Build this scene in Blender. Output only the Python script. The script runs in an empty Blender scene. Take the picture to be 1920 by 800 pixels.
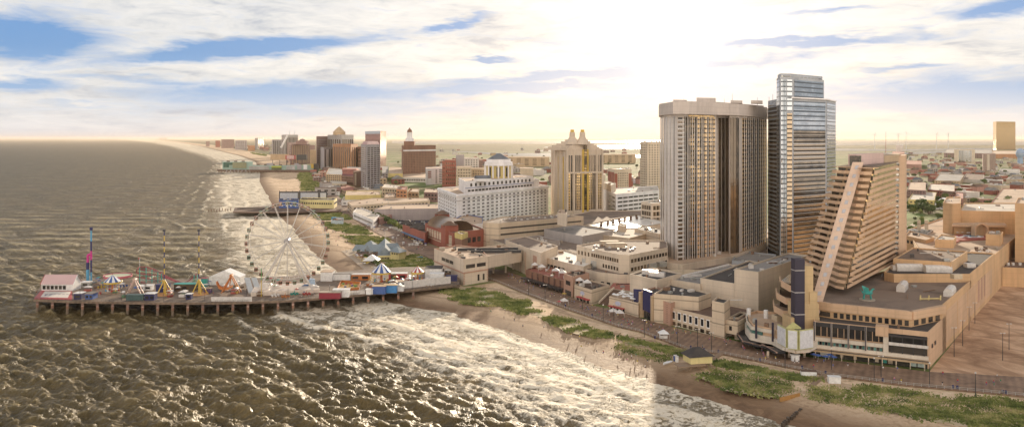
import bpy, math, random
import numpy as np
from mathutils import Vector
random.seed(7); rng = np.random.default_rng(7)
R = math.radians
H = 100.0; F = 1500.0; G = 2.0          # camera height, focal length in photo pixels, land level
SC = bpy.context.scene
COL = SC.collection

def P(x, y, z=G):
    """point of the horizontal plane z seen at photo position x, y"""
    Y = (H - z) * F / (y - 260.0)
    return ((x - 960.0) / F * Y, Y, z)
def D(x, Y): return ((x - 960.0) / F * Y, Y)
def ZH(y, Y): return H - (y - 260.0) * Y / F

# ------------------------------------------------------------------ materials
MATS = {}
def new_mat(name):
    m = bpy.data.materials.new(name); m.use_nodes = True
    nt = m.node_tree; nt.nodes.clear()
    o = nt.nodes.new('ShaderNodeOutputMaterial'); b = nt.nodes.new('ShaderNodeBsdfPrincipled')
    nt.links.new(b.outputs[0], o.inputs[0])
    return m, nt, b
def N(nt, t, **k):
    n = nt.nodes.new(t)
    for a, v in k.items():
        if a.startswith('i_'): n.inputs[a[2:].replace('_', ' ')].default_value = v
        else: setattr(n, a, v)
    return n
def ramp(nt, fac, stops):
    r = nt.nodes.new('ShaderNodeValToRGB'); e = r.color_ramp.elements
    while len(e) < len(stops): e.new(0.5)
    for i, (p, c) in enumerate(stops):
        e[i].position = p; e[i].color = (*c, 1) if len(c) == 3 else c
    nt.links.new(fac, r.inputs[0]); return r
def math_(nt, op, a, b=None, c=None, clamp=False):
    m = nt.nodes.new('ShaderNodeMath'); m.operation = op; m.use_clamp = clamp
    for i, v in enumerate((a, b, c)):
        if v is None: continue
        if isinstance(v, (int, float)): m.inputs[i].default_value = v
        else: nt.links.new(v, m.inputs[i])
    return m.outputs[0]
def mixc(nt, f, a, b, mode='MIX'):
    m = nt.nodes.new('ShaderNodeMix'); m.data_type = 'RGBA'; m.blend_type = mode
    for s, v in ((0, f), (6, a), (7, b)):
        if isinstance(v, (int, float)): m.inputs[s].default_value = v
        elif isinstance(v, tuple): m.inputs[s].default_value = (*v, 1) if len(v) == 3 else v
        else: nt.links.new(v, m.inputs[s])
    return m.outputs[2]
def noise(nt, scale, detail=4, rough=.55, vec=None, dist=0):
    n = nt.nodes.new('ShaderNodeTexNoise'); n.inputs['Scale'].default_value = scale
    n.inputs['Detail'].default_value = detail; n.inputs['Roughness'].default_value = rough
    n.inputs['Distortion'].default_value = dist
    if vec is not None: nt.links.new(vec, n.inputs['Vector'])
    return n.outputs[0]
def geo_pos(nt, sx=1, sy=1, sz=1):
    g = nt.nodes.new('ShaderNodeNewGeometry'); v = nt.nodes.new('ShaderNodeVectorMath'); v.operation = 'MULTIPLY'
    nt.links.new(g.outputs['Position'], v.inputs[0]); v.inputs[1].default_value = (sx, sy, sz)
    return v.outputs[0]

def wall(key, c, rough=.85, var=.16, seam=0):
    """plaster, stone or paint, streaked down the wall and blotched"""
    if key in MATS: return MATS[key]
    m, nt, b = new_mat(key)
    n1 = noise(nt, 1, 5, .6, geo_pos(nt, .06, .06, .03)); n2 = noise(nt, 1, 3, .6, geo_pos(nt, .9, .9, .05))
    s = math_(nt, 'ADD', math_(nt, 'MULTIPLY', n1, .85), math_(nt, 'MULTIPLY', n2, .15))
    lo = tuple(v * (1 - var * 1.2) for v in c); hi = tuple(min(1, v * (1 + var * .7)) for v in c)
    r = ramp(nt, s, [(.3, lo), (.62, hi)])
    col = r.outputs[0]
    # panel joints, storey lines and drip stains
    sp = nt.nodes.new('ShaderNodeSeparateXYZ'); nt.links.new(geo_pos(nt), sp.inputs[0])
    hz_l = math_(nt, 'LESS_THAN', math_(nt, 'FRACT', math_(nt, 'MULTIPLY', sp.outputs[2], .27)), .07)
    vt_l = math_(nt, 'LESS_THAN', math_(nt, 'FRACT', math_(nt, 'ADD', math_(nt, 'MULTIPLY', sp.outputs[0], .13), math_(nt, 'MULTIPLY', sp.outputs[1], .09))), .035)
    ln = math_(nt, 'MULTIPLY', math_(nt, 'MAXIMUM', hz_l, vt_l), .20)
    col = mixc(nt, ln, col, tuple(v * .35 for v in c))
    dr = ramp(nt, noise(nt, 1, 5, .7, geo_pos(nt, .5, .5, .045)), [(.52, (0, 0, 0)), (.72, (1, 1, 1))]).outputs[0]
    col = mixc(nt, math_(nt, 'MULTIPLY', dr, .24), col, tuple(v * .45 for v in c))
    if seam:
        w = N(nt, 'ShaderNodeTexWave', wave_type='BANDS', bands_direction='Z'); w.inputs['Scale'].default_value = .314 / seam
        nt.links.new(geo_pos(nt), w.inputs['Vector'])
        k = math_(nt, 'GREATER_THAN', w.outputs['Fac'], .97)
        col = mixc(nt, k, col, tuple(v * .6 for v in c))
    nt.links.new(col, b.inputs['Base Color']); b.inputs['Roughness'].default_value = rough
    MATS[key] = m; return m
def roofm(key, c, rough=.9, c2=None, gloss_patch=False):
    if key in MATS: return MATS[key]
    m, nt, b = new_mat(key)
    n1 = noise(nt, .05, 6, .65, geo_pos(nt), .6); n2 = noise(nt, .9, 4, .7, geo_pos(nt))
    c2 = c2 or tuple(v * .55 for v in c)
    s = math_(nt, 'ADD', math_(nt, 'MULTIPLY', n1, .7), math_(nt, 'MULTIPLY', n2, .3))
    r = ramp(nt, s, [(.35, c2), (.5, c), (.68, tuple(min(1, v * 1.2) for v in c))])
    nt.links.new(r.outputs[0], b.inputs['Base Color']); b.inputs['Roughness'].default_value = rough
    MATS[key] = m; return m
def glass(key, c, c2=None, metal=.6, rough=.1, floors=0):
    """window glass: every pane object takes its own tone between c and c2"""
    if key in MATS: return MATS[key]
    m, nt, b = new_mat(key)
    oi = nt.nodes.new('ShaderNodeObjectInfo'); c2 = c2 or tuple(v * 2.2 for v in c)
    n = noise(nt, .12, 4, .6, geo_pos(nt, 1, 1, 1.4))
    f = math_(nt, 'ADD', math_(nt, 'MULTIPLY', oi.outputs['Random'], .5), math_(nt, 'MULTIPLY', n, .6))
    r = ramp(nt, f, [(.36, c), (.66, c2)]); col = r.outputs[0]
    if floors:
        w = N(nt, 'ShaderNodeTexWave', wave_type='BANDS', bands_direction='Z'); w.inputs['Scale'].default_value = .314 / floors
        nt.links.new(geo_pos(nt), w.inputs['Vector'])
        k = math_(nt, 'GREATER_THAN', w.outputs['Fac'], .8)
        col = mixc(nt, k, col, tuple(v * .35 for v in c))
    bm = nt.nodes.new('ShaderNodeBump'); bm.inputs['Strength'].default_value = .25; bm.inputs['Distance'].default_value = .5
    nt.links.new(noise(nt, .35, 3, .6, geo_pos(nt)), bm.inputs['Height']); nt.links.new(bm.outputs[0], b.inputs['Normal'])
    nt.links.new(col, b.inputs['Base Color']); b.inputs['Roughness'].default_value = rough; b.inputs['Metallic'].default_value = metal
    MATS[key] = m; return m
def paint(key, c, rough=.5, metal=0, var=.1):
    if key in MATS: return MATS[key]
    m, nt, b = new_mat(key)
    r = ramp(nt, noise(nt, .7, 4, .6, geo_pos(nt)), [(.3, tuple(v * (1 - var * 1.6) for v in c)), (.65, tuple(min(1, v * (1 + var)) for v in c))])
    nt.links.new(r.outputs[0], b.inputs['Base Color']); b.inputs['Roughness'].default_value = rough; b.inputs['Metallic'].default_value = metal
    MATS[key] = m; return m
def glow(key, c, s=4):
    m, nt, b = new_mat(key); b.inputs['Base Color'].default_value = (*c, 1)
    b.inputs['Emission Color'].default_value = (*c, 1); b.inputs['Emission Strength'].default_value = s
    MATS[key] = m; return m

# ------------------------------------------------------------------ mesh building
class MB:
    def __init__(s): s.v = []; s.f = []; s.m = []
    def add(s, vs, fs, m=0):
        o = len(s.v); s.v += [tuple(v) for v in vs]; s.f += [tuple(i + o for i in f) for f in fs]; s.m += [m] * len(fs); return s
    def prism(s, pts, z0, z1, m=0, mt=None, cap=True):
        n = len(pts)
        vs = [(p[0], p[1], z0) for p in pts] + [(p[0], p[1], z1) for p in pts]
        s.add(vs, [(i, (i + 1) % n, n + (i + 1) % n, n + i) for i in range(n)], m)
        if cap:
            s.add([(p[0], p[1], z1) for p in pts], [tuple(range(n))], m if mt is None else mt)
            s.add([(p[0], p[1], z0) for p in pts], [tuple(reversed(range(n)))], m)
        return s
    def box(s, c, d, rz=0, m=0):
        """c = centre of the base, d = full size"""
        ca, sa = math.cos(rz), math.sin(rz); hx, hy = d[0] / 2, d[1] / 2
        pts = [(c[0] + x * ca - y * sa, c[1] + x * sa + y * ca) for x, y in ((-hx, -hy), (hx, -hy), (hx, hy), (-hx, hy))]
        return s.prism(pts, c[2], c[2] + d[2], m)
    def tube(s, a, b, r, r2=None, n=6, m=0):
        a = Vector(a); b = Vector(b); d = (b - a).normalized(); r2 = r if r2 is None else r2
        u = d.orthogonal().normalized(); w = d.cross(u)
        vs = [tuple(p + (u * math.cos(t) + w * math.sin(t)) * q) for p, q in ((a, r), (b, r2)) for t in [2 * math.pi * i / n for i in range(n)]]
        return s.add(vs, [(i, (i + 1) % n, n + (i + 1) % n, n + i) for i in range(n)] + [tuple(reversed(range(n))), tuple(range(n, 2 * n))], m)
    def lathe(s, c, prof, n=16, ms=(0,), ph=0):
        k = len(prof); vs = []
        for i in range(n):
            t = 2 * math.pi * i / n + ph
            vs += [(c[0] + r * math.cos(t), c[1] + r * math.sin(t), c[2] + z) for r, z in prof]
        for i in range(n):
            j = (i + 1) % n
            s.add([vs[i * k + q] for q in range(k)] + [vs[j * k + q] for q in range(k)],
                  [(q, k + q, k + q + 1, q + 1) for q in range(k - 1)], ms[i % len(ms)])
        return s
    def gable(s, a, b, w, z0, z1, over=.4, m=0):
        """ridge roof from a to b (xy of the ridge ends) of full width w"""
        a = Vector(a[:2]); b = Vector(b[:2]); d = (b - a).normalized(); n = Vector((-d.y, d.x)) * (w / 2 + over); a = a - d * over; b = b + d * over
        p = [a + n, a - n, b - n, b + n]
        vs = [(q.x, q.y, z0) for q in p] + [(a.x, a.y, z1), (b.x, b.y, z1)]
        return s.add(vs, [(0, 4, 5, 3), (1, 2, 5, 4), (0, 1, 4), (2, 3, 5), (3, 2, 1, 0)], m)
    def hip(s, pts, z0, z1, sh=.3, m=0):
        c = (sum(p[0] for p in pts) / len(pts), sum(p[1] for p in pts) / len(pts)); n = len(pts)
        q = [(c[0] + (p[0] - c[0]) * sh, c[1] + (p[1] - c[1]) * sh) for p in pts]
        vs = [(p[0], p[1], z0) for p in pts] + [(p[0], p[1], z1) for p in q]
        return s.add(vs, [(i, (i + 1) % n, n + (i + 1) % n, n + i) for i in range(n)] + [tuple(range(n, 2 * n)), tuple(reversed(range(n)))], m)
    def build(s, name, mats, parent=None, smooth=False):
        if not isinstance(mats, (list, tuple)): mats = [mats]
        off = wloc(parent) if parent else Vector((0, 0, 0))
        me = bpy.data.meshes.new(name)
        a = np.array(s.v, dtype=np.float64) - np.array(off)
        me.from_pydata([tuple(r) for r in a.tolist()], [], s.f)
        for m in mats: me.materials.append(m)
        if len(mats) > 1: me.polygons.foreach_set('material_index', s.m)
        if smooth: me.polygons.foreach_set('use_smooth', [True] * len(s.f))
        me.update()
        o = bpy.data.objects.new(name, me); COL.objects.link(o); o.parent = parent
        return o
def wloc(o):
    v = Vector((0, 0, 0))
    while o: v = v + o.location; o = o.parent
    return v
def tag(o, label=None, cat=None, group=None, kind=None):
    if label: o['label'] = label
    if cat: o['category'] = cat
    if group: o['group'] = group
    if kind: o['kind'] = kind
    return o
def thing(name, label, cat, loc, group=None):
    o = bpy.data.objects.new(name, None); COL.objects.link(o); o.location = loc; o.empty_display_size = .5
    return tag(o, label, cat, group)
def dup(root, loc, label=None, group=None, rz=None, sc=None, mats=None):
    r = root.copy(); COL.objects.link(r); r.location = loc
    if label: r['label'] = label
    if group: r['group'] = group
    if rz is not None: r.rotation_euler[2] = rz
    if sc is not None: r.scale = (sc, sc, sc) if isinstance(sc, (int, float)) else sc
    for ch in list(root.children):
        c = ch.copy(); COL.objects.link(c); c.parent = r
        for g in list(ch.children):
            d = g.copy(); COL.objects.link(d); d.parent = c
    return r

# ------------------------------------------------------------------ buildings
UNIT = {}
def unit(mat):
    if mat.name not in UNIT:
        me = bpy.data.meshes.new('pane')
        b = MB().prism([(-.5, -.5), (.5, -.5), (.5, .5), (-.5, .5)], -.5, .5)
        me.from_pydata(b.v, [], b.f); me.materials.append(mat); UNIT[mat.name] = me
    return UNIT[mat.name]
class B: pass
ALLB = []
def ccw(pts):
    a = sum(pts[i][0] * pts[(i + 1) % len(pts)][1] - pts[(i + 1) % len(pts)][0] * pts[i][1] for i in range(len(pts)))
    return list(pts) if a > 0 else list(reversed(pts))
def block(name, label, cat, pts, z1, wm, rm, z0=G - 1, par=.9, group=None, root=None, wname='wall', parm=None):
    """a flat-roofed building (or a wing of root) standing on footprint pts (world xy)"""
    b = B(); b.pts = ccw([(p[0], p[1]) for p in pts]); b.z1 = z1; b.z0 = z0; b.wins = []
    n = len(b.pts); c = (sum(p[0] for p in b.pts) / n, sum(p[1] for p in b.pts) / n)
    b.c = c
    b.root = root or thing(name, label, cat, (c[0], c[1], z0), group)
    mb = MB(); P0 = b.pts
    t = .45
    q = []
    for i in range(n):     # inset polygon for the parapet
        p0, p1, p2 = Vector(P0[i - 1]), Vector(P0[i]), Vector(P0[(i + 1) % n])
        d1 = (p1 - p0).normalized(); d2 = (p2 - p1).normalized()
        n1 = Vector((-d1.y, d1.x)); n2 = Vector((-d2.y, d2.x)); k = n1 + n2
        k = k / max(.3, k.length_squared) * 2 * t
        q.append((p1.x + k.x, p1.y + k.y))
    if par > 0:
        zt = z1 + par
        mb.prism(P0, z0, zt, cap=False)
        vs = [(p[0], p[1], zt) for p in P0] + [(p[0], p[1], zt) for p in q] + [(p[0], p[1], z1 - .1) for p in q]
        mb.add(vs, [(i, (i + 1) % n, n + (i + 1) % n, n + i) for i in range(n)], 1 if parm else 0)
        mb.add(vs, [(n + i, n + (i + 1) % n, 2 * n + (i + 1) % n, 2 * n + i) for i in range(n)], 1 if parm else 0)
    else: mb.prism(P0, z0, z1, cap=False)
    mb.build(wname, [wm, parm] if parm else wm, b.root)
    rb = MB(); rq = q if par > 0 else P0
    rb.add([(p[0], p[1], z1) for p in rq], [tuple(range(n))])
    rb.build('roof', rm, b.root)
    cam = Vector((0, 0)); b.edges = []
    for i in range(n):
        a, e = Vector(P0[i]), Vector(P0[(i + 1) % n]); d = e - a
        if d.length < 1e-3: continue
        nn = Vector((d.y, -d.x)).normalized(); mid = (a + e) / 2
        if nn.dot(cam - mid) > 0:
            b.edges.append((a, e, nn))
    b.edges.sort(key=lambda q: (q[0] + q[1]).x / (q[0] + q[1]).y)
    ALLB.append(b); return b
def pxblock(name, label, cat, px, z, wm, rm, **k):
    return block(name, label, cat, [P(x, y, z)[:2] for x, y in px], z, wm, rm, **k)
def quadtower(L, M, Rr):
    """footprint from left, near and right corners given as (photo x, depth)"""
    a, m, c = Vector(D(*L)), Vector(D(*M)), Vector(D(*Rr))
    return [tuple(a), tuple(m), tuple(c), tuple(a + c - m)]
def edge_dir(e):
    a, c, n = e
    # left-to-right direction seen from outside
    d = c - a
    left = a if (a.x / a.y) < (c.x / c.y) else c; right = c if left is a else a
    return left, right, n
def wins(b, e, cols, rows, mat, u=(0, 1), z=None, w=.6, h=.55, name='window', dep=.16, pat=None, root=None):
    """grid of windows on visible edge e (0 = leftmost): u = range along the wall, z = height range"""
    l, r, n = edge_dir(b.edges[e]); d = r - l; L = d.length; ang = math.atan2(d.y, d.x)
    z0, z1 = z or (b.z0 + 3, b.z1 - 1)
    pat = pat or [(.5, 1.0)]
    cw = L * (u[1] - u[0]) / cols; rh = (z1 - z0) / rows
    for i in range(cols):
        for j in range(rows):
            for (o, s) in pat:
                t = L * u[0] + (i + o) * cw
                p = l + d.normalized() * t + n * (dep * .5 - .06)
                b.wins.append((name, (p.x, p.y, z0 + (j + .5) * rh), ang, (cw * w * s, dep, rh * h), mat))
def strips(b, e, n_, mat, u=(0, 1), z=None, w=.4, dep=.5, name='pilaster'):
    wins(b, e, n_, 1, mat, u, z or (b.z0, b.z1), w, 1.0, name, dep)
def bands(b, e, n_, mat, u=(0, 1), z=None, h=.4, dep=.3, name='window_band'):
    wins(b, e, 1, n_, mat, u, z, 1.0, h, name, dep)
def inpoly(p, poly):
    c = False; j = len(poly) - 1
    for i in range(len(poly)):
        if (poly[i][1] > p[1]) != (poly[j][1] > p[1]) and p[0] < (poly[j][0] - poly[i][0]) * (p[1] - poly[i][1]) / (poly[j][1] - poly[i][1]) + poly[i][0]: c = not c
        j = i
    return c
def clutter(b):
    """plant, vents, hatches and pipe runs on a flat roof"""
    rr = random.Random(int(b.c[0] * 7 + b.c[1])); xs = [p[0] for p in b.pts]; ys = [p[1] for p in b.pts]
    ar = (max(xs) - min(xs)) * (max(ys) - min(ys)); n = int(min(16, max(2, ar / 90)))
    for i in range(n):
        x, y = rr.uniform(min(xs), max(xs)), rr.uniform(min(ys), max(ys))
        sh = [(b.c[0] + (v[0] - b.c[0]) * .82, b.c[1] + (v[1] - b.c[1]) * .82) for v in b.pts]
        if not inpoly((x, y), sh): continue
        if any(o is not b and o.z1 > b.z1 and o.z0 <= b.z1 + 3 and inpoly((x, y), o.pts) for o in ALLB if abs(o.c[0] - x) < 150 and abs(o.c[1] - y) < 250): continue
        k = rr.random(); m = rr.choice(CLM); az = rr.choice((0, .5, 1.1))
        if k < .5: MB().box((x, y, b.z1), (rr.uniform(1.2, 4), rr.uniform(1.2, 2.4), rr.uniform(.8, 2)), az).build('roof_unit', m, b.root)
        elif k < .8: MB().lathe((x, y, b.z1), [(.5, 0), (.5, 1.2), (.8, 1.3), (0, 1.7)], 7).build('roof_vent', m, b.root)
        else: L = rr.uniform(5, 12); MB().tube((x, y, b.z1 + .4), (x + L * math.cos(az), y + L * math.sin(az), b.z1 + .4), .25, n=5).build('roof_pipe', m, b.root)
def flush():
    for b in list(ALLB):
        if b.z1 < 60 and b.c[1] < 1500 and b.pts: clutter(b)
    for b in ALLB:
        byname = {}
        for w in b.wins: byname.setdefault(w[0], []).append(w)
        o3 = wloc(b.root)
        for name, ws in byname.items():
            ws.sort(key=lambda w: -(w[3][0] * w[3][2]) / (w[1][0] ** 2 + w[1][1] ** 2))
            for (nm, p, a, s, mat) in ws[:100]:
                o = bpy.data.objects.new(nm, unit(mat)); COL.objects.link(o); o.parent = b.root
                o.location = Vector(p) - o3; o.rotation_euler[2] = a; o.scale = s
            rest = ws[100:]
            if rest:
                ms = []; mb = MB()
                for (nm, p, a, s, mat) in rest:
                    if mat not in ms: ms.append(mat)
                    mb.box((p[0], p[1], p[2] - s[2] / 2), s, a, ms.index(mat))
                o = mb.build(name, ms, b.root); o['kind'] = 'stuff'
def part_box(b, name, x, y, size, mat, rz=0, z=None):
    """roof unit at photo position x, y on the roof of b"""
    z = b.z1 if z is None else z
    c = P(x, y, z); return MB().box(c, size, rz).build(name, mat, b.root)
EXPO = 0.34
# ------------------------------------------------------------------ palette
W_ = dict(
 cream=wall('cream_stucco', (.62, .50, .37), seam=6), cream2=wall('pale_stucco', (.66, .55, .43)), white=wall('white_stucco', (.84, .81, .80)),
 peach=wall('peach_stucco', (.62, .42, .27)), peach2=wall('orange_stucco', (.64, .42, .235)), tan=wall('tan_panel', (.52, .38, .24)),
 brown=wall('brown_brick', (.25, .13, .085)), red=wall('red_brick', (.34, .11, .075)), pink=wall('pink_stucco', (.48, .29, .21)),
 grey=wall('grey_concrete', (.42, .38, .36)), orange=wall('orange_brick', (.46, .22, .11)), mauve=wall('mauve_brick', (.30, .19, .17)),
 ivory=wall('ivory_concrete', (.68, .62, .57)), stone=wall('warm_stone', (.62, .51, .40)), gold=wall('gold_panel', (.62, .42, .08)), ivory2=wall('warm_ivory_stucco', (.68, .60, .50)), crown=wall('crown_concrete', (.56, .49, .44)), yellow=wall('yellow_stucco', (.62, .50, .20)),
 yel2=wall('yellow_clapboard', (.68, .58, .28)), lil=wall('lilac_grey_wall', (.38, .34, .35)), sea=wall('seafoam_panel', (.33, .46, .40)),
 steel=wall('steel_grey_panel', (.40, .42, .45)), rose=wall('rose_panel', (.50, .27, .22)))
R_ = dict(dark=roofm('dark_roof', (.07, .06, .055)), gravel=roofm('gravel_roof', (.23, .17, .13)), tan=roofm('tan_roof', (.50, .36, .25)),
 pale=roofm('pale_roof', (.60, .53, .44)), grey=roofm('grey_roof', (.28, .26, .24)), slate=roofm('slate_roof', (.16, .17, .19)),
 brown=roofm('brown_roof', (.16, .10, .07)), blue=roofm('blue_grey_metal_roof', (.24, .28, .30)), red=roofm('red_roof', (.36, .13, .09)),
 shiny=roofm('glossy_white_roof', (.78, .74, .68), .28))  # white, glossy roof colour carrying the sun's glare
GL = dict(dark=glass('dark_window', (.03, .03, .035), (.10, .09, .08), .3, .12), gold=glass('gold_reflect_window', (.06, .045, .03), (.98, .68, .33), .85, .1, 3.2),  # dark-to-gold tones put gold reflections into the glass colour
 bronze=glass('bronze_window', (.09, .075, .06), (.50, .40, .29), .75, .12, 3.3), blue=glass('blue_glass', (.30, .34, .38), (.60, .64, .68), .8, .1, 3.6),
 dusk=glass('smoke_glass', (.07, .06, .05), (.26, .20, .14), .7, .1), pink=glass('rose_glass', (.32, .12, .10), (.52, .24, .20), .6, .15, 4),
 teal=glass('teal_pane', (.10, .22, .20), (.20, .36, .32), .3, .2), goldw=glass('gold_mirror_glass', (.40, .26, .10), (.75, .50, .22), .85, .15, 5),
 mirror=glass('gold_reflect_ribbon_glass', (.06, .04, .02), (.95, .70, .36), .8, .1), sky=glass('silver_window', (.18, .18, .18), (.5, .48, .44), .7, .1))  # ribbon glass likewise has golden reflections mixed into its tone
white = paint('white_paint', (.78, .77, .75)); offw = paint('offwhite_metal', (.66, .62, .58), .45)
navy = paint('navy_paint', (.018, .02, .10)); dkmetal = paint('dark_metal', (.04, .04, .045), .4, .3); wood = paint('weathered_wood', (.30, .21, .14), .85)
redp = paint('red_paint', (.42, .06, .06)); bluep = paint('blue_paint', (.05, .11, .32)); skyb = paint('sky_blue_paint', (.08, .30, .48)); tealp = paint('teal_paint', (.03, .30, .26))
yelp = paint('yellow_paint', (.58, .40, .07)); orgp = paint('orange_paint', (.50, .18, .05)); magp = paint('magenta_paint', (.50, .02, .22)); grnp = paint('green_paint', (.08, .35, .10))
CLM = [offw, galv_ := paint('galvanised_unit', (.42, .42, .40), .5, .4), paint('rusty_unit', (.26, .16, .10), .8), paint('dark_unit', (.10, .09, .085), .7)]
conc = paint('concrete', (.40, .34, .27), .9); galv = paint('galvanised_metal', (.52, .52, .50), .4, .5); tealb = paint('turquoise_bronze', (.05, .30, .26), .6)

# ------------------------------------------------------------------ world, sun, camera, haze
SUN_EL, SUN_AZ = 11.5, 11.0      # degrees above the horizon, degrees to the right of the view
def sky_world():
    w = bpy.data.worlds.new('World'); SC.world = w; w.use_nodes = True; nt = w.node_tree; nt.nodes.clear()
    out = nt.nodes.new('ShaderNodeOutputWorld'); bg = nt.nodes.new('ShaderNodeBackground'); bg.inputs[1].default_value = 1
    sk = nt.nodes.new('ShaderNodeTexSky'); sk.sky_type = 'NISHITA'; sk.sun_disc = False
    sk.sun_elevation = R(SUN_EL); sk.sun_rotation = R(SUN_AZ); sk.air_density = 1; sk.dust_density = 1.5
    tc = nt.nodes.new('ShaderNodeTexCoord'); nrm = nt.nodes.new('ShaderNodeVectorMath'); nrm.operation = 'NORMALIZE'
    nt.links.new(tc.outputs['Generated'], nrm.inputs[0])
    sep = nt.nodes.new('ShaderNodeSeparateXYZ'); nt.links.new(nrm.outputs[0], sep.inputs[0])
    x, y, z = sep.outputs
    az = math_(nt, 'ARCTAN2', x, y); el = math_(nt, 'ARCSINE', z)
    # streaky coordinates for cloud texture
    zz = math_(nt, 'ADD', math_(nt, 'ABSOLUTE', z), .10)
    cm = nt.nodes.new('ShaderNodeCombineXYZ')
    nt.links.new(math_(nt, 'DIVIDE', x, zz), cm.inputs[0]); nt.links.new(math_(nt, 'DIVIDE', y, zz), cm.inputs[1])
    v = cm.outputs[0]
    n1 = noise(nt, 1.3, 9, .62, v, .5); n2 = noise(nt, 4.5, 8, .6, v, .3); n3 = noise(nt, .8, 4, .5, v)
    ang = nt.nodes.new('ShaderNodeCombineXYZ'); nt.links.new(az, ang.inputs[0]); nt.links.new(math_(nt, 'MULTIPLY', el, 4.5), ang.inputs[1])
    na = noise(nt, 16, 9, .68, ang.outputs[0], .6)
    wob = math_(nt, 'MULTIPLY', math_(nt, 'SUBTRACT', noise(nt, 11, 4, .6, ang.outputs[0]), .5), .035)
    elw = math_(nt, 'ADD', el, wob)
    blobs = [(60, 68, 125, 36, 0, 1.2), (460, 92, 235, 15, -.12, 1.15), (560, 178, 270, 22, -.02, 1.05), (50, 162, 90, 10, 0, .8), (150, 195, 90, 6, 0, .5),
             (1150, 135, 310, 10, -.07, 1.25), (960, 165, 220, 9, -.03, 1.15), (1480, 80, 180, 9, -.02, 1.15), (1560, 18, 90, 7, .02, .7), (1880, 14, 90, 14, 0, 1.1),
             (1690, 127, 75, 5, 0, .9), (850, 46, 60, 6, -.28, .95), (922, 111, 45, 3.5, 0, .9), (1800, 180, 340, 34, 0, 1.0), (1500, 190, 320, 34, 0, .7), (1100, 200, 200, 14, 0, .55),
             (700, 208, 430, 18, 0, .7), (1730, 60, 50, 9, .1, .45), (1040, 75, 120, 6, .05, .35), (300, 150, 200, 8, 0, .5)]
    tot = None
    for (bx, by, sx, sy, sl, amp) in blobs:
        a0 = math.atan((bx - 960) / F); e0 = math.atan((260 - by) / F * math.cos(a0)); sa = sx / F * math.cos(a0) ** 2; se = sy / F * math.cos(a0)
        da = math_(nt, 'SUBTRACT', az, a0)
        q1 = math_(nt, 'DIVIDE', da, sa)
        e1 = math_(nt, 'ADD', math_(nt, 'SUBTRACT', elw, e0), math_(nt, 'MULTIPLY', da, sl))
        q2 = math_(nt, 'DIVIDE', e1, se)
        s = math_(nt, 'ADD', math_(nt, 'MULTIPLY', q1, q1), math_(nt, 'MULTIPLY', q2, q2))
        g = math_(nt, 'MULTIPLY', math_(nt, 'EXPONENT', math_(nt, 'MULTIPLY', s, -.8)), amp)
        tot = g if tot is None else math_(nt, 'MAXIMUM', tot, g)
    hole = math_(nt, 'ADD', math_(nt, 'MULTIPLY', tot, 1.25), math_(nt, 'MULTIPLY', math_(nt, 'SUBTRACT', na, .5), 1.9))
    up = math_(nt, 'MULTIPLY', math_(nt, 'SUBTRACT', el, .21), 9, clamp=True)     # broken cloud above the frame and behind
    hole = math_(nt, 'ADD', hole, math_(nt, 'MULTIPLY', up, math_(nt, 'MULTIPLY', math_(nt, 'SUBTRACT', n1, .45), 3)))
    mask = ramp(nt, hole, [(.10, (0, 0, 0)), (.50, (.55, .55, .55)), (.95, (1, 1, 1))]).outputs[0]
    shade = math_(nt, 'ADD', math_(nt, 'MULTIPLY', n1, .5), math_(nt, 'MULTIPLY', na, .5))
    cloud = ramp(nt, shade, [(.36, (.34, .37, .44)), (.46, (.55, .55, .56)), (.58, (.72, .69, .66))]).outputs[0]
    bluec = ramp(nt, el, [(.0, (.66, .64, .62)), (.02, (.42, .50, .61)), (.055, (.20, .34, .56)), (.10, (.12, .26, .50)), (.3, (.10, .24, .55))]).outputs[0]
    skc = mixc(nt, mask, cloud, bluec)
    # low veil near the horizon
    veil = math_(nt, 'EXPONENT', math_(nt, 'MULTIPLY', math_(nt, 'ABSOLUTE', el), -40))
    veil = math_(nt, 'MULTIPLY', veil, .9)
    azs = math_(nt, 'EXPONENT', math_(nt, 'MULTIPLY', math_(nt, 'POWER', math_(nt, 'DIVIDE', math_(nt, 'SUBTRACT', az, R(SUN_AZ - 3)), .32), 2), -1))
    vcol = mixc(nt, azs, (.56, .57, .62), (.60, .54, .49))
    skc = mixc(nt, veil, skc, vcol)
    bank = math_(nt, 'MULTIPLY', math_(nt, 'EXPONENT', math_(nt, 'MULTIPLY', math_(nt, 'POWER', math_(nt, 'DIVIDE', math_(nt, 'ADD', el, math_(nt, 'MULTIPLY', wob, .12)), .0065), 2), -1)), .6)
    skc = mixc(nt, bank, skc, (.50, .45, .46))
    # aureole of the sun
    sd = Vector((math.sin(R(SUN_AZ)) * math.cos(R(SUN_EL)), math.cos(R(SUN_AZ)) * math.cos(R(SUN_EL)), math.sin(R(SUN_EL))))
    sdv = Vector((math.sin(R(SUN_AZ)) * math.cos(R(8.2)), math.cos(R(SUN_AZ)) * math.cos(R(8.2)), math.sin(R(8.2))))
    dt = nt.nodes.new('ShaderNodeVectorMath'); dt.operation = 'DOT_PRODUCT'; nt.links.new(nrm.outputs[0], dt.inputs[0]); dt.inputs[1].default_value = sdv
    th = math_(nt, 'ARCCOSINE', math_(nt, 'MINIMUM', dt.outputs['Value'], 1.0))
    g1 = math_(nt, 'MULTIPLY', math_(nt, 'EXPONENT', math_(nt, 'MULTIPLY', math_(nt, 'POWER', math_(nt, 'DIVIDE', th, .035), 2), -1)), 5)
    g2 = math_(nt, 'MULTIPLY', math_(nt, 'EXPONENT', math_(nt, 'MULTIPLY', th, -15)), .55)
    g2 = math_(nt, 'MULTIPLY', g2, math_(nt, 'MULTIPLY_ADD', mask, -.75, 1))
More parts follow.
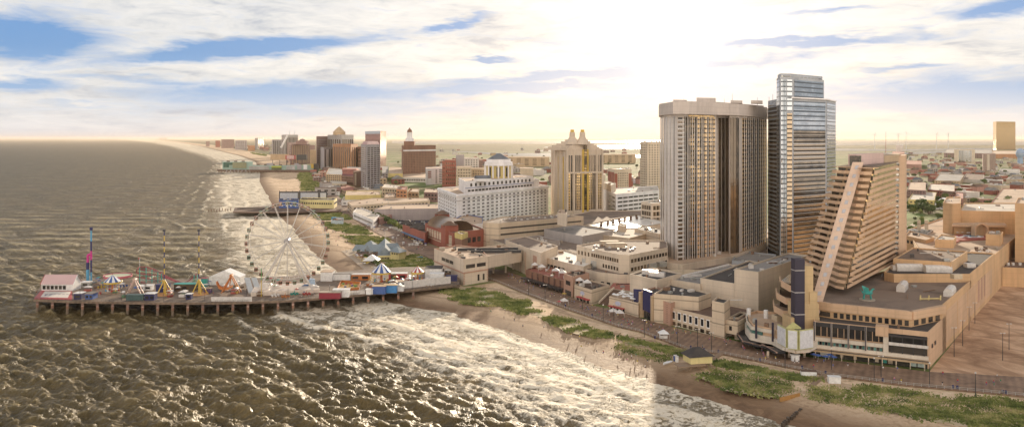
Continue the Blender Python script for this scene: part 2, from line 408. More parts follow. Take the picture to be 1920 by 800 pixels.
    gc = mixc(nt, 1, (1, .93, .82), math_(nt, 'MULTIPLY', math_(nt, 'ADD', g1, g2), .8), 'MULTIPLY')
    sum1 = mixc(nt, 1, skc, gc, 'ADD')
    # unseen sky behind the camera, brightened and warmed as added fill for the facades
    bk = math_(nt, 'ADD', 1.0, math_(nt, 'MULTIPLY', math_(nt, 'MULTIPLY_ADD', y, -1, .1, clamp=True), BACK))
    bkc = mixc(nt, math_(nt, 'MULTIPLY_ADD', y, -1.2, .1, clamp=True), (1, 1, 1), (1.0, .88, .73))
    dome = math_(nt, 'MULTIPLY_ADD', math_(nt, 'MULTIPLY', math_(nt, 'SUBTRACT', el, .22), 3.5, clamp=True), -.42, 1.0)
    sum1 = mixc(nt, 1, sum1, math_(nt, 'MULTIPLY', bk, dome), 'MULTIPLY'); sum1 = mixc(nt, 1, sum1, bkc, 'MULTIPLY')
    nis = mixc(nt, 1, sk.outputs[0], (NIS, NIS, NIS), 'MULTIPLY')
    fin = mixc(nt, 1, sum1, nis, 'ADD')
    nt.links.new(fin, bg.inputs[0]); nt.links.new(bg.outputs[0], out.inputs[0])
    return sd
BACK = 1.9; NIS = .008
sd = sky_world()
sl = bpy.data.lights.new('sun', 'SUN'); sl.energy = 5; sl.angle = R(.6); sl.color = (1, .83, .62)
so = bpy.data.objects.new('sun', sl); COL.objects.link(so); so.rotation_euler = (-sd).to_track_quat('-Z', 'Y').to_euler()
cd = bpy.data.cameras.new('camera'); cam = bpy.data.objects.new('camera', cd); COL.objects.link(cam)
cam.location = (0, 0, H); cam.rotation_euler = (R(90), 0, 0); cd.sensor_width = 36; cd.lens = F / 1920 * 36; cd.shift_y = -140 / 1920
cd.clip_end = 200000; cd.clip_start = 1; SC.camera = cam
SC.view_settings.view_transform = 'Standard'; SC.view_settings.look = 'None'; SC.view_settings.exposure = EXPO if 'EXPO' in globals() else 0.0; SC.view_settings.gamma = 1
hz, nt, _b = new_mat('haze_air'); nt.nodes.clear()
o_ = nt.nodes.new('ShaderNodeOutputMaterial'); pv = nt.nodes.new('ShaderNodeVolumePrincipled')
pv.inputs['Color'].default_value = (1.0, .87, .72, 1); pv.inputs['Density'].default_value = 1.7e-5; pv.inputs['Anisotropy'].default_value = .3
nt.links.new(pv.outputs[0], o_.inputs['Volume'])
o = MB().prism([(-50000, -1500), (50000, -1500), (50000, 60000), (-50000, 60000)], -8, 190).build('haze', hz); o['kind'] = 'stuff'
tag(o, 'pale warm haze lying over the sea and the city', 'haze'); 

# ------------------------------------------------------------------ shoreline, sea, land
SH = [(4200, 1500), (2600, 1050), (2000, 905), (1700, 830), (1560, 797), (1450, 768), (1380, 744), (1300, 724), (1240, 704), (1170, 682), (1100, 655), (1000, 625), (930, 602), (860, 582), (800, 572),
      (740, 560), (690, 535), (650, 507), (612, 480), (585, 455), (560, 430), (535, 405), (520, 385), (505, 362), (492, 340), (492, 325), (482, 303), (450, 292), (420, 285), (380, 275), (340, 268), (300, 263.6), (272, 261.5)]
SHW = np.array([P(x, y, 0)[:2] for x, y in SH])
SHW = np.vstack([SHW, SHW[-1] + (SHW[-1] - SHW[-2]) * 2])
def sdist(X, Y):
    """signed distance to the waterline, positive inland"""
    p = np.stack([X.ravel(), Y.ravel()], 1); best = np.full(len(p), 1e12)
    pg = np.vstack([SHW, [(SHW[-1][0], 9e5), (9e5, 9e5), (9e5, -9e5), (SHW[0][0], -9e5)]]); ins = np.zeros(len(p), bool)
    for i in range(len(pg)):
        a, b = pg[i], pg[(i + 1) % len(pg)]
        if a[1] == b[1]: continue
        c = ((a[1] > p[:, 1]) != (b[1] > p[:, 1])) & (p[:, 0] < (b[0] - a[0]) * (p[:, 1] - a[1]) / (b[1] - a[1]) + a[0])
        ins ^= c
    for i in range(len(SHW) - 1):
        a, b = SHW[i], SHW[i + 1]; d = b - a; t = np.clip(((p - a) @ d) / (d @ d), 0, 1)
        q = a + t[:, None] * d; r = p - q; dist = np.hypot(r[:, 0], r[:, 1])
        best = np.minimum(best, dist)
    return np.where(ins, best, -best).reshape(X.shape)
def vnoise(X, Y, s, seed=0):
    r = np.random.default_rng(seed); T = r.random((256, 256)); x = X / s; y = Y / s
    xi = np.floor(x).astype(int); yi = np.floor(y).astype(int); fx = x - xi; fy = y - yi; fx = fx * fx * (3 - 2 * fx); fy = fy * fy * (3 - 2 * fy)
    g = lambda i, j: T[i % 256, j % 256]
    return (g(xi, yi) * (1 - fx) + g(xi + 1, yi) * fx) * (1 - fy) + (g(xi, yi + 1) * (1 - fx) + g(xi + 1, yi + 1) * fx) * fy
def fan(x0, x1, dx, ys):
    xs = np.arange(x0, x1 + dx, dx); Y = H * F / (np.array(ys) - 260.0)
    XX = (xs[None, :] - 960) / F * Y[:, None]; YY = np.repeat(Y[:, None], len(xs), 1)
    return XX, YY
def gridmesh(name, XX, YY, ZZ, mat, attrs={}, smooth=True, keep=None):
    r, c = XX.shape; me = bpy.data.meshes.new(name)
    co = np.stack([XX, YY, ZZ], -1).reshape(-1, 3)
    idx = np.arange(r * c).reshape(r, c)
    f = np.stack([idx[:-1, :-1], idx[:-1, 1:], idx[1:, 1:], idx[1:, :-1]], -1).reshape(-1, 4)
    if keep is not None:
        kk = keep.reshape(-1); f = f[kk[f].any(1)]
        used = np.zeros(r * c, bool); used[f.ravel()] = True; remap = np.cumsum(used) - 1; f = remap[f]; co = co[used]
        attrs = {k: v.reshape(-1)[used] for k, v in attrs.items()}
    me.vertices.add(len(co)); me.vertices.foreach_set('co', co.ravel()); me.loops.add(f.size); me.loops.foreach_set('vertex_index', f.ravel().astype(np.int32))
    me.polygons.add(len(f)); me.polygons.foreach_set('loop_start', np.arange(0, f.size, 4, dtype=np.int32)); me.polygons.foreach_set('loop_total', np.full(len(f), 4, dtype=np.int32))
    me.polygons.foreach_set('use_smooth', np.full(len(f), smooth)); me.update(calc_edges=True); me.validate()
    for k, v in attrs.items():
        a = me.attributes.new(k, 'FLOAT', 'POINT'); a.data.foreach_set('value', np.asarray(v, dtype=np.float32).ravel())
    me.materials.append(mat); o = bpy.data.objects.new(name, me); COL.objects.link(o); return o

ys = np.concatenate([260 + np.array([.12, .25, .5, .8, 1.2, 1.7, 2.3, 3]), np.arange(264, 300, 1.0), np.arange(300, 880, 1.6), [900, 950, 1050, 1300]])
XX, YY = fan(-420, 2600, 3.2, ys)
sd_ = sdist(XX, YY)
def swell(X, Y, d):
    r = np.random.default_rng(3); Z = np.zeros_like(X)
    step = np.hypot(1, 1) * np.maximum(1.6 * Y * Y / (H * F), 3.2 / F * Y)
    base = math.atan2(.75, .65)            # crests run in towards the beach
    for L, A, nn, spr in ((44, .8, 5, .25), (24, .75, 8, .4), (14, .55, 12, .6), (8, .32, 14, .9), (5, .18, 14, 1.1)):
        fade = np.clip(L / step / 3.0 - .5, 0, 1)
        for i in range(nn):
            th = base + r.normal(0, spr); l = L * r.uniform(.8, 1.25); ph = r.uniform(0, 6.28)
            s = np.sin((X * math.cos(th) + Y * math.sin(th)) * 2 * math.pi / l + ph + 1.2 * vnoise(X, Y, l * 4, i + int(L)))
            s = 1 - 2 * np.abs(s) ** .8 if L <= 24 else s
            Z += fade * A / math.sqrt(nn) * s
    # breakers rolling in, crests parallel to the beach
    off = -d; wob = 14 * vnoise(X, Y, 60, 9) + 6 * vnoise(X, Y, 22, 10)
    ph = (off + wob) / 26.0 * 2 * math.pi; br = np.maximum(0, np.sin(ph)) ** 3
    lim = np.clip(off / 15, 0, 1) * np.clip((190 - off) / 60, 0, 1) * np.clip(vnoise(X, Y, 70, 12) * 2 - .5, 0, 1)
    Z = Z * np.clip(off / 130 + .03, 0, 1) + br * 1.1 * lim
    return Z, br * lim
ZZ, BR = swell(XX, YY, sd_)
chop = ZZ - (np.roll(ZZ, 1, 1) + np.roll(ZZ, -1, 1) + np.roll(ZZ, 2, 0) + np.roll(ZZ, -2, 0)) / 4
m, nt, b = new_mat('sea_water')
def attr(nt, n): a = nt.nodes.new('ShaderNodeAttribute'); a.attribute_name = n; return a.outputs['Fac']
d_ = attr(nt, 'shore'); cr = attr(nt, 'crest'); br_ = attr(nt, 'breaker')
near = math_(nt, 'MULTIPLY_ADD', d_, 1 / 38.0, 2.6, clamp=True)       # 1 at the waterline, 0 at 95 m out
near2 = math_(nt, 'MULTIPLY_ADD', d_, 1 / 210.0, 1.0, clamp=True)
pos = geo_pos(nt, 1, 1, 0)
f1 = noise(nt, .035, 6, .62, pos, 1.0); f2 = noise(nt, .22, 6, .7, pos, 1.6); f3 = noise(nt, 1.1, 4, .65, pos, .8)
tex = math_(nt, 'ADD', math_(nt, 'MULTIPLY', f1, .9), math_(nt, 'ADD', math_(nt, 'MULTIPLY', f2, .95), math_(nt, 'MULTIPLY', f3, .5)))
tex = math_(nt, 'ADD', tex, -.65)
v = math_(nt, 'ADD', tex, math_(nt, 'ADD', math_(nt, 'MULTIPLY', near, .36), math_(nt, 'ADD', math_(nt, 'MULTIPLY', near2, .15), math_(nt, 'MULTIPLY', br_, .26))))
v = math_(nt, 'ADD', v, math_(nt, 'MULTIPLY', cr, .06))
cap = math_(nt, 'MULTIPLY', ramp(nt, noise(nt, .11, 7, .72, geo_pos(nt, .6, 1.5, 0), 1.2), [(.66, (0, 0, 0)), (.74, (1, 1, 1))]).outputs[0], ramp(nt, f1, [(.45, (0, 0, 0)), (.6, (1, 1, 1))]).outputs[0])
foam = math_(nt, 'MAXIMUM', ramp(nt, v, [(.80, (0, 0, 0)), (.98, (1, 1, 1))]).outputs[0], math_(nt, 'MULTIPLY', cap, .8))
wc = ramp(nt, noise(nt, .02, 4, .6, pos, .4), [(.3, (.10, .078, .034)), (.6, (.19, .145, .064)), (.75, (.29, .215, .10))]).outputs[0]
wc = mixc(nt, math_(nt, 'MULTIPLY', math_(nt, 'SUBTRACT', 1.0, noise(nt, .06, 6, .7, geo_pos(nt, 1, .7, 0), 1.0), clamp=True), .85), wc, (.035, .028, .016))
wc = mixc(nt, math_(nt, 'MULTIPLY', math_(nt, 'POWER', near, 1.5), .55), wc, (.40, .30, .17))
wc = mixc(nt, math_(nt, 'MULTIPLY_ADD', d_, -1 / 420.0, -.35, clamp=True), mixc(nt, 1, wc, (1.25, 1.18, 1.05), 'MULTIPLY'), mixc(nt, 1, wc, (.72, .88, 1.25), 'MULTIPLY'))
wc = mixc(nt, math_(nt, 'MULTIPLY', math_(nt, 'ADD', cr, attr(nt, 'height'), clamp=True), .6), wc, (.42, .34, .19))  # crests tinted golden for light through thin water, and for aerated foam
col = mixc(nt, foam, wc, ramp(nt, f2, [(.35, (.55, .43, .26)), (.52, (.80, .71, .56))]).outputs[0])
nt.links.new(col, b.inputs['Base Color'])
nt.links.new(math_(nt, 'MULTIPLY_ADD', foam, .3, .48), b.inputs['Roughness']); b.inputs['IOR'].default_value = 1.33; b.inputs['Specular IOR Level'].default_value = .34
bm = nt.nodes.new('ShaderNodeBump'); bm.inputs['Strength'].default_value = .8; bm.inputs['Distance'].default_value = 1.3
hgt = math_(nt, 'ADD', math_(nt, 'MULTIPLY', noise(nt, .16, 5, .6, geo_pos(nt, 1, 1.0, 0), .5), 1.6), math_(nt, 'MULTIPLY', noise(nt, .7, 4, .6, pos, .3), .28))
hgt = math_(nt, 'ADD', hgt, math_(nt, 'MULTIPLY', foam, .25))
hgt = math_(nt, 'ADD', hgt, math_(nt, 'MULTIPLY', noise(nt, .045, 5, .65, geo_pos(nt, 1, .8, 0), .8), 11))
hgt = math_(nt, 'MULTIPLY', hgt, math_(nt, 'MULTIPLY_ADD', foam, -.75, 1))
nt.links.new(hgt, bm.inputs['Height']); nt.links.new(bm.outputs[0], b.inputs['Normal'])
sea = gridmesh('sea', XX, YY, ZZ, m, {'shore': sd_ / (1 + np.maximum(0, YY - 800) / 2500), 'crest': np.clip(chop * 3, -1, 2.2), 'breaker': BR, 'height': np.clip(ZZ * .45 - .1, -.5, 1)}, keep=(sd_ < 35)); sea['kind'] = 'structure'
# land: one sheet out to the horizon, sloping under the sea
yl = np.concatenate([260 + np.array([.12, .25, .5, .8, 1.2, 1.7, 2.3, 3]), np.arange(264, 300, 1.0), np.arange(300, 880, 2.5), [900, 950, 1050, 1300]])
XL, YL = fan(150, 3000, 5, yl); dl = sdist(XL, YL)
BWN = [(2200, 768), (1920, 744), (1700, 724), (1551, 705), (1360, 666), (1290, 657), (1200, 623), (1160, 614), (1063, 581), (975, 548), (930, 529), (868, 538), (862, 528), (820, 505), (790, 478), (767, 470), (739, 452), (707, 437), (664, 411), (625, 389), (600, 372), (590, 350), (578, 325),
       (560, 305), (520, 293), (470, 284), (400, 272), (330, 265), (285, 261.5)]
BWW = [P(x, y)[:2] for x, y in BWN]
def side_dist(poly, X, Y):
    global SHW
    keep = SHW; SHW = np.array(poly); r = sdist(X, Y); SHW = keep; return r
inl = side_dist(BWW, XL, YL)
beach = 2 + .5 * (vnoise(XL, YL, 9, 3) - .5) * np.clip(dl / 20, 0, 1) * (inl < -3) - 0
berm = .9 * np.clip(1 - np.abs(dl - 24) / 7, 0, 1) * (inl < -4) * (YL < 1200)
ZL = np.clip(dl * .085 + .55, -4, beach) + berm * 0
m, nt, b = new_mat('land_ground')
d_ = attr(nt, 'shore'); il = attr(nt, 'inland'); pos = geo_pos(nt, 1, 1, 0)
n1 = noise(nt, .02, 6, .6, pos, .4); n2 = noise(nt, .5, 5, .7, pos); n3 = noise(nt, .12, 5, .65, pos, 1.2)
dry = ramp(nt, math_(nt, 'ADD', math_(nt, 'MULTIPLY', n1, .35), math_(nt, 'ADD', math_(nt, 'MULTIPLY', n2, .35), math_(nt, 'MULTIPLY', n3, .3))), [(.38, (.32, .21, .125)), (.5, (.68, .50, .33)), (.60, (.80, .63, .45))]).outputs[0]
wet = ramp(nt, n3, [(.35, (.16, .095, .055)), (.65, (.30, .19, .11))]).outputs[0]
trk = N(nt, 'ShaderNodeTexWave', wave_type='BANDS', bands_direction='DIAGONAL'); trk.inputs['Scale'].default_value = .022; trk.inputs['Distortion'].default_value = 9; trk.inputs['Detail'].default_value = 3; trk.inputs['Detail Scale'].default_value = .6; nt.links.new(pos, trk.inputs[0])
dry = mixc(nt, math_(nt, 'MULTIPLY', math_(nt, 'LESS_THAN', trk.outputs['Fac'], .12), .4), dry, (.24, .155, .10))
wetf = math_(nt, 'ADD', math_(nt, 'MULTIPLY', d_, -1 / 22.0), math_(nt, 'MULTIPLY_ADD', n3, 1.2, .3), clamp=True)
sandc = mixc(nt, wetf, dry, wet)
# inland: paved lots, yards and scrub
nA = noise(nt, .0055, 5, .6, pos, .8); nB = noise(nt, .045, 4, .6, pos)
town = ramp(nt, math_(nt, 'ADD', math_(nt, 'MULTIPLY', nA, .55), math_(nt, 'MULTIPLY', nB, .45)), [(.42, (.09, .14, .035)), (.51, (.20, .21, .08)), (.57, (.33, .27, .18)), (.68, (.22, .19, .16))]).outputs[0]
marsh = ramp(nt, noise(nt, .0007, 6, .6, geo_pos(nt, 1, 2.2, 0), .4), [(.4, (.05, .06, .022)), (.52, (.11, .10, .045)), (.62, (.17, .14, .08))]).outputs[0]
gy = nt.nodes.new('ShaderNodeSeparateXYZ'); nt.links.new(pos, gy.inputs[0])
far = math_(nt, 'MULTIPLY_ADD', gy.outputs[1], 1 / 2500.0, -1.7, clamp=True)
town = mixc(nt, far, town, marsh)
col = mixc(nt, math_(nt, 'MULTIPLY_ADD', il, .35, .5, clamp=True), sandc, town)
nt.links.new(col, b.inputs['Base Color']); b.inputs['Specular IOR Level'].default_value = .12
nt.links.new(math_(nt, 'MULTIPLY_ADD', wetf, -.3, .95), b.inputs['Roughness'])
bm = nt.nodes.new('ShaderNodeBump'); bm.inputs['Strength'].default_value = .5; bm.inputs['Distance'].default_value = .6
nt.links.new(n2, bm.inputs['Height']); nt.links.new(bm.outputs[0], b.inputs['Normal'])
land = gridmesh('ground', XL, YL, ZL, m, {'shore': dl, 'inland': inl}, keep=(dl > -60)); land['kind'] = 'structure'
def sheet(name, px, z, mat, kind='structure', hh=None):
    pts = ccw([P(x, y, z)[:2] for x, y in px]); o = MB().add([(p[0], p[1], z) for p in pts], [tuple(range(len(pts)))]).build(name, mat)
    if kind: o['kind'] = kind
    return o
# back bays and inlets
m, nt, b = new_mat('bay_water'); b.inputs['Base Color'].default_value = (.12, .11, .09, 1); b.inputs['Roughness'].default_value = .38; b.inputs['IOR'].default_value = 1.33
bm = nt.nodes.new('ShaderNodeBump'); bm.inputs['Strength'].default_value = .12; nt.links.new(noise(nt, .05, 3, .5, geo_pos(nt)), bm.inputs['Height']); nt.links.new(bm.outputs[0], b.inputs['Normal'])
for q in ([(735, 268.5), (860, 271), (930, 269), (1010, 270), (1100, 268), (1240, 268.5), (1240, 263.2), (735, 263.6)],
          [(822, 283), (880, 286), (950, 292), (1040, 294.5), (1130, 293), (1240, 297), (1240, 291), (1090, 289), (1035, 286.5), (960, 287.5), (870, 284)],
          [(1002, 284), (1045, 285), (1100, 280), (1240, 279), (1240, 272), (1180, 271), (1100, 272.5), (1020, 275), (1030, 279)],
          [(1560, 263.6), (2100, 262.4), (2100, 270), (1900, 272), (1700, 271), (1560, 273)],
          [(1560, 278.5), (1700, 280), (1800, 278), (2100, 277), (2100, 279), (1820, 281), (1700, 283), (1560, 282.5)],
          [(1640, 287), (1700, 285), (1790, 282), (1788, 285), (1720, 289), (1660, 290)]):
    sheet('bay_water', q, G + .3, m)
# boardwalk, roads
def planks(key, c, c2, ang):
    m, nt, b = new_mat(key); w = N(nt, 'ShaderNodeTexWave', wave_type='BANDS', bands_direction='X'); w.inputs['Scale'].default_value = .11; w.inputs['Distortion'].default_value = .0
    mp = nt.nodes.new('ShaderNodeMapping'); mp.inputs['Rotation'].default_value = (0, 0, ang); nt.links.new(geo_pos(nt), mp.inputs[0]); nt.links.new(mp.outputs[0], w.inputs[0])
    nn = noise(nt, .12, 6, .7, geo_pos(nt), .5)
    f = math_(nt, 'ADD', math_(nt, 'MULTIPLY', w.outputs['Fac'], .10), math_(nt, 'MULTIPLY', nn, .95))
    nt.links.new(ramp(nt, f, [(.35, c), (.72, c2)]).outputs[0], b.inputs['Base Color']); b.inputs['Roughness'].default_value = .7
    MATS[key] = m; return m
bw = planks('boardwalk_planks', (.13, .075, .045), (.34, .215, .135), .5)
FAR = [(2200, 716), (1920, 706), (1800, 699), (1740, 696), (1526, 670), (1420, 655), (1400, 643), (1256, 611), (1174, 588), (1109, 571), (1057, 551), (977, 517), (950, 508), (905, 500), (870, 486), (852, 470), (800, 460), (760, 444), (754, 436), (700, 416), (658, 386), (640, 372), (612, 350), (596, 328)]
NEARE = [(2200, 764), (1920, 742), (1700, 722), (1551, 703), (1360, 664), (1290, 655), (1200, 621), (1160, 612), (1063, 579), (975, 546), (930, 527), (905, 520), (860, 505), (820, 490), (790, 477), (767, 470), (739, 452), (707, 437), (664, 411), (625, 389), (600, 372), (590, 350), (580, 328)]
pts = [P(x, y, G + .5)[:2] for x, y in NEARE] + [P(x, y, G + .5)[:2] for x, y in reversed(FAR)]
o = MB().prism(ccw(pts), G - 1, G + .5).build('boardwalk', bw); o['kind'] = 'structure'
def tracked(key, c1, c2, c3):
    m, nt, b = new_mat(key); ps = geo_pos(nt, 1, 1, 0); n_ = noise(nt, .04, 8, .68, ps, .6); col = ramp(nt, n_, [(.38, c1), (.5, c2), (.62, c3)]).outputs[0]
    for sc, rot in ((.03, 'DIAGONAL'), (.02, 'X')):
        w = N(nt, 'ShaderNodeTexWave', wave_type='BANDS', bands_direction=rot); w.inputs['Scale'].default_value = sc; w.inputs['Distortion'].default_value = 7; w.inputs['Detail'].default_value = 3; w.inputs['Detail Scale'].default_value = .5; nt.links.new(ps, w.inputs[0])
        col = mixc(nt, math_(nt, 'MULTIPLY', math_(nt, 'LESS_THAN', w.outputs['Fac'], .1), .35), col, c1)
    nt.links.new(col, b.inputs['Base Color']); b.inputs['Roughness'].default_value = .95; b.inputs['Specular IOR Level'].default_value = .15; return m
asph = roofm('asphalt', (.10, .09, .085), .85); lotsand = tracked('packed_sand', (.30, .18, .11), (.50, .32, .20), (.66, .45, .30)); pathm = roofm('path_paving', (.46, .36, .26)); lawn = roofm('lawn', (.14, .20, .04), .95, (.08, .13, .025))
sheet('sand_lot', [(1740, 699), (1920, 708), (2200, 718), (2200, 520), (1885, 520), (1875, 535)], G + .1, lotsand)
sheet('road', [(1700, 478), (1716, 478), (1790, 400), (1782, 400)], G + .15, asph); sheet('road', [(1690, 440), (1697, 447), (1768, 410), (1763, 406)], G + .16, asph)
sheet('pavement', [(1692, 428), (1700, 432), (1735, 412), (1730, 410)], G + .2, pathm)
sheet('lawn', [(1697, 400), (1697, 411), (1735, 404), (1728, 398)], G + .14, lawn); sheet('lawn', [(1704, 420), (1718, 425), (1755, 414), (1742, 408)], G + .145, lawn)
sheet('lawn', [(727, 345), (750, 348), (860, 350), (850, 337), (800, 334), (735, 338)], G + .14, lawn)
sheet('parking_lot', [(690, 425), (760, 436), (862, 425), (850, 405), (745, 405)], G + .12, asph)
# ================================================================== hotel A: twin-winged casino tower with glass strips and white crown
def hotel_a():
    t = thing('hotel_tower', 'wide white hotel tower with gold glass strips and a projecting white crown', 'hotel', (*D(1340, 620), G))
    fp = [D(1238, 628), D(1247, 584), D(1270, 560), D(1342, 583), D(1346, 600), D(1366, 607), D(1368, 592), D(1386, 598), D(1390, 606), D(1437, 655), D(1438, 690), D(1290, 700)]
    zt = 117
    b = block('', '', '', fp, zt, W_['ivory'], R_['tan'], root=t, par=0)
    o = edge_sorted(b)
    def idx(xa, xb):   # visible edge lying between the two photo columns
        best = min(range(len(b.edges)), key=lambda i: abs(prj(edge_dir(b.edges[i])[0]) - xa) + abs(prj(edge_dir(b.edges[i])[1]) - xb))
        return best
    e1 = idx(1238, 1247); e2 = idx(1247, 1270); e3 = idx(1270, 1342); e5 = idx(1346, 1366); e6 = idx(1368, 1386); e8 = idx(1390, 1437)
    z = (14, zt - 1.5)
    strips(b, e1, 2, GL['dusk'], (.1, .9), z, .35, .3, 'window_strip')
    strips(b, e2, 3, GL['sky'], (.02, .9), z, .16, .3, 'window_strip')
    # balcony column at the corner, then the long facade of glass strips
    wins(b, e3, 1, 34, GL['dusk'], (.01, .13), z, .85, .62, 'balcony_door', .3)
    wins(b, e3, 1, 34, white, (.01, .13), (z[0] - .9, z[1] - .9), .95, .22, 'balcony', 2.0)
    for i, (u0, u1, k) in enumerate([(.17, .27, 2), (.28, .38, 2), (.39, .50, 2), (.51, .64, 2), (.65, .76, 2), (.77, .88, 2), (.89, .99, 2)]):
        strips(b, e3, k, GL['gold'], (u0, u1), z, .8, .3, 'window_strip')
    strips(b, e3, 14, W_['white'], (.16, 1.0), (14, zt), .12, .5, 'pilaster')
    strips(b, e5, 3, GL['dusk'], (0.02, .98), z, .78, .3, 'window_strip')
    strips(b, e6, 3, GL['dusk'], (.04, .96), z, .86, .5, 'window_strip')
    strips(b, e8, 12, GL['gold'], (.03, .98), z, .74, .3, 'window_strip'); strips(b, e8, 12, W_['white'], (.07, 1.02), (14, zt), .14, .5, 'pilaster')
    wins(b, e3, 1, 1, GL['goldw'], (.24, .98), (zt - 1.4, zt - .2), .9, .9, 'sign_band', .5)
    # crown
    ex = lambda x, Y: D(x, Y)
    cr = [ex(1235, 630), ex(1236, 588), ex(1262, 552), ex(1292, 553), ex(1345, 572), ex(1366, 578), ex(1385, 586), ex(1438, 650), ex(1440, 695), ex(1288, 706)]
    MB().prism(ccw(cr), zt, zt + 8.5).build('crown', W_['crown'], t)
    cr2 = [ex(1250, 610), ex(1266, 575), ex(1345, 590), ex(1432, 655), ex(1430, 690), ex(1290, 690)]
    MB().prism(ccw(cr2), zt + 8.5, zt + 10).build('crown_setback', W_['crown'], t)
    for x0, x1, dz in ((1262, 1288, 2.5), (1306, 1342, 4), (1370, 1392, 2), (1408, 1430, 2)):
        q = [D(x0, 605), D(x1, 610), D(x1, 625), D(x0, 620)]; MB().prism(ccw(q), zt + 9.9, zt + 10 + dz).build('roof_block', W_['crown'], t)
    for x, h in ((1373, 8), (1282, 4), (1420, 5), (1358, 4), (1338, 3)):
        p = D(x, 618); MB().tube((*p, zt + 9), (*p, zt + 10 + h), .18, .06).build('antenna', dkmetal, t)
def prj(v): return 960 + v.x / v.y * F
def edge_sorted(b): return b.edges
hotel_a()

# ================================================================== hotel B: blue-grey glass tower
def hotel_b():
    t = thing('glass_tower', 'tallest tower, slim silver blue glass with ribbon floors and a stepped top', 'hotel', (*D(1500, 600), G))
    def vol(px, z1, wm, **k): return block('', '', '', [D(x, Y) for x, Y in px], z1, wm, R_['grey'], root=t, par=k.pop('par', .8), **k)
    a = vol([(1440, 640), (1457, 612), (1470, 640), (1450, 660)], ZH(189, 620), W_['steel'], z0=G)
    bands(a, 0, 36, GL['bronze'], (.04, .96), (10, a.z1 - 1), .62, .35)
    c = vol([(1456, 610), (1463, 594), (1486, 596), (1545, 625), (1545, 660), (1465, 660)], ZH(150, 612), W_['steel'], z0=G)
    strips(c, 0, 2, GL['blue'], (.06, .9), (8, c.z1 - 1), .8, .3, 'window_strip')
    strips(c, 1, 3, GL['blue'], (.04, .5), (8, c.z1 - 1), .8, .35, 'window_strip'); strips(c, 1, 1, GL['bronze'], (.52, .98), (8, c.z1 - 26), .9, .3, 'window_strip')
    strips(c, 1, 1, GL['blue'], (.52, .98), (c.z1 - 24, c.z1 - 1), .9, .3, 'window_strip')
    strips(c, 2, 1, GL['blue'], (.04, .98), (ZH(184, 610), c.z1 - 1), .97, .3, 'window_strip')
    for k, zz in ((0, 10), (1, 10), (1, 50), (2, 110)): pass
    d = vol([(1458, 612), (1464, 598), (1484, 600), (1542, 628), (1540, 650), (1470, 652)], ZH(142, 606), W_['steel'], z0=c.z1, par=1)
    strips(d, 1, 5, GL['sky'], (.03, .97), (d.z0 + 1.2, d.z1 - .6), .8, .2, 'window_strip'); strips(d, 2, 8, GL['sky'], (.03, .97), (d.z0 + 1.2, d.z1 - .6), .8, .2, 'window_strip')
    e = vol([(1486, 596), (1549, 622), (1567, 655), (1500, 665)], ZH(187, 600), W_['steel'], z0=G)
    strips(e, 0, 1, GL['blue'], (.02, .98), (8, e.z1 - 1.2), .99, .16, 'curtain_wall')
    bands(e, 0, 30, GL['bronze'], (.03, .97), (8, 106), .86, .3); bands(e, 0, 10, GL['blue'], (.03, .97), (106, e.z1 - 1), .8, .3)
    bands(e, 1, 48, GL['blue'], (.06, .94), (8, e.z1 - 1), .72, .3)
    bands(e, 0, 30, offw, (0, 1), (8 - 1.6, 106 - 1.6), .05, .45, 'floor_band')
    MB().prism(ccw([D(1484, 592), D(1550, 618), D(1569, 654), D(1498, 668)]), e.z1 + .8, e.z1 + 1.7).build('cornice', W_['white'], t)
    for x, y0, h in ((1462, 142, 2.5), (1466, 142, 2.2), (1541, 150, 3), (1442, 189, 3), (1449, 189, 5)):
        p = D(x, 625); MB().tube((*p, ZH(y0, 606) - 2), (*p, ZH(y0, 606) + h + 1), .15, .1).build('mast', dkmetal, t)
hotel_b()

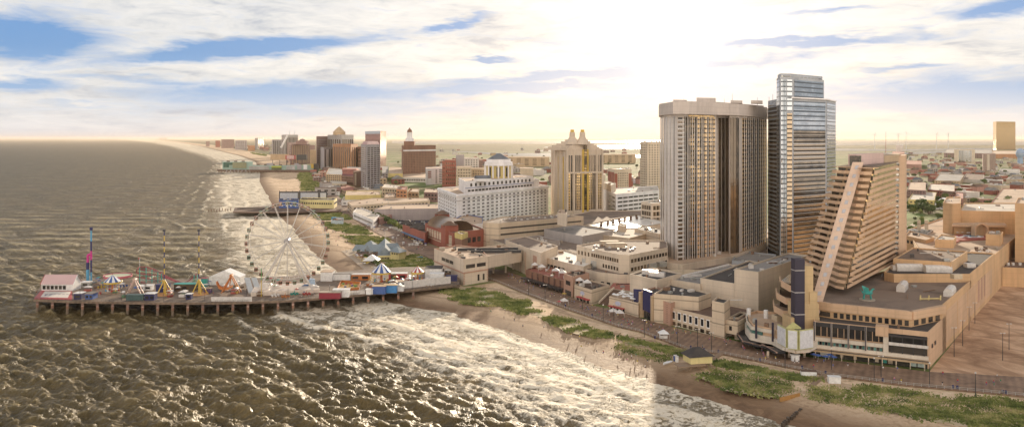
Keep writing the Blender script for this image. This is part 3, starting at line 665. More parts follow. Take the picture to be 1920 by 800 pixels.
# ================================================================== hotel C: stepped terraces with the sloping stair spine
def hotel_c():
    t = thing('terraced_hotel', 'peach terraced hotel whose floors step back beside a sloping spine', 'hotel', (*D(1620, 430), G))
    n = 19; z0, z1 = 27, 86; fh = (z1 - z0) / n
    Rp = Vector(D(1685, 480)); R2 = Vector(D(1692, 500))
    for k in range(n):
        u = k / (n - 1); zz = z0 + k * fh
        L = Vector(D(1507 + 58 * u, 432 - 22 * u)); C = Vector(D(1584 + 52 * u, 388 - 4 * u))
        # glass core, set back, with saw-tooth balcony front
        d = (C - L); nrm = Vector((d.y, -d.x)).normalized(); back = -nrm
        fl = []
        teeth = 4
        for i in range(teeth):
            a = L + d * (i / teeth); b_ = L + d * ((i + .62) / teeth)
            fl += [a + nrm * (1.2 + .5 * (i % 2)), b_ + nrm * (2.4)]
        _f = (Rp - C).normalized(); _n = Vector((_f.y, -_f.x)); body = [L + back * 2.2, C + _f * 2.6 - _n * .35, Rp - _n * .35, L + back * 3 + (Rp - C) * .85]
        MB().prism(ccw([tuple(v) for v in body]), zz, zz + fh).build('storey', W_['tan'], t)
        slab = [tuple(L + back * 3)] + [tuple(v) for v in fl] + [tuple(C + nrm * .6), tuple(C + (Rp - C) * .04 + nrm * .3), tuple(C + (Rp - C) * .04 + back * 3)]
        mb = MB(); mb.prism(slab if True else 0, zz + fh - .35, zz + fh - .05)
        so_ = mb.build('balcony_slab', W_['peach'], t)
        # parapet of the balcony: band following the saw-tooth
        pts = [L + back * 1] + fl + [C + nrm * .6]
        mb = MB()
        for i in range(len(pts) - 1):
            p, q = pts[i], pts[i + 1]; dd = (q - p); ln = dd.length; an = math.atan2(dd.y, dd.x); m = (p + q) / 2
            mb.box((m.x, m.y, zz - .1), (ln + .25, .28, 1.35), an)
        mb.build('balcony_parapet', W_['peach'], t)
        # balcony doors
        an = math.atan2(d.y, d.x)
        for i in range(4):
            c = L + d * ((i + .45) / 4) + back * 2.05
            o = bpy.data.objects.new('balcony_door', unit(GL['dusk'])); COL.objects.link(o); o.parent = t
            o.location = Vector((c.x, c.y, zz + 1.2)) - t.location; o.rotation_euler[2] = an; o.scale = (d.length / 4 * .72, .3, 2.1)
        # long banded face
        f0 = C + (Rp - C) * .03; ff = Rp - f0; an = math.atan2(ff.y, ff.x); nn = Vector((ff.y, -ff.x)).normalized()
        m = (f0 + Rp) / 2 + nn * .12
        MB().box((m.x, m.y, zz - .1), (ff.length, .45, fh * .5), an).build('floor_band', W_['peach'], t)
        cols = 26
        for i in range(cols):
            if i / cols > .93: continue
            c = f0 + ff * ((i + .5) / cols) + nn * .04
            t_wins.append((t, (c.x, c.y, zz + fh * .74), an, (ff.length / cols * .93, .4, fh * .48), GL['mirror'] if k > 3 else GL['bronze']))
        c = Rp - ff.normalized() * 6 + nn * .45
        o = bpy.data.objects.new('bay_window', unit(GL['blue'])); COL.objects.link(o); o.parent = t
        o.location = Vector((c.x, c.y, zz + fh * .6)) - t.location; o.rotation_euler[2] = an; o.scale = (3.2, .9, fh * .6)
    # end pier
    q = [D(1683, 478), D(1697, 486), D(1700, 520), D(1684, 530)]
    zp = ZH(292, 480); pb = MB().prism(ccw(q), G, zp).build('end_pier', W_['peach'], t)
    # roof slab house and the pale sign box
    MB().prism(ccw([D(1600, 400), D(1638, 386), D(1685, 480), D(1655, 505)]), z1 - .1, z1 + .6).build('roof', R_['gravel'], t)
    a, b_ = Vector(D(1604, 400)), Vector(D(1657, 440)); d = b_ - a; nn = Vector((-d.y, d.x)).normalized() * 3.5
    MB().prism(ccw([tuple(a), tuple(b_), tuple(b_ + nn), tuple(a + nn)]), z1 + .5, z1 + 6.2).build('roof_sign_box', wall('pale_rose_board', (.62, .45, .40)), t)
    MB().box((a.x, a.y, z1 + .5), (3.4, 4.6, 5), .9).build('plant_room', GL['dusk'], t)
    MB().prism(ccw([D(1658, 442), D(1685, 479), D(1688, 510), D(1655, 500)]), z1, ZH(291, 460)).build('lift_tower', W_['tan'], t)
    # spine
    top = Vector((*D(1609, 392), 88.5)); bot = Vector((*D(1522, 372), 16)); w = Vector((2.6, -.2, 0)); th = Vector((1.2, 3.0, 0)); 
    vs = [bot - w, bot + w, bot + w + th, bot - w + th, top - w, top + w, top + w + th, top - w + th]
    MB().add(vs, [(0, 1, 5, 4), (1, 2, 6, 5), (2, 3, 7, 6), (3, 0, 4, 7), (4, 5, 6, 7), (3, 2, 1, 0)]).build('spine', wall('rose_beige_stucco', (.58, .43, .33)), t)
    for i in range(17):
        u = (i + .8) / 17.4; c = bot + (top - bot) * u; c.y -= .12
        dv = (top - bot).normalized()
        hw = Vector((.8, -.06, 0)); hv = dv * 1.0
        MB().add([c - hw - hv, c + hw - hv, c + hw + hv, c - hw + hv], [(0, 1, 2, 3)]).build('skylight', paint('skylight_blue', (.42, .42, .45), .2), t)
t_wins = []
hotel_c()
# the long-face windows: 100 nearest as single windows, the rest as one mesh
def flush_c():
    t = t_wins[0][0]; t_wins.sort(key=lambda w: w[1][1] ** 2 + w[1][0] ** 2)
    for (_, p, a, s, mat) in t_wins[:100]:
        o = bpy.data.objects.new('window', unit(mat)); COL.objects.link(o); o.parent = t; o.location = Vector(p) - t.location; o.rotation_euler[2] = a; o.scale = s
    mb = MB(); ms = []
    for (_, p, a, s, mat) in t_wins[100:]:
        if mat not in ms: ms.append(mat)
        mb.box((p[0], p[1], p[2] - s[2] / 2), s, a, ms.index(mat))
    o = mb.build('window', ms, t); o['kind'] = 'stuff'
flush_c()

# ================================================================== casino podium right of the terraced hotel
def W2(px, z): return [P(x, y, z)[:2] for x, y in px]
wl = lambda Y: (176 + .776 * (Y - 339), Y)           # line of the long right wall
t = thing('casino_podium', 'long peach casino podium with a brown gravel deck and a blank right wall', 'casino building', (*wl(380), G))
def pod(pts, z1, wm=W_['peach2'], rm=R_['gravel'], z0=G - 1, par=.8, wn='wall'): return block('', '', '', pts, z1, wm, rm, z0=z0, root=t, par=par, wname=wn)
deckL = [P(1526, 563, 24)[:2], P(1558, 568, 24)[:2], P(1708, 583, 24)[:2], wl(366)]
b1 = pod(deckL + [wl(431), D(1690, 470), D(1560, 430)], 23.2)
b2 = pod([wl(428), wl(505)] + [D(1820, 512), D(1752, 500), P(1680, 492, 27)[:2], P(1658, 512, 27)[:2], P(1676, 516, 27)[:2]], 27, rm=R_['dark'])
b3 = pod([wl(506), wl(700), D(1780, 760), D(1700, 640), D(1725, 520), D(1790, 514)], 26.3, rm=R_['tan'])
b4 = pod(W2([(1675, 487), (1784, 494), (1814, 473), (1711, 466)], 32), 32, z0=26, wn='penthouse_wall')
bands(b1, 0, 1, GL['dark'], (.1, .95), (17.5, 19.8), .9)
wins(b1, 1, 12, 1, GL['dark'], (.02, .99), (17.2, 20), .62, .85)
wins(b1, 2, 4, 1, GL['dark'], (.05, .95), (17.2, 20), .6, .85)
# fascia bulging over the windows
fp = [Vector(p) for p in deckL]; mb = MB()
for i in range(len(fp) - 1):
    a, c = fp[i], fp[i + 1]; d = c - a; m_ = (a + c) / 2; mb.box((m_.x, m_.y - .6, 20.6), (d.length + .5, 2.2, 3.5), math.atan2(d.y, d.x))
mb.build('deck_fascia', W_['peach'], t)
def unit_px(bb, name, x, y, z, size, rz, mat, arch=False):
    c = P(x, y, z); mb = MB()
    if arch:
        n = 8; hw, L, hgt = size[1] / 2, size[0], size[2]; prof = [(-hw, 0), (-hw, hgt * .6), (-hw * .7, hgt * .9), (0, hgt), (hw * .7, hgt * .9), (hw, hgt * .6), (hw, 0)]
        ca, sa = math.cos(rz), math.sin(rz); vs = []
        for s_ in (-L / 2, L / 2):
            vs += [(c[0] + s_ * ca - q * sa, c[1] + s_ * sa + q * ca, z + h_) for q, h_ in prof]
        k = len(prof); mb.add(vs, [(i, i + 1, k + i + 1, k + i) for i in range(k - 1)] + [tuple(reversed(range(k))), tuple(range(k, 2 * k))])
    else: mb.box((c[0], c[1], z), size, rz)
    return mb.build(name, mat, t if bb is None else bb)
unit_px(None, 'duct_housing', 1704, 507, 27, (14, 4, 4), -.05, offw, True); unit_px(None, 'duct_housing', 1758, 510, 27, (14, 4, 4), -.05, offw, True)
unit_px(None, 'duct_housing', 1692, 543, 23.2, (14, 4, 4), 1.0, offw, True); unit_px(None, 'duct_housing', 1781, 552, 23.2, (14, 4, 4), .95, offw, True)
unit_px(None, 'air_unit', 1818, 501, 27, (5, 4, 2.4), 0, offw); unit_px(None, 'air_unit', 1793, 522, 27, (5, 3, 2.4), .2, paint('beige_metal', (.58, .48, .34))); unit_px(None, 'air_unit', 1677, 506, 27, (3, 3, 2.6), 0, offw)
unit_px(None, 'air_unit', 1767, 503, 27, (3, 2, 3), 0, paint('grey_metal', (.3, .3, .32)))
unit_px(None, 'air_unit', 1794, 482, 32, (2.4, 2, 1.6), 0, offw); unit_px(None, 'air_unit', 1751, 475, 32, (1.4, 1.4, 1), 0, offw)
# panels on the blank wall
a, c = Vector(wl(372)), Vector(wl(500)); d = c - a; an = math.atan2(d.y, d.x); nn = Vector((d.y, -d.x)).normalized()
for i in range(5):
    m_ = a + d * ((i + .5) / 5.2) + nn * .05; MB().box((m_.x, m_.y, 5), (d.length / 5.6, .16, 15), an).build('wall_panel', W_['peach'], t)
for i in range(3):
    m_ = a + d * (.62 + i * .07) + nn * .1; MB().box((m_.x, m_.y, 8), (d.length / 32, .2, 12), an).build('wall_panel', W_['pink'], t)
for x in (1848, 1874, 1882):
    k = P(x, 470, 26.3); 
for i in range(12):
    k = P(1828 + random.uniform(0, 40), 466 + random.uniform(0, 14), 26.3); MB().box(k, (random.uniform(1, 2.6), 1.6, random.uniform(.8, 1.8)), random.uniform(0, 3)).build('roof_vent', [offw, conc, R_['brown']][i % 3], t)
# turquoise griffin-like sculpture is kept as a plain winged roof ornament
s = thing('roof_sculpture', 'turquoise metal sculpture on a round base on the brown gravel deck', 'sculpture', P(1626, 562, 23.2))
c = Vector(s.location); MB().lathe(c, [(0, 0), (3.6, 0), (3.6, .5), (0, .5)], 16).build('base', conc, s)
mb = MB()
for dx, dy in ((-1.8, -.6), (-1.6, .7), (1.7, -.6), (1.9, .6)): mb.tube(c + Vector((dx, dy, .5)), c + Vector((dx * .8, dy * .6, 3)), .3, .35)
mb.lathe(c + Vector((0, 0, 0)), [(.1, 2.6), (2.3, 3.0), (2.6, 3.7), (1.6, 4.3), (.1, 4.4)], 8)
mb.tube(c + Vector((1.8, 0, 4)), c + Vector((2.8, 0, 5.4)), .6, .4); mb.tube(c + Vector((2.6, 0, 5.3)), c + Vector((3.6, 0, 5.1)), .45, .15)
for s_ in (-1, 1): mb.add([c + Vector((.6, s_ * .6, 4.2)), c + Vector((-1.4, s_ * .8, 4.1)), c + Vector((-1.8, s_ * 2.0, 6.6)), c + Vector((0, s_ * 1.5, 6.0))], [(0, 1, 2, 3)])
mb.tube(c + Vector((-2.2, 0, 3.8)), c + Vector((-3.4, 0, 5.4)), .22, .1)
mb.build('figure', tealb, s)
s = thing('fallen_sign_frame', 'pale yellow metal frame lying on the gravel deck near the right edge', 'frame', P(1745, 562, 23.2)); c = Vector(s.location)
mb = MB().tube(c + Vector((-5, 0, .5)), c + Vector((5, .6, .6)), .4); 
for q in (-5, -1, 4.6): mb.tube(c + Vector((q, 0, 0)), c + Vector((q + .3, .2, 2.2)), .4, .3)
mb.build('frame', paint('pale_yellow_paint', (.60, .48, .22)), s)

# terraced front of the casino on the boardwalk
t = thing('boardwalk_casino', 'three storey cream casino front with dark fins, teal panes and black roof', 'casino building', (*D(1640, 350), G))
fa, fb = Vector(D(1526, 362)), Vector(D(1741, 341))
bk = [wl(341), wl(372)]
b = block('', '', '', [tuple(fa), tuple(fb), wl(342), wl(373), D(1640, 372), D(1530, 384)], 17, W_['peach'], R_['dark'], root=t, par=.7)
d = fb - fa; u_ = d.normalized(); nn = Vector((u_.y, -u_.x)); an = math.atan2(d.y, d.x); Ln = d.length
def fbox(name, u0, u1, z0, z1, out, mat, dep=.3):
    m_ = fa + d * ((u0 + u1) / 2) + nn * (out - dep / 2); return MB().box((m_.x, m_.y, z0), (Ln * (u1 - u0), dep, z1 - z0), an).build(name, mat, t)
fbox('loggia_recess', .01, .99, 11.3, 15.6, .06, GL['dark'], .2)
fbox('roof_edge', -.005, .66, 15.7, 17.4, 1.0, W_['dark_trim'] if 'dark_trim' in W_ else dkmetal, 1.4)
fbox('loggia_roof', .67, .99, 14.6, 15.1, 2.2, dkmetal, 2.4)
fbox('terrace_parapet', -.01, .62, 9.2, 10.9, 1.4, W_['ivory2'], .4)
fbox('terrace_parapet', .66, 1.0, 10.9, 12.1, 2.0, W_['ivory2'], .4)
fbox('wall_band', -.01, 1.0, 6.0, 7.6, 1.8, W_['ivory2'], .8)
fbox('wall_band', .62, .665, 6, 15.6, 1.9, W_['ivory2'], 1.9)
fbox('storey_recess', .66, .99, 7.6, 10.6, .5, GL['dark'], .3)
for i in range(4):
    u0 = .015 + i * .153
    for j in range(5):
        fbox('window', u0 + .012 + j * .026, u0 + .034 + j * .026, 7.4, 9.0, 1.35, GL['teal'] if j % 2 == 0 else GL['dark'], .3)
    fbox('fin', u0 - .012, u0 + .002, 6.6, 17.5, 2.2, W_['ivory2'], 2.0); fbox('fin_stripe', u0 - .009, u0 - .001, 7.4, 17.9, 2.5, wall('deep_purple_panel', (.022, .017, .040), .5), .3)
    for j in range(2): fbox('loggia_post', u0 + .05 + j * .055, u0 + .055 + j * .055, 11, 15.6, 1.1, W_['peach'], .5)
for i in range(7): fbox('terrace_rail_panel', .668 + i * .047, .668 + i * .047 + .043, 11, 12.3, 2.4, offw, .12)
for i in range(4): fbox('loggia_post', .69 + i * .09, .697 + i * .09, 7.6, 15, 1.9, dkmetal, .3)
fbox('canopy', -.03, 1.0, 4.9, 5.9, 4.2, W_['tan'], 4.2); fbox('canopy_edge', -.035, 1.005, 5.9, 6.15, 4.6, dkmetal, .5)
fbox('shopfront', .0, .99, G, 4.9, .5, GL['dark'], .4)
for i, (u0, u1, mt) in enumerate(((.06, .15, white), (.17, .2, W_['tan']), (.24, .27, W_['cream']), (.36, .39, W_['tan']), (.55, .58, W_['cream2']), (.62, .65, tealp), (.66, .70, W_['cream']), (.85, .90, paint('pale_door', (.5, .6, .58))), (.91, .97, paint('pale_door', (.5, .6, .58))))):
    fbox('shop_panel', u0, u1, G + .6, 4.6, .8, mt, .25)
for i in range(9): fbox('canopy_post', .02 + i * .118, .028 + i * .118, G, 5, 4.0, W_['cream'], .7)
mb = MB(); 
e0 = fa + d * .61 + nn * 1.0; MB().box((e0.x, e0.y, 14.6), (5, 5, 4.2), an).build('stair_head', W_['peach'], t)
for i in range(2):
    c_ = Vector(wl(347 + i * 5)) + Vector((.9, -.7)) * .15; MB().box((c_.x, c_.y, 9.6), (2.5, .2, 1.6), math.atan2(.776 ** -1, 1)).build('wall_vent', dkmetal, t)

# round marquee wing at the left
t = thing('marquee_building', 'cream curved casino entrance with three blank billboards framed in yellow', 'casino building', (*D(1460, 372), G))
arc = [D(1402, 400), D(1404, 385), D(1412, 374), D(1430, 370), D(1452, 366), D(1472, 356), D(1492, 352), D(1512, 353), D(1526, 360)]
b = block('', '', '', arc + [D(1530, 392), D(1470, 400), D(1420, 405)], 12, W_['peach'], R_['tan'], z0=5.6, root=t, par=1.2)
mb = MB()
av = [Vector(p) for p in arc]
def rib(name, i0, i1, z0, z1, out, mat, th=.5):
    mb = MB(); q = av[i0:i1 + 1]
    for i in range(len(q) - 1):
        dd = q[i + 1] - q[i]; n2 = Vector((dd.y, -dd.x)).normalized(); m_ = (q[i] + q[i + 1]) / 2 + n2 * out
        mb.box((m_.x, m_.y, z0), (dd.length + out * .9 + .1, th, z1 - z0), math.atan2(dd.y, dd.x))
    return mb.build(name, mat, t)
rib('wall_band', 0, 8, 6.2, 9.4, .9, W_['ivory2'], 1.4); rib('wall_band', 0, 4, 11.0, 12.6, .8, W_['ivory2'], .5)
rib('window_band', 0, 3, 9.4, 11, .5, GL['teal'], .4); rib('canopy', 0, 5, 4.9, 5.9, 3.2, dkmetal, 4.5); rib('canopy_edge', 0, 5, 5.5, 6.0, 5.0, wall('rose_trim', (.42, .27, .2)), .5)
for i, (x0, x1, Y0, Y1) in enumerate(((1459, 1475, 361, 352.5), (1477, 1496, 351.5, 349.5), (1498, 1524, 349.5, 353))):
    a, c = Vector(D(x0, Y0 - 1.5)), Vector(D(x1, Y1 - 1.5)); dd = c - a; an2 = math.atan2(dd.y, dd.x); m_ = (a + c) / 2
    f_ = MB().box((m_.x, m_.y, 8.2), (dd.length + .1, .6, 8.6), an2).build('billboard_frame', paint('neon_yellow_frame', (.46, .45, .20)), t)
    n2 = Vector((dd.y, -dd.x)).normalized(); m_ += n2 * .35
    MB().box((m_.x, m_.y, 8.6), (dd.length - .5, .35, 7.8), an2).build('billboard_panel', paint('blank_billboard', (.66, .66, .68)), f_)
m_ = D(1486, 351); MB().prism(ccw([(m_[0] - 3.2, m_[1] - 1.5), (m_[0] + 3.2, m_[1] - 1.5), (m_[0] + 3.2, m_[1] - .9), (m_[0] - 3.2, m_[1] - .9)]), 17, 17.6).add([(m_[0] - 3.2, m_[1] - 1.3, 17.6), (m_[0] + 3.2, m_[1] - 1.3, 17.6), (m_[0], m_[1] - 1.3, 20), (m_[0] - 3.2, m_[1] - .9, 17.6), (m_[0] + 3.2, m_[1] - .9, 17.6), (m_[0], m_[1] - .9, 20)], [(0, 1, 2), (3, 5, 4), (0, 2, 5, 3), (1, 4, 5, 2)]).build('crest', paint('neon_yellow_frame', (.6, .6, .2)), t)
for x, Y in ((1416, 371), (1447, 365)):
    p = D(x, Y); MB().box((p[0], p[1] - 1.4, 8), (.8, .8, 8.5)).build('fin', wall('deep_purple_panel', (.022, .017, .040), .5), t)
p = D(1500, 372); MB().lathe((*D(1491, 352), G), [(1.8, 0), (1.8, 2.6), (2.1, 2.8), (2.1, 3.2), (0, 3.2)], 14, (0,)).build('ticket_kiosk', [white], t)
MB().prism(ccw([D(1412, 386), D(1470, 372), D(1524, 372), D(1524, 390), D(1420, 398)]), G - 1, 5.6).build('ground_storey', W_['tan'], t)
for i in range(7):
    p = D(1418 + i * 15, 377 - i * 1.2); MB().box((p[0], p[1] - 3.2, G), (3, .3, 3.2), -.1).build('shop_window', GL['dark'], t)
for x in (1440, 1480, 1508): p = D(x, 358); MB().tube((*p, G), (*p, 5), .6, n=10).build('column', W_['cream'], t)
for x, y, h_ in ((1398, 585, 0), (1430, 588, 0)):
    c_ = P(x + 6, y + 8, 12); MB().lathe(c_, [(0, 0), (1.1, 0), (1.1, 4), (0, 4)], 10).build('roof_tank', white, t)
c_ = P(1464, 600, 12); MB().box(c_, (7, 5, 2.6), .2).build('air_unit', paint('beige_metal', (.58, .48, .34)), t)

# pylon sign
t = thing('pylon_tower', 'tall dark purple sign fin backed by a stepped tan art deco pier', 'pylon', (*D(1500, 368), G))
p = D(1496, 366)
MB().box((p[0], p[1], 5), (4.6, 4.2, ZH(484, 366) - 5), .1).build('sign_fin', wall('deep_purple_panel', (.022, .017, .040), .5), t)
for i, (dx, w_, zt) in enumerate(((4.2, 5, ZH(497, 368)), (6.6, 3.6, ZH(545, 368)), (3.6, 11, ZH(567, 368)), (2.6, 13.5, ZH(592, 368)))):
    MB().box((p[0] + dx, p[1] + 2.6 + i * .3, 5), (w_, 6 + i * 1.1, zt - 5), .1).build('pier', W_['gold_tan'] if 'gold_tan' in W_ else wall('gold_tan_stone', (.55, .40, .22)), t)
for k in range(3):
    MB().box((p[0], p[1], 20 + k * 10), (4.9, 4.5, .25), .1).build('sign_stripe', offw, t)
# angular balconies left of the pylon
t = thing('angular_terraces', 'stack of angular peach balconies behind the dark purple pylon', 'balconies', (*D(1470, 400), G))
MB().prism(ccw([D(1462, 398), D(1530, 380), D(1540, 410), D(1480, 420)]), 11.5, 29).build('core', GL['dusk'], t)
for k, (x0, zt) in enumerate(((1462, 29.5), (1455, 24.2), (1450, 19))):
    pts_ = [D(x0, 410 - k * 4), D(x0 + 2, 398 - k * 5), D(x0 + 19, 384 - k * 4), D(1500, 379 - k * 2), D(1520, 378)]
    v_ = [Vector(q) for q in pts_]
    MB().prism(ccw(pts_ + [D(1520, 400), D(1480, 412)]), zt - 2.6, zt - 2.2).build('balcony_slab', R_['tan'], t)
    mb = MB()
    for i in range(len(v_) - 1):
        dd = v_[i + 1] - v_[i]; m_ = (v_[i] + v_[i + 1]) / 2; mb.box((m_.x, m_.y, zt - 2.8), (dd.length + .3, .4, 3), math.atan2(dd.y, dd.x))
    mb.build('balcony_parapet', W_['peach'], t)

# ================================================================== big white hall and its low wings
hall = thing('events_hall', 'large blank cream hall with flat grey roof beside the purple pylon', 'hall', (*D(1400, 430), G))
b = block('', '', '', W2([(1377, 507), (1422, 512.5), (1516, 481), (1479, 476)], 29), 29, W_['cream2'], R_['grey'], root=hall)
for i in range(10): k = P(1440 + i * 4 + random.uniform(-2, 2), 494 - i * .9 + random.uniform(-3, 3), 29); MB().box(k, (2, 1.4, .7), .6).build('roof_vent', [offw, R_['brown']][i % 2], hall)
k = P(1408, 503, 29); MB().box(k, (2.4, 2, 2)).build('air_unit', offw, hall)
block('', '', '', W2([(1313.2, 524), (1376.8, 534), (1462, 504), (1405, 490)], 21), 21, W_['cream2'], R_['dark'], root=hall)
block('', '', '', W2([(1258, 526), (1313, 535), (1400, 505), (1366, 496)], 18), 18, W_['cream2'], R_['grey'], root=hall)
for i in range(6): k = P(1276 + i * 7, 521 - i * .8, 18); MB().box(k, (2.6, 1.8, 1), .3).build('roof_vent', offw, hall)
a = P(1262, 522, 18.4); c = P(1366, 497, 18.4); MB().tube(a, c, .9, n=8).build('roof_duct', offw, hall)
arc_ = pxblock('arcade_building', 'low cream building with seven tall arched windows facing the boardwalk', 'building', [(1256, 578.5), (1336, 598), (1385, 598), (1413, 582), (1368, 573), (1290, 562)], 10.3, W_['cream'], R_['brown'])
e = 0
wins(arc_, 0, 7, 1, GL['dark'], (.03, .97), (5.6, 9.2), .42, .95); wins(arc_, 0, 7, 1, W_['white'], (.03, .97), (5.2, 9.6), .56, 1, 'window_frame', .12)
wins(arc_, 0, 7, 1, GL['dusk'], (.03, .97), (G + .3, 4.2), .62, .95, 'shop_window')
tw = block('', '', '', [D(1335, 397), D(1358, 391), D(1369, 402), D(1345, 408)], 18.8, W_['cream'], R_['dark'], root=arc_.root, wname='corner_tower')
wg = block('', '', '', [D(1358, 394), D(1383, 389), D(1413, 406), D(1388, 412)], 10.3, W_['cream'], R_['brown'], root=arc_.root, z0=4.6)
for q in ((1380, 392), (1383, 391), (1410, 407), (1397, 399)): p = D(*q); MB().box((p[0], p[1], G), (1.2, 1.2, 2.8)).build('column', W_['cream'], arc_.root)
MB().prism(ccw([D(1362, 400), D(1384, 396), D(1405, 408), D(1385, 411)]), G, 4.6).build('undercroft', W_['brown'], arc_.root)
wins(wg, 0, 1, 1, GL['dark'], (.35, .6), (6.2, 8.6), .8, .9)
sb = pxblock('brick_annex', 'pink brick corner block with dark sunken roof beside the navy entrance panel', 'building', [(1234, 563), (1257, 571), (1280, 563), (1257, 557)], 13.2, W_['pink'], R_['gravel'], parm=W_['cream'])
wins(sb, 0, 2, 9, W_['brown'], (.02, .98), (3, 13), .12, .35, 'quoin')
gb = pxblock('entrance_hall', 'cream hall with black flat roof behind the navy entrance panel', 'building', [(1226, 553), (1310, 559.5), (1333, 551.5), (1257, 534)], 16.6, W_['cream'], R_['dark'])
tb = pxblock('casino_entrance', 'pink stucco entrance with a tall navy blue panel over glass doors', 'building', [(1203, 547), (1229, 557), (1256, 549), (1230, 540)], 15.4, W_['pink'], R_['dark'])
wins(tb, 0, 1, 1, navy, (.22, .78), (6.4, 17.8), 1, 1, 'navy_panel', 1.2); wins(tb, 0, 4, 1, GL['dark'], (.24, .76), (G, 6.0), .8, .95, 'glass_door', .8)
wins(tb, 0, 1, 1, W_['tan'], (.02, .2), (G, 15.9), .7, 1, 'pilaster', 2.2); wins(tb, 0, 1, 1, W_['tan'], (.8, .98), (G, 15.9), .7, 1, 'pilaster', 1.6)
p = D(1198, 446); mb = MB().box((p[0], p[1], 8), (6, .8, ZH(542, 446) - 8), -.35).build('side_panel', navy, tb.root)
k = Vector(P(1207, 548, 15.4)); MB().lathe((k.x, k.y - 1, 16), [(0, 0), (.35, .1), (.4, .5), (0, .9)], 8).build('lamp', glow('warm_lamp', (1, .62, .35), 6), tb.root)
fb_ = pxblock('plant_block', 'cream block with dark sunken roof holding two long pale air units', 'building', [(1181, 516), (1232, 527), (1278, 514.5), (1223, 503.5)], 19.8, W_['cream2'], R_['dark'])
for x, y in ((1219, 514), (1232, 518)): part_box(fb_, 'air_unit', x, y, (9, 3.4, 2.6), offw, -.45)
rb = pxblock('parasol_restaurant', 'low cream restaurant crowded with white parasols on its roof', 'restaurant', [(1142, 558), (1174, 565), (1197, 571), (1207, 558), (1166, 549)], 9, W_['cream'], R_['tan'])
def oval(bb, e, u, z, w_, h_, mat, name='oval_sign', frame=None):
    l, r, n = edge_dir(bb.edges[e]); d_2 = (r - l); c_ = l + d_2 * u + n * .25; uu = d_2.normalized(); vs = []
    for q in (0, .15):
        for i in range(16):
            a_ = 2 * math.pi * i / 16; pp = c_ + uu * math.cos(a_) * w_ + n * q; vs.append((pp.x, pp.y, z + math.sin(a_) * h_))
    MB().add(vs, [tuple(range(16)), tuple(range(16, 32))] + [(i, (i + 1) % 16, 16 + (i + 1) % 16, 16 + i) for i in range(16)]).build(name, mat, bb.root)
lilac = paint('lilac_sign', (.50, .52, .64))
oval(rb, 0, .55, 7, 2.2, 1.3, lilac)
wins(rb, 0, 5, 1, GL['dark'], (.05, .95), (G, 4.6), .6, .9, 'shop_window'); wins(rb, 0, 4, 1, redp, (.05, .95), (4.6, 5.2), .8, .8, 'awning', 2.2)
vb = pxblock('corner_restaurant', 'cream corner restaurant with a lilac oval sign and red awnings', 'restaurant', [(1077, 536), (1109, 546), (1143, 536), (1108, 527)], 10, W_['cream'], R_['brown'])
oval(vb, 0, .5, 7.3, 2.4, 1.3, lilac); wins(vb, 0, 4, 1, GL['dark'], (.1, .9), (G, 4.6), .6, .9, 'shop_window'); wins(vb, 0, 3, 1, redp, (.25, .95), (4.5, 5.1), .8, .8, 'awning', 2.4)
wb = pxblock('brown_pavilion', 'square brown stucco pavilion with cluttered dark roof', 'building', [(1057, 515), (1074, 521), (1105, 514), (1086, 508)], 14, W_['pink'], R_['brown'])
wins(wb, 0, 1, 1, GL['dark'], (.2, .8), (8.5, 11.5), .8, .9); wins(wb, 0, 1, 1, GL['dark'], (.1, .9), (G, 5.5), .8, .9, 'doorway'); wins(wb, 1, 3, 1, GL['dark'], (.1, .9), (9, 11.5), .6, .9)
for i in range(9): part_box(wb, 'roof_clutter', 1068 + random.uniform(0, 28), 513.5 + random.uniform(-3, 3), (2.2, 1.5, 1), [R_['brown'], R_['dark'], conc][i % 3], random.random())
xb = pxblock('brick_arcade', 'long brown brick shopping arcade with dark piers along the boardwalk', 'arcade', [(986, 507.5), (1057, 528), (1092, 516), (1017, 498)], 9.5, W_['brown'], R_['red'])
strips(xb, 0, 6, W_['tan_dark'] if 'tan_dark' in W_ else wall('dark_pier', (.12, .06, .05)), (.12, 1), (5, 9.8), .12, .7, 'pier'); bands(xb, 0, 1, dkmetal, (0, 1), (4.6, 5.4), 1, 4, 'canopy'); wins(xb, 0, 10, 1, GL['dark'], (.02, .98), (G, 4.5), .8, .95, 'shopfront', .4)
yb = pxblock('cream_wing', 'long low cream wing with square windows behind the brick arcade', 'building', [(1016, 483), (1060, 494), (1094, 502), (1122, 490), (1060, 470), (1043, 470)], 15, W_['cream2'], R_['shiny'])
wins(yb, 0, 6, 1, GL['dark'], (.05, .98), (9.6, 12), .8, .85); 
zb = pxblock('octagon_block', 'cream office block with chamfered corner and rows of square windows', 'building', [(1081, 462), (1161, 479), (1180, 480), (1252, 466), (1250, 452), (1142, 451.5)], 24.7, W_['cream2'], R_['gravel'])
wins(zb, 0, 12, 1, GL['dusk'], (.36, .99), (20, 22.6), .7, .9); wins(zb, 0, 6, 1, GL['dusk'], (.62, .99), (14.6, 17.2), .6, .9); wins(zb, 0, 4, 1, GL['dusk'], (.02, .34), (19.6, 22.6), .4, .9)
wins(zb, 2, 12, 1, GL['dusk'], (.03, .99), (20, 22.6), .7, .9); wins(zb, 2, 12, 1, GL['dusk'], (.03, .99), (14.6, 17.2), .7, .9)
for x, y in ((1098, 494), (1115, 499)): k = P(x, y, 14); MB().box(k, (4, 4, 3.6), .2).build('air_unit', galv, zb.root)
for x in (1205, 1222, 1240): k = P(x, 503 - (x - 1205) * .12, 14); MB().box((k[0], k[1] - 1, 14), (6, 4, 3.2), .5).build('air_unit', galv, zb.root)
for x, y in ((1142, 459), (1154, 463)): part_box(zb, 'air_unit', x, y, (13, 6, 3), W_['cream'], .1)
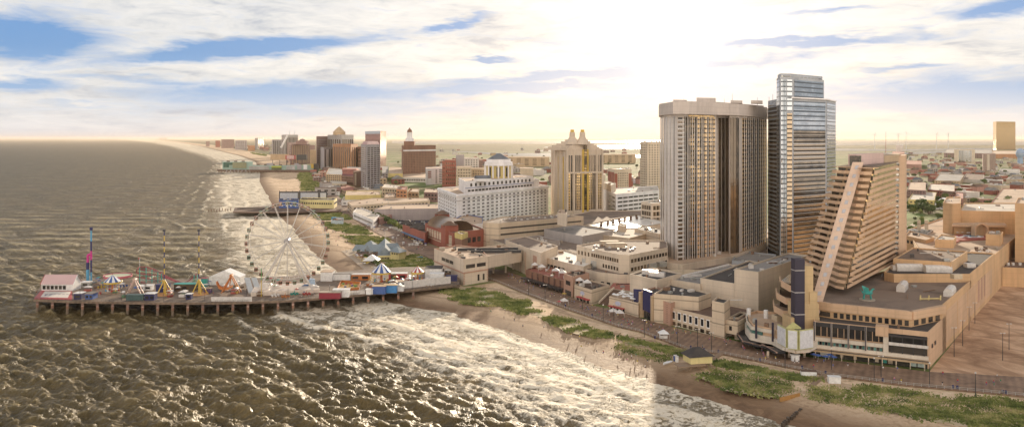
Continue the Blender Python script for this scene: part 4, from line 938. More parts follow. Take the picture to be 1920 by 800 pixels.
for i in range(14): part_box(zb, 'roof_vent', 1110 + random.uniform(0, 80), 465 + random.uniform(-5, 8), (1.4, 1.4, 1.2), offw, random.random())
skb = pxblock('terrace_base', 'low cream base with doorways around the foot of the chamfered office block', 'building', [(1094, 506), (1120, 512), (1162, 517), (1182, 517), (1180, 500), (1122, 497)], 13.2, W_['cream2'], R_['gravel'])
for ei in range(min(3, len(skb.edges))): wins(skb, ei, 3, 1, GL['dark'], (.1, .9), (6, 8.4), .55, .9)
# grand stair
t = thing('grand_staircase', 'wide dark staircase with cream side walls beside the corner restaurant', 'staircase', P(1135, 568, G))
a, c = Vector(P(1122, 570, G)[:2]), Vector(P(1140, 573, G)[:2]); up_ = Vector(P(1150, 542, 9)[:2]) - a
for i in range(14):
    q = up_ * (i / 14); MB().prism(ccw([tuple(a + q), tuple(c + q), tuple(c + up_), tuple(a + up_)]), G + i * .5, G + (i + 1) * .5).build('step', R_['brown'], t)
for s_ in (a, c + (c - a) * .05):
    e_ = s_ + up_; n2 = Vector((.6, .1)); vs = [(s_.x, s_.y, G), (e_.x, e_.y, G), (e_.x, e_.y, 10.4), (s_.x, s_.y, 3.6)]
    MB().add(vs + [(v[0] + .7, v[1] + .1, v[2]) for v in vs], [(0, 1, 2, 3), (7, 6, 5, 4), (3, 2, 6, 7), (0, 3, 7, 4), (1, 5, 6, 2)]).build('side_wall', W_['cream2'], t)
pxblock('terrace_floor', 'red brick terrace platform at the top of the grand staircase', 'terrace', [(1142, 540), (1182, 545), (1182, 530), (1150, 530)], 8.6, W_['cream2'], R_['red'], par=0)

# ================================================================== podium roofs behind, the parking block and glare roofs
pd = pxblock('mall_podium', 'sprawling low casino podium of stepped grey roofs between the towers', 'podium', [(918, 449), (1016, 487), (1092, 505), (1176, 497), (1255, 508), (1440, 508), (1440, 430), (1250, 395), (1110, 396), (1000, 418)], 11.6, W_['cream2'], R_['gravel'])
for i in range(60):
    x = random.uniform(960, 1240); y = random.uniform(430, 470); part_box(pd, 'roof_vent', x, y, (random.uniform(1, 3), random.uniform(1, 2), random.uniform(.8, 2)), [offw, galv, conc][i % 3], random.random())
pkb = pxblock('parking_block', 'long cream block with two dark ribbon windows and a rounded left end', 'building', [(905, 417), (912, 419), (935, 420), (1094, 406.5), (1047, 402.5), (940, 408)], 25, W_['cream'], R_['gravel'])
bands(pkb, len(pkb.edges) - 1, 1, GL['dark'], (.02, .97), (20.4, 21.8), 1); bands(pkb, len(pkb.edges) - 1, 1, GL['dark'], (.02, .85), (15, 16.4), 1)
for i in range(24): part_box(pkb, 'roof_vent', 945 + i * 5.5, 413 - i * .42 + random.uniform(-2, 2), (1.6, 1.4, 1.0), [offw, conc][i % 2], random.random())
block('', '', '', W2([(1045, 400), (1062, 403), (1064, 396), (1050, 394)], 34), 34, W_['cream2'], R_['tan'], z0=24, root=pkb.root, wname='stair_tower'); 
block('', '', '', W2([(1020, 431), (1092, 444.5), (1149, 433.5), (1082, 423)], 18), 18, W_['grey'], R_['grey'], root=pd.root)
pxblock('striped_entry_block', 'tall cream entry block with pink vertical stripes at the skyway', 'building', [(948, 452), (1014, 476), (1046, 463), (985, 444)], 20.6, W_['cream2'], R_['gravel'])
st = ALLB[-1]; strips(st, 0, 1, W_['pink'], (.80, .90), (G, 18), .9, .3, 'stripe'); strips(st, 0, 2, W_['pink'], (.4, .66), (G, 18), .08, .3, 'stripe')
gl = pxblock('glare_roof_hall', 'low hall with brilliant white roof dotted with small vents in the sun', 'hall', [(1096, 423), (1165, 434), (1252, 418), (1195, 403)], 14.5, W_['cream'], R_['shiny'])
for i in range(14): part_box(gl, 'roof_vent', 1128 + (i % 7) * 11 + random.uniform(-1, 1), 424 - (i % 7) * 2.2 + (i // 7) * 4 - 4, (2.2, 2.2, 2.6), R_['brown'])
block('', '', '', W2([(1158, 424), (1172, 426), (1175, 421), (1163, 420)], 20), 20, W_['cream'], R_['pale'], z0=14, root=gl.root, wname='stair_tower')
for (lab, px_, z_, wm, rm) in (('pale low roof terrace with pergola lattice left of the wide white tower', [(1120, 441), (1180, 448), (1240, 432), (1180, 428)], 15.5, W_['cream'], R_['pale']),
    ('long pale garage wing with slit openings beside the wide white tower', [(1190, 430), (1236, 440), (1262, 434), (1205, 424)], 18, W_['cream'], R_['grey']),
    ('small grey flat roof block with pale parapet in front of the parking block', [(946, 449), (985, 458), (1050, 452), (1010, 443)], 14.6, W_['grey'], R_['gravel'])):
    pxblock('low_block', lab, 'building', px_, z_, wm, rm)
# podium of the two towers
tp = block('tower_podium', 'cream podium with arched panels under the wide white tower', 'podium', [D(1250, 545), D(1280, 536), D(1372, 572), D(1436, 640), D(1446, 720), D(1270, 720)], 15, W_['cream2'], R_['tan'])
wins(tp, len(tp.edges) - 2 if len(tp.edges) > 2 else 0, 6, 1, W_['cream'], (.1, .95), (9, 14), .7, 1, 'arched_panel', .3)
tp2 = block('grey_link_block', 'grey panelled link building between the hall and the wide white tower', 'building', [D(1372, 560), D(1440, 545), D(1455, 590), D(1385, 610)], 14, W_['steel'], R_['grey'])
wins(tp2, 0, 7, 2, W_['grey'], (.03, .97), (5, 13.5), .7, .7, 'wall_panel', .3)

# pier mall at the shore end of the amusement pier, bridge over the boardwalk
mall = pxblock('pier_mall', 'cream two storey pier mall with red trim and arched doorway at the pier foot', 'mall', [(814, 468), (869, 488.5), (915, 482), (900, 466), (860, 461)], 18.6, W_['cream2'], R_['tan'], parm=W_['pink'])
wins(mall, 0, 3, 1, GL['dark'], (.27, .68), (13.2, 15.6), .88, .95); wins(mall, 1, 2, 1, GL['dark'], (.06, .94), (13, 15.6), .82, .95)
wins(mall, 1, 2, 1, GL['dark'], (.5, .92), (3.6, 8), .35, .95); bands(mall, 0, 1, W_['pink'], (0, 1), (10, 10.8), 1, .5, 'string_course'); bands(mall, 1, 1, W_['pink'], (0, 1), (10, 10.8), 1, .5, 'string_course')
wins(mall, 0, 3, 1, GL['dark'], (.28, .62), (G + .5, 8), .6, .95, 'arched_doorway', .4); wins(mall, 1, 1, 7, W_['pink'], (.0, .05), (2.5, 10), 1, .5, 'quoin', .3); wins(mall, 1, 1, 7, W_['pink'], (.95, 1), (2.5, 10), 1, .5, 'quoin', .3)
part_box(mall, 'air_unit', 829, 469, (4, 3, 2.2), conc); part_box(mall, 'air_unit', 865, 481, (3.4, 2.4, 2), conc)
br = block('skyway_bridge', 'wide cream bridge building crossing above the boardwalk', 'bridge', W2([(872, 469), (915.4, 481.5), (978, 470), (946, 459)], 18.6), 18.4, W_['cream2'], R_['tan'], z0=10.8)
for x, y in ((925, 513), (948, 512), (962, 505)): k = P(x, y); MB().tube(k, (k[0], k[1], 10.8), .7, n=10).build('column', W_['cream2'], br.root)
part_box(br, 'roof_screen', 915, 470, (44, 1.2, 2.2), dkmetal, -.25 + .35); part_box(br, 'roof_screen', 930, 474, (36, 1.2, 2), dkmetal, .05)

# arched red brick hall with barrel roof
t = pxblock('brick_market_hall', 'red brick hall with pale arches and a bronze barrel roof', 'hall', [(797, 420), (850, 438), (908, 431), (852, 409)], 18.5, W_['red'], R_['brown'])
wins(t, 0, 8, 1, W_['cream'], (.06, .80), (8.6, 16), .62, .95, 'arched_window', .4); bands(t, 0, 1, W_['cream'], (0, 1), (7.2, 7.8), 1, .6, 'string_course'); wins(t, 0, 1, 1, W_['cream'], (.86, .96), (6, 16.4), .9, .95, 'arched_window', .4)
wins(t, 1, 5, 1, GL['dark'], (.1, .9), (9, 13.5), .6, .95, 'arched_window', .4)
a, c = P(830, 422, 18), P(876, 431, 18)
def vault(a, c, w_, h_, name, mat, root, n=9):
    a = Vector(a); c = Vector(c); d_2 = (c - a); d_2.z = 0; nn_ = Vector((-d_2.y, d_2.x, 0)).normalized() * w_ / 2; vs = []
    for q in (a, c): vs += [tuple(q + nn_ * math.cos(math.pi * i / n) + Vector((0, 0, h_ * math.sin(math.pi * i / n)))) for i in range(n + 1)]
    k = n + 1
    return MB().add(vs, [(i, i + 1, k + i + 1, k + i) for i in range(n)] + [tuple(range(k)), tuple(range(2 * k - 1, k - 1, -1))]).build(name, mat, root, True)
vault(P(826, 421, 18.4), P(862, 432, 18.4), 26, 9, 'barrel_roof', paint('bronze_roof', (.20, .13, .08), .35, .5), t.root)
for x, y in ((829, 411), (843, 433)):
    k = P(x, y, 18.5); MB().box((k[0], k[1], 8), (12, 12, 16), .4).build('corner_turret', W_['red'], t.root); MB().hip([(k[0] + dx * 7, k[1] + dy * 7) for dx, dy in ((-1, -1), (1, -1), (1, 1), (-1, 1))], 24, 27.5, .2).build('turret_roof', R_['brown'], t.root)
t = pxblock('gold_topped_block', 'square brown tower block with a pale gold band around its top', 'building', [(853, 437.5), (866, 441), (877, 437), (864, 434.5)], 21, W_['brown'], R_['gravel'], parm=W_['yellow'])
for ei in range(2): bands(t, ei, 1, W_['yellow'], (0, 1), (17.5, 21.6), 1, .3, 'top_band')
t = pxblock('blue_trim_roofs', 'cluster of pale roofs edged in bright blue behind the brick hall', 'building', [(852, 412), (882, 424), (905, 420), (905, 408), (870, 402)], 16.5, W_['white'], R_['tan'], parm=bluep)
t = pxblock('tavern_row', 'row of brown shops with hipped shingle roofs and a blue awning', 'shops', [(755, 422), (797, 438), (806, 432), (770, 416)], 12.5, W_['red'], R_['brown'])
bands(t, 0, 1, paint('blue_awning', (.10, .20, .36)), (.05, .98), (6, 6.6), 1, 3, 'awning'); wins(t, 0, 8, 1, GL['dark'], (.04, .98), (G, 5), .7, .9, 'shopfront')
for x, y in ((763, 421), (783, 427), (797, 430)):
    k = P(x, y, 12.5); MB().hip([(k[0] + dx * 7.5, k[1] + dy * 7.5) for dx, dy in ((-1, -1), (1, -1), (1, 1), (-1, 1))], 13.2, 17.5, .25).build('hip_roof', R_['dark'], t.root)

# ================================================================== white beach hotel with dome tower
t = thing('white_grand_hotel', 'big white hotel with rows of paired windows and a domed roof pavilion', 'hotel', (*D(930, 950), G))
b = block('', '', '', [D(821, 970), D(857, 856), D(1028, 1018), D(985, 1110)], 39, W_['white'], R_['tan'], root=t, par=1.6)
pr = [(.37, 1), (.63, 1)]
wins(b, 0, 9, 9, GL['dark'], (.03, .97), (3, 37), .17, .5, pat=pr); wins(b, 1, 20, 9, GL['dark'], (.04, .985), (3, 37), .17, .5, pat=pr)
bands(b, 0, 1, W_['grey'], (0, 1), (33.2, 33.7), 1, .7, 'cornice'); bands(b, 1, 1, W_['grey'], (0, 1), (33.2, 33.7), 1, .7, 'cornice')
bands(b, 0, 1, W_['white'], (0, 1), (38, 40), 1, 1.2, 'cornice'); bands(b, 1, 1, W_['white'], (0, 1), (38, 40), 1, 1.2, 'cornice')
b2 = block('', '', '', [D(872, 882), D(1000, 1000), D(975, 1050), D(860, 960)], 52, W_['white'], R_['tan'], root=t, z0=38, par=1)
wins(b2, len(b2.edges) - 1, 15, 1, GL['dark'], (.05, .97), (46.5, 50.5), .42, .9); wins(b2, len(b2.edges) - 1, 20, 1, GL['dark'], (.03, .98), (40.5, 44), .5, .6, pat=pr)
bands(b2, len(b2.edges) - 1, 1, bluep, (0, 1), (45.2, 45.6), 1, .8, 'blue_line')
b3 = block('', '', '', [D(1000.5, 1000), D(1011, 1010), D(1000, 1050), D(985, 1040)], 48, W_['white'], R_['tan'], root=t, z0=38); wins(b3, 0, 2, 2, GL['dark'], (.1, .9), (39, 47), .4, .6)
c0 = Vector(D(935, 985)); oc = lambda r, k=8: [(c0.x + r * math.cos(2 * math.pi * (i + .5) / k), c0.y + r * math.sin(2 * math.pi * (i + .5) / k)) for i in range(k)]
MB().prism(oc(16.5), 51, 67).build('dome_drum', W_['yellow'], t)
for i in range(16):
    a_ = 2 * math.pi * i / 16; MB().tube((c0.x + 17 * math.cos(a_), c0.y + 17 * math.sin(a_), 52), (c0.x + 17 * math.cos(a_), c0.y + 17 * math.sin(a_), 67), 1, n=8).build('column', W_['white'], t)
for i in range(8):
    a_ = 2 * math.pi * i / 8; MB().box((c0.x + 15.6 * math.cos(a_), c0.y + 15.6 * math.sin(a_), 54), (1, 5, 11), a_).build('tall_window', GL['dark'], t)
MB().prism(oc(19), 67, 69).prism(oc(18.4), 69, 71.5).prism(oc(16), 71.5, 75).build('entablature', W_['white'], t)
MB().hip(oc(15), 75, 82, .12).build('dome_roof', R_['slate'], t)
k = D(905, 905); MB().box((*k, 52), (17, 10, 3), .4).build('roof_plant', W_['white'], t); vault((k[0] - 8, k[1] - 3, 55), (k[0] + 8, k[1] + 3, 55), 9, 3.5, 'plant_cover', R_['slate'], t)
for x, y in ((850, 408), (905, 408)): pass

# ================================================================== twin-turret hotel
t = thing('turreted_hotel', 'pale stone hotel with gold strips, fanned roofline and two turrets', 'hotel', (*D(1080, 970), G))
b = block('', '', '', [D(1033, 1030), D(1063, 958), D(1130, 985), D(1125, 1060)], 86, W_['stone'], R_['tan'], root=t, par=0)
z = (12, 82)
strips(b, 0, 5, W_['stone'], (0, 1), (8, 87), .3, .8, 'pilaster'); strips(b, 0, 2, W_['gold'], (.35, .95), (14, 78), .10, .8, 'gold_strip')
for (u0, u1, k_) in ((.03, .16, 2), (.22, .40, 4), (.60, .80, 4), (.86, .97, 2)):
    strips(b, 1, k_, GL['gold'], (u0, u1), (14, 58), .6, .4, 'window_strip'); strips(b, 1, k_, GL['dusk'], (u0, u1), (60, 80), .6, .4, 'window_strip')
strips(b, 1, 1, GL['gold'], (.46, .54), (14, 92), .9, 1.2, 'window_strip')
for u in (.01, .19, .44, .57, .83, .99): strips(b, 1, 1, W_['gold'] if u in (.44, .57) else W_['stone'], (u - .022, u + .022), (8, 87), 1, .9, 'pilaster')
l, r, n_ = edge_dir(b.edges[1]); dd = r - l
bands(b, 1, 1, W_['stone'], (0, 1), (58, 60), 1, 1.4, 'string_course'); 
for i, (u0, u1, h_) in enumerate(((.0, 1, 88), (.06, .94, 90), (.12, .88, 92), (.2, .8, 94), (.28, .72, 96.5), (.34, .66, 99))):
    p0, p1 = l + dd * u0 - n_ * (1 + i), l + dd * u1 - n_ * (1 + i); MB().prism(ccw([tuple(p0), tuple(p1), tuple(p1 - n_ * (50 - i * 5)), tuple(p0 - n_ * (50 - i * 5))]), 85.9 if i == 0 else h_ - 2.4, h_).build('fanned_step', W_['stone'], t)
for sx in (1073, 1092):
    p = D(sx, 975); MB().lathe((*p, 93), [(9, 0), (8, 3), (5.4, 6), (3.6, 9), (3.2, 15), (0, 15)], 8).build('turret', W_['stone'], t); MB().box((*p, 107), (4.2, 4.2, 4)).build('turret_cap', W_['gold'], t)

# garage, red/cream block, peach tower, glazed block
b = block('white_parking_garage', 'white multi storey garage with rows of slit openings', 'garage', [D(1130, 1085), D(1155, 985), D(1236, 1060), D(1232, 1160)], 31, W_['white'], R_['pale'])
for e_, u_r in ((1, (.03, .97)), (0, (.5, .95))):
    wins(b, e_, 8 if e_ else 2, 5, GL['dark'], u_r, (4, 29), .86, .38, 'slit_opening')
block('', '', '', [D(1128, 1100), D(1146, 1020), D(1155, 1060), D(1140, 1120)], 40, W_['cream2'], R_['pale'], z0=30, root=b.root, wname='stair_tower')
b = block('red_cream_hotel', 'dark red and cream hotel block in the glare behind the white garage', 'hotel', [D(1140, 1380), D(1152, 1330), D(1184, 1345), D(1180, 1420)], ZH(318, 1340), W_['cream2'], R_['tan'])
strips(b, 0, 2, W_['red'], (0, 1), (G, 44), .8, 1, 'red_panel'); wins(b, 1, 6, 9, GL['dusk'], (.2, .8), (8, 44), .4, .5); strips(b, 1, 1, W_['red'], (0, .16), (G, 42), 1, 1, 'red_panel'); strips(b, 1, 1, W_['red'], (.84, 1), (G, 42), 1, 1, 'red_panel')
b = block('peach_condo_tower', 'hazy peach apartment tower left of the wide white tower', 'tower', [D(1200, 1210), D(1214, 1180), D(1242, 1190), D(1240, 1250)], ZH(266, 1190), W_['cream2'], R_['tan'])
for e_ in (0, 1): wins(b, e_, 4 if e_ == 0 else 5, 24, GL['dusk'], (.05, .95), (6, 92), .5, .45, 'balcony_opening')
b = block('glazed_office', 'low glazed office with pale frames beside the wide white tower', 'office', [D(1202, 870), D(1222, 850), D(1250, 860), D(1240, 910)], ZH(382, 855), W_['cream2'], R_['pale'])
for e_ in (0, 1): wins(b, e_, 4, 4, GL['dusk'], (.08, .92), (4, b.z1 - 1), .8, .7)
# right side: orange garage with arch, pool deck
t = thing('orange_garage', 'orange stucco parking garage with a big arched niche above the pool', 'garage', (*D(1840, 620), G))
b = block('', '', '', [D(1800, 626), D(1906, 618), D(1910, 700), D(1808, 700)], 43, W_['peach2'], R_['pale'], root=t)
b.edges.sort(key=lambda q: -abs((q[1] - q[0]).x)); 
for k in range(3): wins(b, 0, 3, 1, GL['dark'], (.01, .58), (30 + k * 3.6, 33 + k * 3.6), .92, .62, 'slit_opening')
block('', '', '', [D(1768, 628), D(1786, 618), D(1801, 622), D(1802, 690), D(1775, 690)], 49, W_['peach2'], R_['tan'], root=t, wname='stair_tower')
MB().prism(ccw([D(1788, 612), D(1884, 606), D(1882, 622), D(1790, 624)]), 26, 33.5).build('portico', W_['peach2'], t); MB().prism(ccw([D(1785, 606), D(1888, 601), D(1884, 620), D(1788, 622)]), 33.5, 35).build('portico_roof', W_['peach'], t)
c0 = Vector(D(1834, 603)); n = 12; vs = []; 
for rr, yy in ((5.4, 0), (5.4, -5), (4.2, -5), (4.2, 0)):
    vs += [(c0.x + rr * math.cos(math.pi * i / n), c0.y + yy, 31.6 + rr * math.sin(math.pi * i / n)) for i in range(n + 1)]
k = n + 1; fs = []
for s_ in range(3): fs += [(s_ * k + i, s_ * k + i + 1, (s_ + 1) * k + i + 1, (s_ + 1) * k + i) for i in range(n)]
MB().add(vs, fs).box((c0.x - 4.8, c0.y - 2.5, 26), (1.2, 5, 5.7)).box((c0.x + 4.8, c0.y - 2.5, 26), (1.2, 5, 5.7)).build('arch', W_['peach'], t)
MB().add([(c0.x + 4.4 * math.cos(math.pi * i / n), c0.y - .6, 31.6 + 4.4 * math.sin(math.pi * i / n)) for i in range(n + 1)] + [(c0.x - 4.4, c0.y - .6, 26), (c0.x + 4.4, c0.y - .6, 26)], [tuple(range(n + 3))]).build('niche', W_['gold_tan'] if 'gold_tan' in W_ else W_['tan'], t)
t = thing('pool_terrace', 'red paved pool terrace with an oval blue pool before the orange arch', 'terrace', P(1815, 446, 27))
pts_ = W2([(1775, 462), (1800, 450), (1858, 447), (1862, 437), (1800, 437), (1782, 444)], 27.2); MB().prism(ccw(pts_), 26.2, 27.2).build('paving', roofm('red_paving', (.42, .13, .10)), t)
c = Vector(P(1825, 443, 27.2)); MB().lathe(c, [(0, .02), (6.2, .02), (6.2, .3), (7, .3), (7, 0)], 20).build('pool_rim', white, t).scale = (1, 1, 1)
MB().lathe(c + Vector((0, 0, .1)), [(0, 0.05), (6.2, .05)], 20).build('pool_water', paint('pool_blue', (.06, .30, .48), .1), t)
for i in range(16): k = P(1790 + random.uniform(0, 62), random.choice((439.5, 447.5)) + random.uniform(-1, 1), 27.2); MB().lathe(k, [(0, 2), (1.4, 1.4)], 6).build('parasol', white, t)
b = pxblock('orange_cabin', 'plain orange box building right of the pool', 'building', [(1848, 441), (1876, 443), (1881, 437), (1853, 435)], 33, W_['peach2'], R_['tan'], z0=26)
b = pxblock('orange_wing', 'orange stucco wing with four square openings below the pool terrace', 'building', [(1697, 443), (1736, 452), (1752, 447), (1705, 434)], 28, W_['peach2'], R_['tan'])
wins(b, 0, 4, 1, GL['dark'], (.05, .8), (23.5, 26), .6, .9)
b = pxblock('orange_annex', 'orange annex with tan slanted roof in front of the pool terrace', 'building', [(1753, 451), (1788, 452), (1793, 445), (1764, 441)], 31, W_['peach2'], R_['pale'])
t = pxblock('cooling_plant', 'dark cooling plant with two round chimneys behind the terraced hotel', 'plant', [(1697, 436), (1738, 440), (1750, 433), (1710, 430)], 27, W_['grey'], R_['dark'])
for x in (1723, 1737): k = P(x, 434, 27); MB().lathe(k, [(1.4, 0), (1.3, 9), (0, 9)], 10).build('chimney', W_['cream'], t.root)
for i in range(8): part_box(t, 'fan_unit', 1705 + i * 4.5, 434 + (i % 2) * 2, (2.5, 2, 2), galv)
b = pxblock('orange_low_hall', 'low orange hall with dark cluttered roof at the right edge of the sand lot', 'building', [(1879, 503), (1990, 507), (1990, 484), (1886, 486)], 14, W_['peach2'], R_['brown'])
for x in (1890, 1899, 1912): part_box(b, 'roof_vent', x, 497, (1.5, 1.5, 1.8), offw)
b = block('orange_slab_tower', 'tall plain orange slab at the right edge of the picture', 'building', [D(1903, 560), D(1985, 545), D(1985, 600), D(1908, 610)], ZH(383, 560), W_['peach2'], R_['tan'])
pileM = paint('wet_concrete', (.22, .17, .125), .9)
# ================================================================== amusement pier
DZ = 6.0
def PZ(x, y): return P(x, y, DZ)
t = thing('amusement_pier', 'long concrete amusement pier on round pilings running out into the surf', 'pier', (*D(400, 500), 0))
dk = [(62, 560.5), (136, 564), (290, 566.5), (420, 566.5), (530, 563), (600, 558), (640, 555), (700, 549), (772, 543), (862, 533), (858, 500), (760, 500), (700, 503), (600, 513), (480, 521), (300, 523), (84, 522)]
dkw = ccw([PZ(x, y)[:2] for x, y in dk])
MB().prism(dkw, DZ - 1.3, DZ).build('deck', planks('pier_boards', (.10, .07, .05), (.28, .20, .14), .15), t)
npile = 0
edge = [(62, 560.5), (136, 564), (290, 566.5), (420, 566.5), (530, 563), (600, 558), (640, 555), (700, 549), (772, 543)]
for i in range(26):
    x = 70 + i * 28.2
    for k in range(len(edge) - 1):
        if edge[k][0] <= x <= edge[k + 1][0]: y = edge[k][1] + (edge[k + 1][1] - edge[k][1]) * (x - edge[k][0]) / (edge[k + 1][0] - edge[k][0])
    f = Vector(PZ(x, y)); 
    for r_ in range(4):
        q = f + Vector((f.x, f.y, 0)).normalized() * (1.0 + r_ * 12); MB().tube((q.x, q.y, -3), (q.x, q.y, DZ - 1.2), .8, n=10).build('piling', pileM if r_ == 0 else W_['brown'], t)  # rear pilings and beams coloured darker to stand for shade underneath
    b_ = f + Vector((f.x, f.y, 0)).normalized() * 22; m_ = (f + b_) / 2; MB().box((m_.x, m_.y, DZ - 2.9), (1.3, 42, 1.65), -math.atan2(f.x, f.y)).build('cross_beam', W_['brown'], t)
# edge rail
mb = MB()
ev = [Vector(PZ(x, y)) for x, y in edge + [(862, 533)]]
for i in range(len(ev) - 1):
    for zz in (.5, 1.1): mb.tube(ev[i] + Vector((0, .4, zz)), ev[i + 1] + Vector((0, .4, zz)), .06, n=4)
    n_ = int((ev[i + 1] - ev[i]).length / 2.4)
    for j in range(n_): p = ev[i] + (ev[i + 1] - ev[i]) * j / n_ + Vector((0, .4, 0)); mb.tube(p, p + Vector((0, 0, 1.15)), .05, n=4)
mb.build('railing', dkmetal, t)
def rect(x0, y0, x1, y1, z=DZ):   # footprint between near-left and far-right photo points of the deck
    a = P(x0, y0, z); c = P(x1, y1, z); return [(a[0], a[1]), (P(x1, y0, z)[0], a[1]), (c[0], c[1]), (P(x0, y1, z)[0], c[1])]
def shed(name, label, cat, x0, y0, w, d, h, wm, rm, ry=0, kind='flat', door=None, rz=0, group=None, z=DZ):
    """small building whose near-left ground corner is at photo x0, y0"""
    a = P(x0, y0, z); t = thing(name, label, cat, (a[0] + w / 2, a[1] + d / 2, z), group); c = (a[0] + w / 2, a[1] + d / 2, z)
    MB().box(c, (w, d, h), rz).build('wall', wm, t)
    if kind == 'flat': MB().box((c[0], c[1], z + h), (w + .5, d + .5, .35), rz).build('roof', rm, t)
    elif kind == 'gable':
        u = Vector((math.cos(rz), math.sin(rz))) * w / 2; cc = Vector(c[:2]); MB().gable(cc - u, cc + u, d, z + h, z + h + d * .3).build('roof', rm, t)
    elif kind == 'gable_y':
        u = Vector((-math.sin(rz), math.cos(rz))) * d / 2; cc = Vector(c[:2]); MB().gable(cc - u, cc + u, w, z + h, z + h + w * .22).build('roof', rm, t)
    if door:
        for i in range(door): MB().box((c[0] - w / 2 + (i + .5) * w / door, c[1] - d / 2 - .05, z + .9), (w / door * .6, .2, h * .45)).build('window', GL['dark'], t)
    return t
# pavilion at the pier head: striped gable roof and red stage with pale mat
a = PZ(78, 545); t = thing('striped_pavilion', 'white pavilion with red and white striped roof at the pier head', 'pavilion', (a[0] + 10, a[1] + 5, DZ))
W0, D0 = 19.5, 9; cx, cy = a[0] + W0 / 2, a[1] + D0 / 2
MB().box((cx, cy, DZ), (W0, D0, 4.4)).build('wall', white, t)
for i in range(6): MB().box((a[0] + 1.6 + i * 2.5, a[1] - .06, DZ + 1), (1.9, .2, 2.4)).build('window', GL['dark'], t)
mb = MB(); ns = 34
for i in range(ns):
    x0, x1 = a[0] - .6 + i * (W0 + 1.2) / ns, a[0] - .6 + (i + 1) * (W0 + 1.2) / ns
    for y0, y1, z0, z1 in ((a[1] - .8, cy, 4.2, 9.4), (a[1] + D0 + .8, cy, 4.2, 9.4)):
        mb.add([(x0, y0, DZ + z0), (x1, y0, DZ + z0), (x1, y1, DZ + z1), (x0, y1, DZ + z1)], [(0, 1, 2, 3)], i % 2)
mb.add([(a[0], a[1], DZ + 4.4), (a[0], a[1] + D0, DZ + 4.4), (a[0], cy, DZ + 9)], [(0, 1, 2)], 1).add([(a[0] + W0, a[1], DZ + 4.4), (a[0] + W0, a[1] + D0, DZ + 4.4), (a[0] + W0, cy, DZ + 9)], [(0, 1, 2)], 1)
mb.build('roof', [redp, white], t)
t = thing('red_stage', 'red painted stage floor with a big pale mat in front of the striped pavilion', 'stage', PZ(100, 553))
MB().prism(ccw([PZ(64, 560)[:2], PZ(135, 562)[:2], PZ(135, 546)[:2], PZ(77, 545)[:2]]), DZ, DZ + .35).build('floor', redp, t)
q_ = [PZ(76, 557.5), PZ(127, 559), PZ(133, 547.5), PZ(84, 546.5)]
MB().prism(ccw([v[:2] for v in q_]), DZ + .35, DZ + .42).build('mat', paint('pale_mat', (.72, .66, .58)), t)
k = Vector(PZ(92, 553)); mb = MB()
for i in range(9): mb.box((k.x + random.uniform(-2.4, 2.4), k.y + random.uniform(-3, 3), DZ + .42), (random.uniform(.6, 2.2), random.uniform(.4, 1.4), .04), random.uniform(0, 3))
for i in range(4): mb.box((k.x + 6 + i * 2.4, k.y + .5, DZ + .42), (1.4, .9, .04))
mb.build('mat_emblem', navy, t)
# launch tower: tall blue pole, bent magenta pole
t = thing('loop_tower_ride', 'tall thin ride tower with a blue and magenta pole bent over at the side', 'ride tower', PZ(170, 535))
b0 = Vector(PZ(171, 532)); zt = ZH(432, b0.y); zs = [DZ, DZ + (zt - DZ) * .22, DZ + (zt - DZ) * .45, DZ + (zt - DZ) * .62, DZ + (zt - DZ) * .8, zt]
for i, m_ in enumerate((skyb, navy, magp, navy, skyb)): MB().tube((b0.x, b0.y, zs[i]), (b0.x, b0.y, zs[i + 1]), .55, n=8).build('mast_section', m_, t)
MB().lathe((b0.x, b0.y, zt), [(0, 0), (1, .3), (1, 2), (0, 2.3)], 8).build('mast_head', navy, t)
b1 = b0 + Vector((-2.2, 0, 0)); zb = ZH(478, b0.y)
for i, m_ in enumerate((skyb, skyb, navy, magp)): MB().tube((b1.x, b1.y, DZ + (zb - DZ) * i / 4), (b1.x, b1.y, DZ + (zb - DZ) * (i + 1) / 4), 1.0 if i < 3 else .8, n=8).build('arm_section', m_, t)
MB().tube((b1.x, b1.y, zb), (b0.x, b0.y, zb + .6), .8, n=8).tube((b0.x, b0.y, zb + .6), (b0.x, b0.y, zb - 2), .7, n=8).build('arm_elbow', magp, t)
MB().box((b0.x, b0.y, DZ), (5, 5, 1.2)).build('base', dkmetal, t)
# sky coaster towers
def towerride(x, y, lab):
    b0 = Vector(PZ(x, y)); t = thing('swing_tower', lab, 'ride tower', tuple(b0)); zt = ZH(431, b0.y)
    for k in range(9):
        z0, z1 = DZ + 9 + (zt - DZ - 9) * k / 9, DZ + 9 + (zt - DZ - 9) * (k + 1) / 9; MB().tube((b0.x, b0.y, z0), (b0.x, b0.y, z1), .32, n=6).build('mast_section', navy if k % 2 == 0 else yelp, t)
    MB().tube((b0.x, b0.y, DZ), (b0.x, b0.y, DZ + 9), .5, n=6).build('mast_section', yelp, t)
    for i in range(5):
        a_ = i * 2 * math.pi / 5 + .3; MB().tube((b0.x, b0.y, DZ + 9), (b0.x + 5 * math.cos(a_), b0.y + 5 * math.sin(a_), DZ), .35, n=6).build('leg', yelp, t)
    MB().lathe(b0, [(0, .5), (5.6, .5), (5.8, 0)], 10).build('pad', paint('orange_pad', (.55, .28, .10)), t)
    MB().box((b0.x, b0.y, zt - 1), (1.6, .8, 1.4)).build('mast_head', dkmetal, t)
towerride(308, 552, 'striped yellow and navy mast ride nearer the pier head'); towerride(373, 551, 'striped yellow and navy mast ride nearer the white tent')
